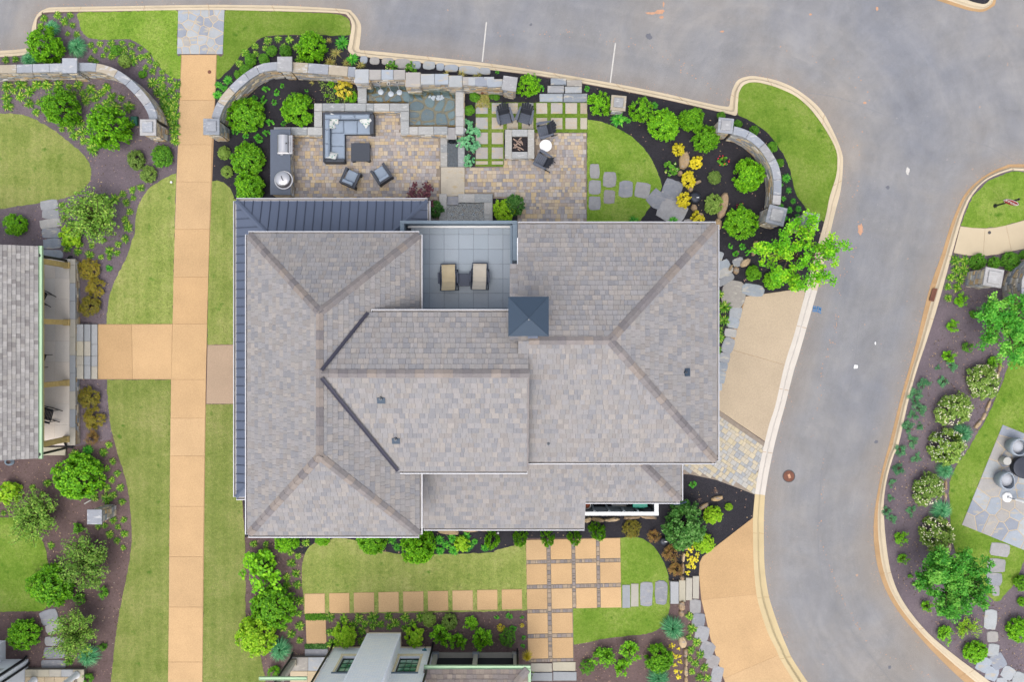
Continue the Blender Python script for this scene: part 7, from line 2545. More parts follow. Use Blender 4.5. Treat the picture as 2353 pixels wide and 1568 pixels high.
def stems_mesh(name, seed, n=7, h=.75, sp=.5, mat='bark', rad=.035):
    R = random.Random(seed)
    b = MB()
    for i in range(n):
        a = 6.283 * i / n + R.uniform(-.3, .3)
        s = sp * R.uniform(.4, 1)
        b.tube([(.05 * math.cos(a), .05 * math.sin(a), -.03), (s * .45 * math.cos(a), s * .45 * math.sin(a), h * .5), (s * math.cos(a + .2), s * math.sin(a + .2), h)], [rad, rad * .7, rad * .35], 5)
    return b.mesh(name, mat)

def airy_mesh(name, mat, seed, shoots=34, per=34, ls=.085):
    """open shrub: arching shoots with leaves along them"""
    R = random.Random(seed)
    v, f, r = [], [], []
    b = MB()
    for i in range(shoots):
        a = R.uniform(0, 6.283)
        ln = R.uniform(.08, 1.0) ** .6 * 1.05
        top = R.uniform(.6, 1.0)
        p0 = Vector((.05 * math.cos(a), .05 * math.sin(a), 0))
        p1 = Vector((ln * .45 * math.cos(a), ln * .45 * math.sin(a), top * .75))
        p2 = Vector((ln * math.cos(a + .3), ln * math.sin(a + .3), top))
        b.tube([p0, p1, p2], [.016, .011, .005], 4)
        for j in range(per):
            t = .3 + .7 * R.random() ** .7
            p = p0 * (1 - t) ** 2 + p1 * 2 * t * (1 - t) + p2 * t * t + rand_dir(R) * .12
            nrm = (Vector((0, 0, 1)) + rand_dir(R) * .8).normalized()
            d = rand_dir(R)
            d = d - nrm * d.dot(nrm)
            if d.length < .05:
                continue
            d.normalize()
            l = ls * R.uniform(.6, 1.3)
            leaf(v, f, r, p, d, nrm, l, l * .3, min(1, max(0, R.gauss(.5, .25))))
    return to_mesh(name, v, f, r, mat), b.mesh(name + '_stems', 'bark')

def tuft_mesh(name, mat, seed, n=48, wid=.045, arch=.9, h=.8, rmin=.45):
    """clump of arching blades, radius 1, height about h"""
    R = random.Random(seed)
    b = MB()
    for i in range(n):
        a = R.uniform(0, 6.283)
        ln = R.uniform(rmin, 1.0)
        hh = h * R.uniform(.55, 1.0) * (1.15 - ln * .4)
        c, s = math.cos(a), math.sin(a)
        w = wid * R.uniform(.7, 1.2)
        px, py = -s, c
        ctr = [(.04, 0), (.28 * ln, .72 * hh), (.66 * ln, hh * (1.0)), (ln, hh * (1 - .5 * arch * ln))]
        ws = [w * .7, w, w * .75, .002]
        V = []
        tw = R.uniform(-.12, .12)
        for (q, z), ww in zip(ctr, ws):
            cc, ss = math.cos(a + tw * q), math.sin(a + tw * q)
            V += [(q * cc + px * ww, q * ss + py * ww, z), (q * cc - px * ww, q * ss - py * ww, z)]
        rr = min(1, max(0, R.gauss(.42, .28)))
        b.add(V, [(0, 1, 3, 2), (2, 3, 5, 4), (4, 5, 7, 6)], rr)
    return b.mesh(name, mat)

MESH = {}
def get_meshes(kind):
    if kind in MESH:
        return MESH[kind]
    out = []
    for s in range(3):
        sd = hash_(kind) + s
        if kind in ('bright', 'lime', 'green', 'dark', 'olive'):
            out.append((bush_mesh('foliage', 'leaf_' + kind, sd, 4200, .12, 'round', 190, .15), stems_mesh('stems', sd)))
        elif kind == 'loose':
            out.append((bush_mesh('foliage', 'leaf_bright', sd, 900, .17, 'vase', 40, .24), stems_mesh('stems', sd)))
        elif kind == 'loosegreen':
            out.append((bush_mesh('foliage', 'leaf_green', sd, 700, .18, 'vase', 32, .24), stems_mesh('stems', sd)))
        elif kind == 'bigleaf':
            out.append((bush_mesh('foliage', 'leaf_lime', sd, 900, .24, 'round', 55, .2, .5), stems_mesh('stems', sd)))
        elif kind == 'clipped':
            out.append((bush_mesh('foliage', 'leaf_green', sd, 2600, .10, 'round', 150, .13), stems_mesh('stems', sd)))
        elif kind == 'cone':
            out.append((bush_mesh('foliage', 'leaf_bright', sd, 2400, .12, 'cone', 90, .14), stems_mesh('stems', sd)))
        elif kind == 'yellow':
            out.append((bush_mesh('foliage', 'leaf_yellow', sd, 1300, .19, 'round', 60, .2), stems_mesh('stems', sd)))
        elif kind == 'gold':
            out.append((bush_mesh('foliage', 'leaf_gold', sd, 900, .18, 'round', 44, .2), stems_mesh('stems', sd)))
        elif kind == 'rust':
            out.append((bush_mesh('foliage', 'leaf_rust', sd, 1500, .12, 'vase', 60, .24, .24), stems_mesh('stems', sd, 12, .8, .7)))
        elif kind == 'rustgreen':
            out.append((bush_mesh('foliage', 'leaf_rustgreen', sd, 2600, .12, 'round', 100, .18, .28), stems_mesh('stems', sd, 10)))
        elif kind == 'purple':
            out.append((bush_mesh('foliage', 'leaf_purple', sd, 1300, .14, 'round', 44, .24), stems_mesh('stems', sd)))
        elif kind == 'hydrangea':
            m = bush_mesh('foliage', 'leaf_olive', sd, 3200, .13, 'round', 105, .18)
            out.append((m, stems_mesh('stems', sd), flower_mesh('flowers', 'leaf_flowerw', sd, 150, .065)))
        elif kind == 'rose':
            m = bush_mesh('foliage', 'leaf_green', sd, 260, .26, 'vase', 16, .26)
            out.append((m, stems_mesh('stems', sd), flower_mesh('flowers', 'leaf_flowerr', sd, 9, .17)))
        elif kind == 'whiteflower':
            m = bush_mesh('foliage', 'leaf_green', sd, 420, .26, 'round', 22, .25)
            out.append((m, stems_mesh('stems', sd), flower_mesh('flowers', 'leaf_flowery', sd, 11, .14)))
        elif kind == 'airy':
            a, b_ = airy_mesh('foliage', 'leaf_airy', sd, 80, 46, .085)
            out.append((a, b_))
        elif kind == 'airyyellow':
            a, b_ = airy_mesh('foliage', 'leaf_lime', sd, 30, 26, .12)
            out.append((a, b_))
        elif kind == 'tuft':
            out.append((tuft_mesh('blades', 'leaf_lily', sd, 80, .07, .95, .6, .5),))
        elif kind == 'tuftgreen':
            out.append((tuft_mesh('blades', 'leaf_lilygreen', sd, 70, .085, .9, .6, .45),))
        elif kind == 'straw':
            out.append((tuft_mesh('blades', 'leaf_straw', sd, 46, .03, .8, .7),))
        elif kind == 'bluegrass':
            out.append((tuft_mesh('blades', 'leaf_blue', sd, 520, .017, 1.0, .85, .3),))
        elif kind == 'goldgrass':
            out.append((tuft_mesh('blades', 'leaf_gold', sd, 300, .02, .7, 1.3, .3),))
        elif kind == 'juniper':
            out.append((bush_mesh('foliage', 'leaf_juniper', sd, 520, .22, 'vase', 14, .3, .16), stems_mesh('stems', sd)))
        elif kind == 'sedum':
            out.append((bush_mesh('foliage', 'leaf_sedum', sd, 620, .22, 'round', 30, .22, .5), stems_mesh('stems', sd)))
        elif kind == 'perennial':
            out.append((bush_mesh('foliage', 'leaf_lilygreen', sd, 240, .32, 'vase', 14, .26, .4), stems_mesh('stems', sd)))
        elif kind == 'sedumyellow':
            out.append((bush_mesh('foliage', 'leaf_yellow', sd, 200, .36, 'round', 12, .28, .45), stems_mesh('stems', sd)))
        elif kind == 'twigs':
            out.append((stems_mesh('twigs', sd, 12, .7, .9, 'twig', .03),))
    MESH[kind] = out
    return out

def hash_(s):
    return sum((i + 1) * ord(c) for i, c in enumerate(s)) % 9973

def flower_mesh(name, mat, seed, n, s):
    R = random.Random(seed + 5)
    b = MB()
    for i in range(n):
        z = R.uniform(.25, .97)
        t = (z - .42) / .6
        rad = (math.sqrt(max(.02, 1 - t * t)) if z > .42 else .95) * R.uniform(.9, 1.03)
        if z > .9:
            rad *= R.random()
        a = R.uniform(0, 6.283)
        c = Vector((rad * math.cos(a), rad * math.sin(a), z + .03))
        for k in range(3):
            o = c + rand_dir(R) * s * .5
            pr = []
            ss = s * R.uniform(.5, .9)
            b.add([o + Vector((ss * .6, 0, 0)), o + Vector((0, ss * .6, 0)), o + Vector((-ss * .6, 0, 0)), o + Vector((0, -ss * .6, 0)), o + Vector((0, 0, ss * .4)), o - Vector((0, 0, ss * .3))], [(0, 1, 4), (1, 2, 4), (2, 3, 4), (3, 0, 4), (1, 0, 5), (2, 1, 5), (3, 2, 5), (0, 3, 5)], R.random())
    return b.mesh(name, mat)

# kind -> (object name, category, phrase, height as a share of radius)
KINDS = {
 'bright': ('round_shrub', 'shrub', 'bright green round shrub', 1.35),
 'tall': ('tall_shrub', 'shrub', 'tall bright green shrub', 2.3),
 'lime': ('lime_shrub', 'shrub', 'yellow green shrub', 1.4),
 'green': ('green_shrub', 'shrub', 'mid green shrub', 1.2),
 'dark': ('dark_shrub', 'shrub', 'dark green leafy shrub', 1.6),
 'olive': ('olive_shrub', 'shrub', 'olive green shrub', 1.2),
 'loose': ('loose_shrub', 'shrub', 'loose bright green shrub', 1.1),
 'loosegreen': ('loose_shrub', 'shrub', 'small sparse green shrub', 1.1),
 'bigleaf': ('broadleaf_shrub', 'shrub', 'broad-leaved lime shrub', 1.2),
 'clipped': ('clipped_shrub', 'shrub', 'dense clipped green ball', 1.35),
 'cone': ('conifer', 'conifer', 'pointed bright green conifer', 4.6),
 'yew': ('conifer', 'conifer', 'rounded upright conifer', 1.9),
 'yellow': ('yellow_shrub', 'shrub', 'bright yellow bush', 1.1),
 'gold': ('gold_shrub', 'shrub', 'golden feathery bush', 1.3),
 'rust': ('barberry', 'shrub', 'rusty brown twiggy bush', 1.0),
 'rustgreen': ('spirea', 'shrub', 'olive and rust low bush', .95),
 'purple': ('purple_shrub', 'shrub', 'dark purple leafy shrub', 1.6),
 'hydrangea': ('hydrangea', 'shrub', 'round shrub dotted with cream flowers', 1.35),
 'rose': ('rose_bush', 'shrub', 'small rose bush with red blooms', 1.0),
 'whiteflower': ('flowering_shrub', 'shrub', 'small bush with pale flowers', .9),
 'airy': ('airy_shrub', 'shrub', 'open airy pale green shrub', 1.25),
 'airyyellow': ('airy_shrub', 'shrub', 'sparse yellow green shrub', 1.1),
 'tuft': ('daylily', 'plant', 'spiky yellow-green tuft', .75),
 'tuftgreen': ('lily_clump', 'plant', 'spiky fresh green tuft', .75),
 'straw': ('straw_grass', 'grass clump', 'straw coloured grass tuft', .7),
 'bluegrass': ('ornamental_grass', 'grass clump', 'mounded blue green grass', .9),
 'goldgrass': ('golden_grass', 'grass clump', 'tall golden grass', 1.8),
 'juniper': ('juniper', 'juniper', 'low blue green juniper', .5),
 'sedum': ('sedum', 'plant', 'frosty blue green rosette plant', .8),
 'perennial': ('perennial', 'plant', 'small leafy green perennial', .7),
 'sedumyellow': ('yellow_sedum', 'plant', 'small yellow sedum', .45),
 'twigs': ('bare_shrub', 'shrub', 'bare pale twiggy shrub', .8),
}
ALIAS = {'tall': 'bright', 'yew': 'cone'}
ALIAS['yew'] = 'yewm'
MESH['yewm'] = [(bush_mesh('foliage', 'leaf_bright', 500 + s, 2600, .11, 'round', 110, .16), stems_mesh('stems', 500 + s)) for s in range(3)]
BEDS = [  # phrase, sheet polygon in plan units
 ('in the corner bed at the top left', "-50,20 185,20 185,128 -50,128"),
 ('above the curved left wall', "185,80 420,80 420,210 345,210 260,150 185,140"),
 ('between the curved left wall and walkway', "345,210 430,210 430,345 345,345"),
 ('inside the left walls', "-60,128 345,128 400,345 300,480 -60,480"),
 ('by the left stepping stones', "-60,450 430,450 430,560 -60,560"),
 ('beside the left porch', "100,560 330,560 330,1060 100,1060"),
 ('below the left porch', "-60,1030 330,1030 330,1180 -60,1180"),
 ('near the lone left pillar', "-60,1180 330,1180 330,1400 -60,1400"),
 ('in the lower left corner', "-60,1400 330,1400 330,1640 -60,1640"),
 ('right of the walkway behind the wall', "490,60 640,60 560,200 490,200"),
 ('above the fountain wall', "560,60 1180,60 1180,185 640,160 560,200"),
 ('in the black bed left of the sofa', "490,150 830,150 830,300 640,310 640,470 490,470"),
 ('beside the fountain', "1040,180 1120,180 1120,400 1040,400"),
 ('at the foot of the balcony', "920,420 1230,420 1230,520 920,520"),
 ('by the parking kerb', "1120,150 1680,150 1680,310 1480,320 1340,280 1120,230"),
 ('outside the tall curved wall', "1640,240 1980,240 1980,540 1800,540 1790,400 1700,300"),
 ('inside the tall curved wall', "1480,270 1830,270 1830,600 1480,600"),
 ('beside the tan driveway', "1620,560 1960,560 1960,1060 1620,1060"),
 ('under the south eave', "560,1200 1480,1200 1480,1290 560,1290"),
 ('left of the south lawn', "530,1230 700,1230 700,1640 530,1640"),
 ('below the pad row', "690,1390 1100,1390 1100,1560 690,1560"),
 ('left of the lower pad grid', "1060,1390 1225,1390 1225,1640 1060,1640"),
 ('right of the lower pad grid', "1225,1420 1560,1420 1560,1640 1225,1640"),
 ('south east of the house', "1420,1080 1760,1080 1760,1390 1420,1390"),
 ('along the lower slate path', "1540,1380 1700,1380 1700,1640 1540,1640"),
 ('below the concrete path', "2130,570 2420,570 2420,700 2130,700"),
 ('in the upper right bed', "2080,690 2420,690 2420,860 2080,860"),
 ('in the middle right bed', "2000,850 2360,850 2360,1130 2000,1130"),
 ('in the lower right bed', "2000,1120 2420,1120 2420,1640 2000,1640"),
]
BEDP = [(ph, [tuple(float(v) for v in q.split(',')) for q in t.split()]) for ph, t in BEDS]
PLANTS = []
def plants(sheet_name, kind, txt):
    for t in txt.split():
        v = [float(a) for a in t.split(',')]
        PLANTS.append((sheet_name, kind) + tuple(v))

T = plants
T('A', 'tuft', "380,100,26 465,100,22 290,120,26 270,168,20 430,140,26 482,165,22 450,222,18 510,228,22 605,300,22 668,290,20 740,285,26 815,285,20 880,298,22 635,335,18 710,328,20 832,325,24 880,348,22 937,322,20 605,390,22 640,410,20 690,370,18 745,370,26 830,372,28 940,380,24 985,368,26 885,400,34 1000,410,18 1042,428,24 973,452,20 1020,475,24 1085,480,20 1078,528,26 1138,532,24 1018,552,34 1085,580,30 1178,565,34 1048,612,32 1095,645,42 1145,605,30 1180,648,30 1100,705,38 1145,680,28 1170,710,28 1130,745,38 1170,775,32 1140,800,34 1165,835,34 1165,890,34 1168,945,30 35,398,24 100,395,24 40,575,40 135,565,38 240,565,32 307,565,34 388,565,32 460,578,22 520,568,32 600,598,38 710,585,30 90,605,26 195,610,36 38,650,36 130,645,34 48,705,36 190,692,32 485,630,28 550,625,24 632,655,30 675,622,28 745,648,30 808,655,24 570,672,30 710,690,30 655,715,26 765,715,36 855,715,36 238,750,28 295,735,24 335,795,24 255,685,22 530,825,32 472,852,30 412,865,20 550,885,32 495,905,30 620,945,40 555,945,28 615,1000,38 550,1340,22 650,1330,28 690,1325,32 768,1330,32 818,1300,26 885,1272,24 940,1255,26 840,1355,28 890,1325,20 730,1360,26 865,1420,26 410,1375,20 445,1410,22 428,1460,22 470,1500,30 850,1510,28 835,1470,24 1705,305,22 1640,352,24 1708,358,20 1600,425,22")
T('A', 'tuftgreen', "1525,535,28 1462,568,24 1500,592,24 1455,635,28")
T('A', 'tall', "395,715,112 300,300,105 725,850,135")
T('A', 'olive', "910,1070,60 993,1165,52 835,410,40")
T('A', 'green', "1085,1048,66 955,497,26 775,335,34")
T('A', 'bright', "100,1505,76")
T('A', 'bluegrass', "510,312,82 345,185,62 190,395,66")
T('A', 'airy', "640,1455,185")
T('A', 'olive', "1500,1025,44 1520,1150,42")
T('E', 'tuft', "855,45,30 835,120,26 790,155,22 780,215,22 730,200,32 595,228,30 515,205,26 445,185,26 610,165,22 540,158,18 690,130,20 675,240,18 730,245,18 690,1548,24 725,1505,24")
T('E', 'tuftgreen', "730,315,24 585,1540,32")
T('E', 'bigleaf', "470,108,68")
T('E', 'rustgreen', "595,325,66 638,445,58 600,572,70 592,1185,68 628,1325,64")
T('E', 'rust', "618,1452,60")
T('K', 'tuft', "500,40,30 690,32,26 750,90,24 715,138,20 783,172,22 745,215,22 802,268,24 712,268,26 755,315,26 710,342,36 815,362,26 632,332,26 755,485,26 825,482,22 655,525,20 700,522,20 788,530,20 730,580,28 830,575,24 782,622,24 825,670,20 338,655,22 315,237,28 215,265,22 20,438,20 280,308,20")
T('K', 'bright', "520,195,150 335,925,135 158,1250,94")
T('K', 'bigleaf', "65,300,70")
T('K', 'airy', "250,450,165 580,755,178 515,1230,172")
T('K', 'loosegreen', "535,1010,52 688,970,46 525,535,44 590,1545,44 460,1430,34 690,1330,34 400,1040,34")
T('K', 'bluegrass', "585,1395,92")
T('B', 'tuft', "222,268,26 292,258,22 368,262,24 138,308,22 75,352,26 142,360,20 415,310,26 205,320,18 330,308,22 35,420,24 435,398,28")
T('B', 'tuftgreen', "722,285,40 790,392,36")
T('B', 'straw', "680,352,42 640,415,40 750,420,34 845,435,32 635,270,20 520,555,18 1525,490,30 1630,505,28 1420,485,22")
T('B', 'bright', "430,735,108 78,775,116 90,1065,104 95,1262,108")
T('B', 'tall', "520,315,92")
T('B', 'gold', "730,597,64")
T('B', 'perennial', "215,595,28 287,620,26 325,575,18 197,670,30 270,685,22 142,650,22 245,820,30 332,828,22 170,925,36 220,890,26 80,912,24 15,885,32 485,608,14 680,600,20")
T('B', 'green', "252,340,34 345,345,42 110,400,40 200,400,38 80,465,44 30,500,30")
T('B', 'loose', "790,655,42 650,565,26 690,680,18 620,640,16")
T('B', 'purple', "1255,1325,100")
T('B', 'dark', "1345,1400,56")
T('B', 'whiteflower', "1055,452,42 1185,462,40")
T('B', 'green', "1612,645,34 1575,740,34")
T('B', 'sedum', "1570,830,34 1602,890,46 1540,960,46 1600,985,46 1575,1075,40")
T('C', 'green', "160,640,24 190,648,22 20,655,10")
T('C', 'yew', "405,570,76 885,690,76 1160,735,80")
T('C', 'bright', "1310,835,100 1495,800,88 1590,935,82")
T('C', 'yellow', "1408,1000,44 1530,1088,44 1478,1205,50 1445,1342,50 1538,1465,50")
T('C', 'olive', "1650,1188,42 1645,1368,62")
T('C', 'whiteflower', "1360,1125,50")
T('C', 'rose', "1705,1078,40")
T('C', 'tuftgreen', "1010,797,44 1075,805,18 1250,705,22 1110,1478,30 1372,1478,30")
T('C', 'lime', "238,1410,72")
T('C', 'dark', "312,1372,66")
T('C', 'perennial', "495,592,24 795,595,22 195,487,14")
T('arc', 'bright', "868,862,185 790,1435,180")
T('arc', 'green', "545,140,52 740,245,52 940,320,60 1160,520,66 1250,710,52")
T('arc', 'tuftgreen', "1330,890,50 1360,1042,36 1295,1140,28 1412,1170,34 1270,1230,30 1372,1280,40 1475,1265,34 1325,1378,28 1465,1355,32 1275,975,18")
T('arc', 'rose', "775,1240,52")
T('dr', 'bright', "960,485,72 1135,555,76 1300,510,66")
T('dr', 'perennial', "740,235,28 855,238,38 795,310,36 900,298,28 625,150,16")
T('dr', 'tuft', "645,680,40 628,760,26 690,800,55 640,880,24 690,925,50 645,1010,36 650,1090,44 634,1200,32")
T('L', 'tuft', "212,645,22 130,642,24 212,690,26 375,700,24 425,725,22 382,775,28 412,842,30 348,868,26 420,918,30 352,922,28 140,938,22 432,1025,30 432,1112,24 370,1155,20 437,1195,30 380,1250,30 437,1292,24 325,1205,28 412,650,26 480,635,28 640,1138,30 735,1150,30 832,1142,32 928,1142,36 1035,1132,28 1142,1140,32 1248,1138,30 875,1178,26 930,1195,28 980,1185,28 1040,1200,24 1078,1178,30 1145,1210,26 1195,1178,26 800,1190,30 855,1230,30 640,1238,26 850,1295,30 650,1315,34")
T('L', 'tuftgreen', "1088,665,24 1055,620,26 1380,688,28 1375,618,30 1420,650,24 1458,605,30 1470,685,32 1555,590,28 1560,665,28 1612,628,18 1680,670,24")
T('L', 'bright', "350,622,84 590,606,52 925,622,96 1290,595,46 265,1065,128")
T('L', 'tall', "1230,672,105")
T('L', 'bigleaf', "1525,642,50 1210,1265,68")
T('L', 'lime', "735,1255,80 150,1262,132")
T('L', 'loose', "195,810,150 275,1500,54")
T('L', 'bluegrass', "305,1355,92")
T('L', 'olive', "1305,1150,50 1440,1165,54")
T('L', 'loose', "1385,1245,78 1585,1170,54 1500,1290,64 1660,1275,74")
T('M', 'tuftgreen', "45,628,18 110,668,22 5,660,26")
T('M', 'cone', "160,628,58 350,614,56 532,608,54 708,604,56 872,568,62")
T('M', 'rust', "1240,592,50 1360,700,72 1390,812,60")
T('M', 'rustgreen', "1095,538,60")
T('M', 'dark', "1450,520,140")
T('M', 'lime', "1640,450,58 1580,640,66 1745,395,24")
T('M', 'perennial', "1500,240,28 190,1135,18 275,1128,24 300,1212,26 360,1135,14 370,1272,18 365,1330,18")
T('M', 'twigs', "1550,345,24 1660,285,28 1450,365,26")
T('M', 'sedumyellow', "1490,680,20 1465,715,18 1520,745,20 1490,745,22 1475,790,20 1515,800,16 1470,835,16 1500,775,16 1532,710,16 1370,1325,15 1410,1345,12 1395,1395,17 1420,1435,14 1385,1455,15 1395,1500,15 1370,1380,13 1425,1500,13 1405,1538,17 1350,1330,10 1420,1395,11")
T('M', 'tuft', "1482,1130,26 1500,1215,30 1482,1270,22 1530,1302,28 1495,1358,26 1555,1388,30 1480,1415,22 1522,1448,26 1585,1475,28 1502,1502,22 1553,1540,26 1605,1545,24")
T('M', 'bluegrass', "1372,1210,96 1275,1545,92")
T('M', 'loose', "905,1400,78 1080,1355,76 1030,1465,62 30,1178,42 95,1275,80")
T('M', 'bright', "1275,1410,98")
T('M', 'clipped', "795,1470,50 265,1272,60")
T('M', 'gold', "220,1203,24 360,1190,15")
T('M', 'goldgrass', "395,1390,44")
T('J', 'tuft', "1290,262,36 1350,268,34 1290,328,34 1345,330,34 1258,378,28 1315,390,32 1235,440,26 1298,448,30 1240,515,28")
T('J', 'green', "1435,275,54 1542,280,42 1650,270,60 1740,225,28")
T('J', 'loose', "1315,530,50 1260,705,46 1235,910,52 1540,945,48")
T('J', 'loosegreen', "1410,622,44 1365,845,44")
T('J', 'hydrangea', "1475,1075,104 1275,1265,106 1230,1512,116")
T('J', 'bluegrass', "1335,1425,84")
T('J', 'juniper', "1060,1100,62 1015,1160,52 1205,1080,52 1040,1255,56 1000,1300,44 960,1385,56 1045,1375,32 1000,1480,52 910,1530,52 1260,970,42 1165,985,24 1010,1205,42")
T('N', 'hydrangea', "1105,280,104 1160,575,104")
T('N', 'bluegrass', "1215,150,76 1195,420,82")
T('N', 'juniper', "1020,70,42 905,135,56 855,235,34 845,335,30 820,415,46 855,470,40 985,415,42")
T('N', 'loose', "915,600,50 925,740,40 1090,1060,44 1215,1245,64")
T('N', 'loosegreen', "980,860,22 1005,912,18 1180,670,30")
T('N', 'bright', "1420,1370,74 1730,905,50 1715,1215,76 1735,1030,32")
T('N', 'airyyellow', "1355,1205,82")

def ordinal(i):
    w = ('first', 'second', 'third', 'fourth', 'fifth', 'sixth', 'seventh', 'eighth', 'ninth', 'tenth')
    if i < 10:
        return w[i]
    n = i + 1
    return '%d%s' % (n, 'th' if 10 <= n % 100 <= 20 else {1: 'st', 2: 'nd', 3: 'rd'}.get(n % 10, 'th'))

rec = []
for (s_, kind, x, y, r_) in PLANTS:
    hr = KINDS[kind][3]
    rad = r_ * kz(s_, .4) * (1.42 if kind in ('tuft', 'tuftgreen', 'straw') else 1.0)
    h = rad * hr
    zc = h * .5
    p = Q(s_, x, y, zc)
    dx, dy = S(s_, x, y)
    bed = next((b for b, q in BEDP if inside(q, dx, dy)), None)
    if bed is None:
        bed = min(BEDP, key=lambda b: math.hypot(sum(q[0] for q in b[1]) / len(b[1]) - dx, sum(q[1] for q in b[1]) / len(b[1]) - dy))[0]
    rec.append((kind, p, rad, h, bed, dx, dy))
by = {}
for i, q in enumerate(rec):
    by.setdefault((KINDS[q[0]][2], q[4]), []).append(i)
LAB = {}
for (ph, bed), ids in by.items():
    if len(ids) == 1:
        LAB[ids[0]] = '%s %s' % (ph, bed)
        continue
    xs, ys = [rec[i][5] for i in ids], [rec[i][6] for i in ids]
    horiz = max(xs) - min(xs) >= max(ys) - min(ys)
    ids.sort(key=lambda i: rec[i][5] if horiz else rec[i][6])
    for k_, i in enumerate(ids):
        LAB[i] = '%s %s, %s from the %s' % (ph, bed, ordinal(k_), 'left' if horiz else 'top')
Rp = random.Random(11)
for i, (kind, p, rad, h, bed, dx, dy) in enumerate(rec):
    nm, cat, ph, hr = KINDS[kind]
    ms = get_meshes(ALIAS.get(kind, kind))
    parts = ms[i % len(ms)]
    grp = ph + ' plants ' + bed if 'plant' not in cat else ph + 's ' + bed
    rot = Rp.uniform(0, 6.283)
    sc = (rad * Rp.uniform(.9, 1.1), rad * Rp.uniform(.9, 1.1), h * Rp.uniform(.88, 1.12))
    if len(parts) == 1:
        o = link(nm, parts[0])
        o.location, o.rotation_euler, o.scale = (p.x, p.y, .0), (0, 0, rot), sc
        tag(o, LAB[i], cat, ph + ' group ' + bed)
        continue
    o = thing(nm, LAB[i], cat, (p.x, p.y, 0), rot, ph + ' group ' + bed, None, False)
    o.scale = sc
    for m in parts:
        link(m.name.split('.')[0], m, o, True)

# ---------------------------------------------------------------- trees
def tree(label, c, crown_r, height, seed, leafmat, limbs=9, clusters=60, per=46, ls=.16, flat=.75, gap=0.0, low=.45, mean=.62):
    R = random.Random(seed)
    t = thing('tree', label, 'tree', (c.x, c.y, 0))
    b = MB()
    b.tube([(c.x, c.y, -.05), (c.x + .05, c.y + .03, height * .3), (c.x + .02, c.y, height * .55)], [.075, .06, .045], 8)
    ends = []
    for i in range(limbs):
        a = 6.283 * i / limbs + R.uniform(-.35, .35)
        l = crown_r * R.uniform(.6, 1.0)
        z0 = height * R.uniform(.28, .5)
        z1 = height * R.uniform(low + .1, .95)
        p0 = Vector((c.x, c.y, z0))
        p1 = Vector((c.x + l * .5 * math.cos(a), c.y + l * .5 * math.sin(a), z0 + (z1 - z0) * .65))
        p2 = Vector((c.x + l * math.cos(a + .15), c.y + l * math.sin(a + .15), z1))
        b.tube([p0, p1, p2], [.035, .022, .009], 5)
        ends += [(p1, .8), (p2, 1.0), ((p1 + p2) / 2, 1.0), (p0.lerp(p1, .5) + Vector((0, 0, height * .2)), 1.0)]
        for j in range(4):
            t0 = R.uniform(.35, .95)
            s0 = p0.lerp(p2, t0)
            a2 = a + R.uniform(-1.2, 1.2)
            e = s0 + Vector((math.cos(a2), math.sin(a2), R.uniform(-.05, .5))) * crown_r * R.uniform(.2, .42)
            b.tube([s0, e], [.014, .005], 4)
            ends.append((e, 1.0))
    b.build('trunk', 'bark', t)
    v, f, r = [], [], []
    for i in range(clusters):
        e, k_ = R.choice(ends)
        cc = e + rand_dir(R) * crown_r * .16
        cs_ = crown_r * R.uniform(.1, .2)
        tone = R.uniform(.2, .8)
        for j in range(per):
            o = rand_dir(R) * cs_ * R.random() ** .45
            o.z *= flat
            p = cc + o
            nrm = (Vector((0, 0, 1)) + rand_dir(R) * .8).normalized()
            d = rand_dir(R)
            d = d - nrm * d.dot(nrm)
            if d.length < .05:
                continue
            d.normalize()
            l = ls * R.uniform(.6, 1.3)
            leaf(v, f, r, p, d, nrm, l, l * .36, min(1, max(0, R.gauss(tone, .16))))
    me = to_mesh('crown', v, f, r, leafmat)
    link('crown', me, t)
    return t
tree('leafy bright green young tree overhanging the kerb by a tall pillar', P(1842, 585, 2.8), 1.5, 3.9, 41, 'leaf_tree', 13, 104, 44, .115)
tree('dense fresh green tree in the lower right bed', Q('N', 1300, 900, 2.4), 1.32, 3.2, 43, 'leaf_tree_green', 14, 280, 56, .11, .85)
tree('mid green tree cut off by the right edge', Q('J', 1720, 715, 2.4), 1.42, 3.2, 45, 'leaf_tree_green', 13, 170, 56, .11)

# ---------------------------------------------------------------- boulders and rock edging
def rocks(sheet_name, txt, mat, h=.22, name='boulder', fmt='%s', labels=()):
    k = kz(sheet_name)
    for i, t_ in enumerate(txt.split()):
        v = [float(a) for a in t_.split(',')] + [0]
        p = Q(sheet_name, v[0], v[1], h * .5)
        o = boulder(blob(p.x, p.y, v[2] * k, v[3] * k, math.radians(-v[4]), int(v[0] * 7 + v[1]), 10, 2.4, .12), -.04, h, int(v[0])).build(name, mat)
        tag(o, labels[i], 'boulder')
rocks('C', "1450,1072,68,112,12 1420,1160,30,40,20 1537,1220,48,22,-24 1492,1268,30,30,-40 1515,1390,40,46,-40 1556,1435,34,20,5", 'rock', .24, labels=['tall tan boulder between two yellow bushes near the half-round lawn', 'small pinkish rock beside the white-flowering bush', 'thin pale rock right of the third yellow bush', 'small tan rock just above the dark garden speaker', 'flat tan rock below the dark garden speaker', 'little tan rock above the lowest yellow bush'])
rocks('arc', "565,1230,110,310,14 508,1452,82,140,0", 'rock', .3, labels=['long tan boulder leaning beside the olive shrub', 'pale tan boulder at the corner of the east eave'])
rocks('dr', "972,250,48,140,14 885,388,100,66,-36 798,458,56,70,0 748,432,28,60,20 622,605,20,50", 'rock', .22, labels=['narrow curved tan rock in black mulch by the leafy tree', 'tan rock beside the pale slabs at the east eave', 'round tan rock at the end of the stone treads', 'small brown rock between pale slabs', 'little orange rock peeking out under the east eave'])
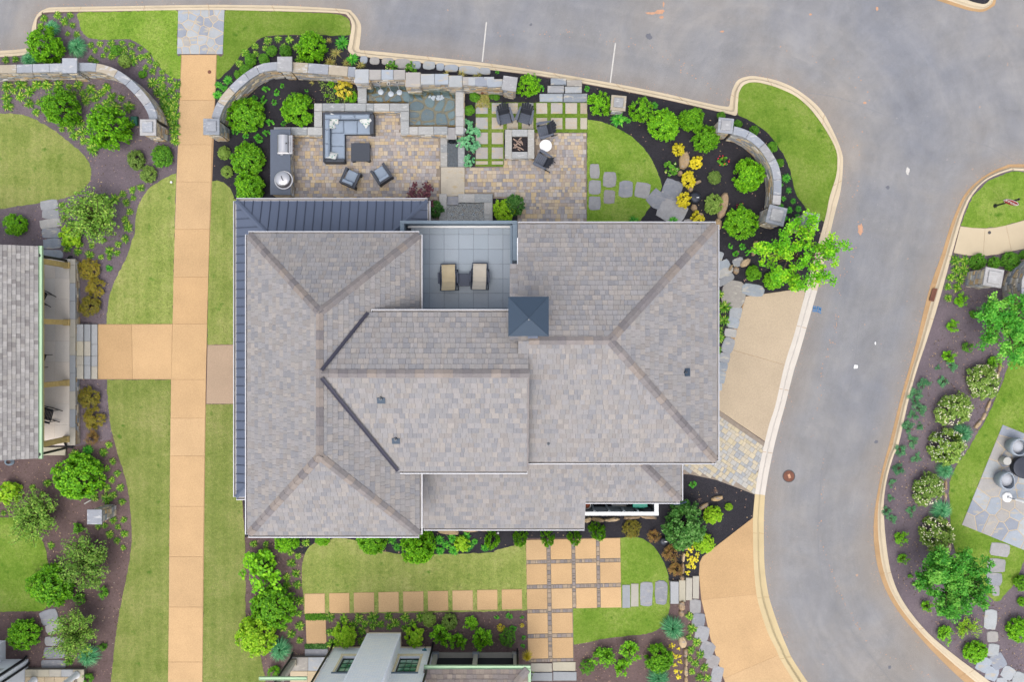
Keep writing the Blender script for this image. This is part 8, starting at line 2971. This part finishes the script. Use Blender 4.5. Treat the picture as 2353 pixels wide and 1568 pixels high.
rocks('M', "1672,340,80,36,-16 1580,392,78,30,-30", 'rock', .2, labels=['pale tan rock near the lower right house corner', 'thin tan rock left of the pale tan rock'])
def edging(label, sheet_name, txt, mat='rock', h=.2):
    k = kz(sheet_name)
    first = txt.split()[0].split(',')
    t = thing('rock_edging', label, 'rock edging', tuple(Q(sheet_name, float(first[0]), float(first[1]))))
    for t_ in txt.split():
        v = [float(a) for a in t_.split(',')] + [0]
        p = Q(sheet_name, v[0], v[1], h * .5)
        boulder(blob(p.x, p.y, v[2] * k, v[3] * k, math.radians(-v[4]), int(v[0] * 7 + v[1]), 10, 2.8, .1), -.04, h * random.uniform(.8, 1.15), int(v[1])).build('rock', mat, t)
edging('tan rock edging under the bin enclosure', 'M', "800,482,56,34,-14 872,482,90,32,8 962,480,110,26,-4 1100,466,112,24,-4 1208,464,110,24,4", h=.25)
edging('tan rock edging under the south gutter', 'L', "1440,565,130,34,4 1582,552,110,26 1690,548,90,22")
edging('tan rock edging above the right stone steps', 'M', "1460,662,30,44 1444,735,18,70,4 1440,808,16,72 1434,872,30,34", h=.3)
edging('tan rock edging running below the right stone steps', 'M', "1432,1058,44,64 1430,1112,36,44 1436,1302,52,84,-8 1458,1372,26,62 1460,1432,20,58 1462,1500,24,72 1462,1560,22,50", h=.3)
edging('thin pale rock edging between mulch and lawn across the road', 'J', "1590,900,20,60 1585,970,18,80,4 1568,1050,18,80,8 1538,1150,20,90,14 1505,1240,20,90,20 1478,1310,22,60,24 1440,1362,26,70,40", h=.16)
edging('short pale rock edging below the flowering shrubs across the road', 'N', "1222,250,16,60 1218,330,16,60 1232,520,14,60 1238,600,16,60 1244,665,20,60", h=.16)
for i, (s_, x, y, w, h_, lab) in enumerate((('L', 893, 1225, 24, 32, 'round pale rock at the foot of the white brick chimney'),)):
    k = kz(s_)
    p = Q(s_, x, y)
    tag(boulder(blob(p.x, p.y, w * k, h_ * k, 0, 5, 10, 2.2, .06), -.03, .14, 3).build('boulder', 'rock'), lab, 'boulder')

# groundcover strips and thin strip of dark mulch beside the single pad
def cover(label, poly, n, mat='leaf_dark', ls=.07, h=.07):
    R = random.Random(n)
    xs, ys = [q[0] for q in poly], [q[1] for q in poly]
    v, f, r = [], [], []
    while len(f) < n:
        x, y = R.uniform(min(xs), max(xs)), R.uniform(min(ys), max(ys))
        if not inside(poly, x, y):
            continue
        nrm = (Vector((0, 0, 1)) + rand_dir(R) * .7).normalized()
        d = rand_dir(R)
        d = (d - nrm * d.dot(nrm)).normalized()
        leaf(v, f, r, Vector((x, y, R.uniform(.02, h))), d, nrm, ls * R.uniform(.6, 1.2), ls * .25, R.random())
    tag(link('ground_cover', to_mesh('ground_cover', v, f, r, mat)), label, 'ground cover', None, 'stuff')
cover('dark green ground cover strip above the single pad', join(('L', "478,1112 614,1110 616,1148 482,1150")), 1500, 'leaf_green')
cover('dark ground cover strip below the single pad', join(('L', "478,1314 622,1312 622,1342 478,1344")), 1200, 'leaf_dark')
cover('sparse yellow green ground cover by the golden bush', join(('B', "560,540 660,540 820,600 822,690 620,690")), 420, 'leaf_olive', .08)
cover('dry straw mat at the end of the fountain wall', join(('pond', "1840,450 1960,450 1960,640 1760,640 1790,540")), 700, 'leaf_straw', .09, .05)
cover('low lime creeper at the foot of the pad grid slabs', join(('M', "400,1480 440,1500 432,1560 405,1560")), 160, 'leaf_olive', .08)

# scattered wood chips and fallen leaves on the beds
def litter():
    R = random.Random(77)
    b = {'twig': MB(), 'rock': MB(), 'bark': MB()}
    areas = [(BED_NW, 1500), (BED_S, 520), (join(('d', "0,180 400,180 400,560 330,740 240,1060 0,1060")), 1000), (join(('d', "0,1060 240,1060 300,1250 260,1500 260,1568 0,1568")), 900), (join(('d', "560,1230 700,1230 700,1568 600,1568 560,1400")), 350), (join(('d', "700,1405 1215,1405 1215,1500 700,1500")), 420), (join(('d', "2210,600 2353,600 2353,800 2290,960 2200,1100 2230,1300 2353,1420 2353,1568 2240,1540 2060,1340 2040,1150 2110,900")), 1600), (join(('d', "1320,1480 1600,1400 1640,1568 1320,1568")), 350)]
    for poly, n in areas:
        xs, ys = [q[0] for q in poly], [q[1] for q in poly]
        x0, x1, y0, y1 = max(min(xs), -24), min(max(xs), 24), max(min(ys), -16), min(max(ys), 16)
        k = 0
        tries = 0
        while k < n and tries < n * 20:
            tries += 1
            x, y = R.uniform(x0, x1), R.uniform(y0, y1)
            if not inside(poly, x, y) or any(inside(q, x, y) for q, _ in LAWNS):
                continue
            a = R.uniform(0, 3.14)
            l, w = R.uniform(.015, .04), R.uniform(.008, .018)
            key = R.choice(('twig', 'bark', 'bark', 'rock'))
            b[key].obox((x, y, .012), (math.cos(a) * l, math.sin(a) * l, R.uniform(-.004, .006)), (-math.sin(a) * w, math.cos(a) * w, 0), (0, 0, .002))
            k += 1
    for key, mb in b.items():
        tag(mb.build('mulch_litter', key), {'twig': 'pale wood chips scattered over the mulch beds', 'rock': 'tan fallen leaves scattered over the mulch beds', 'bark': 'brown bark chips scattered over the mulch beds'}[key], 'litter', None, 'stuff')
litter()
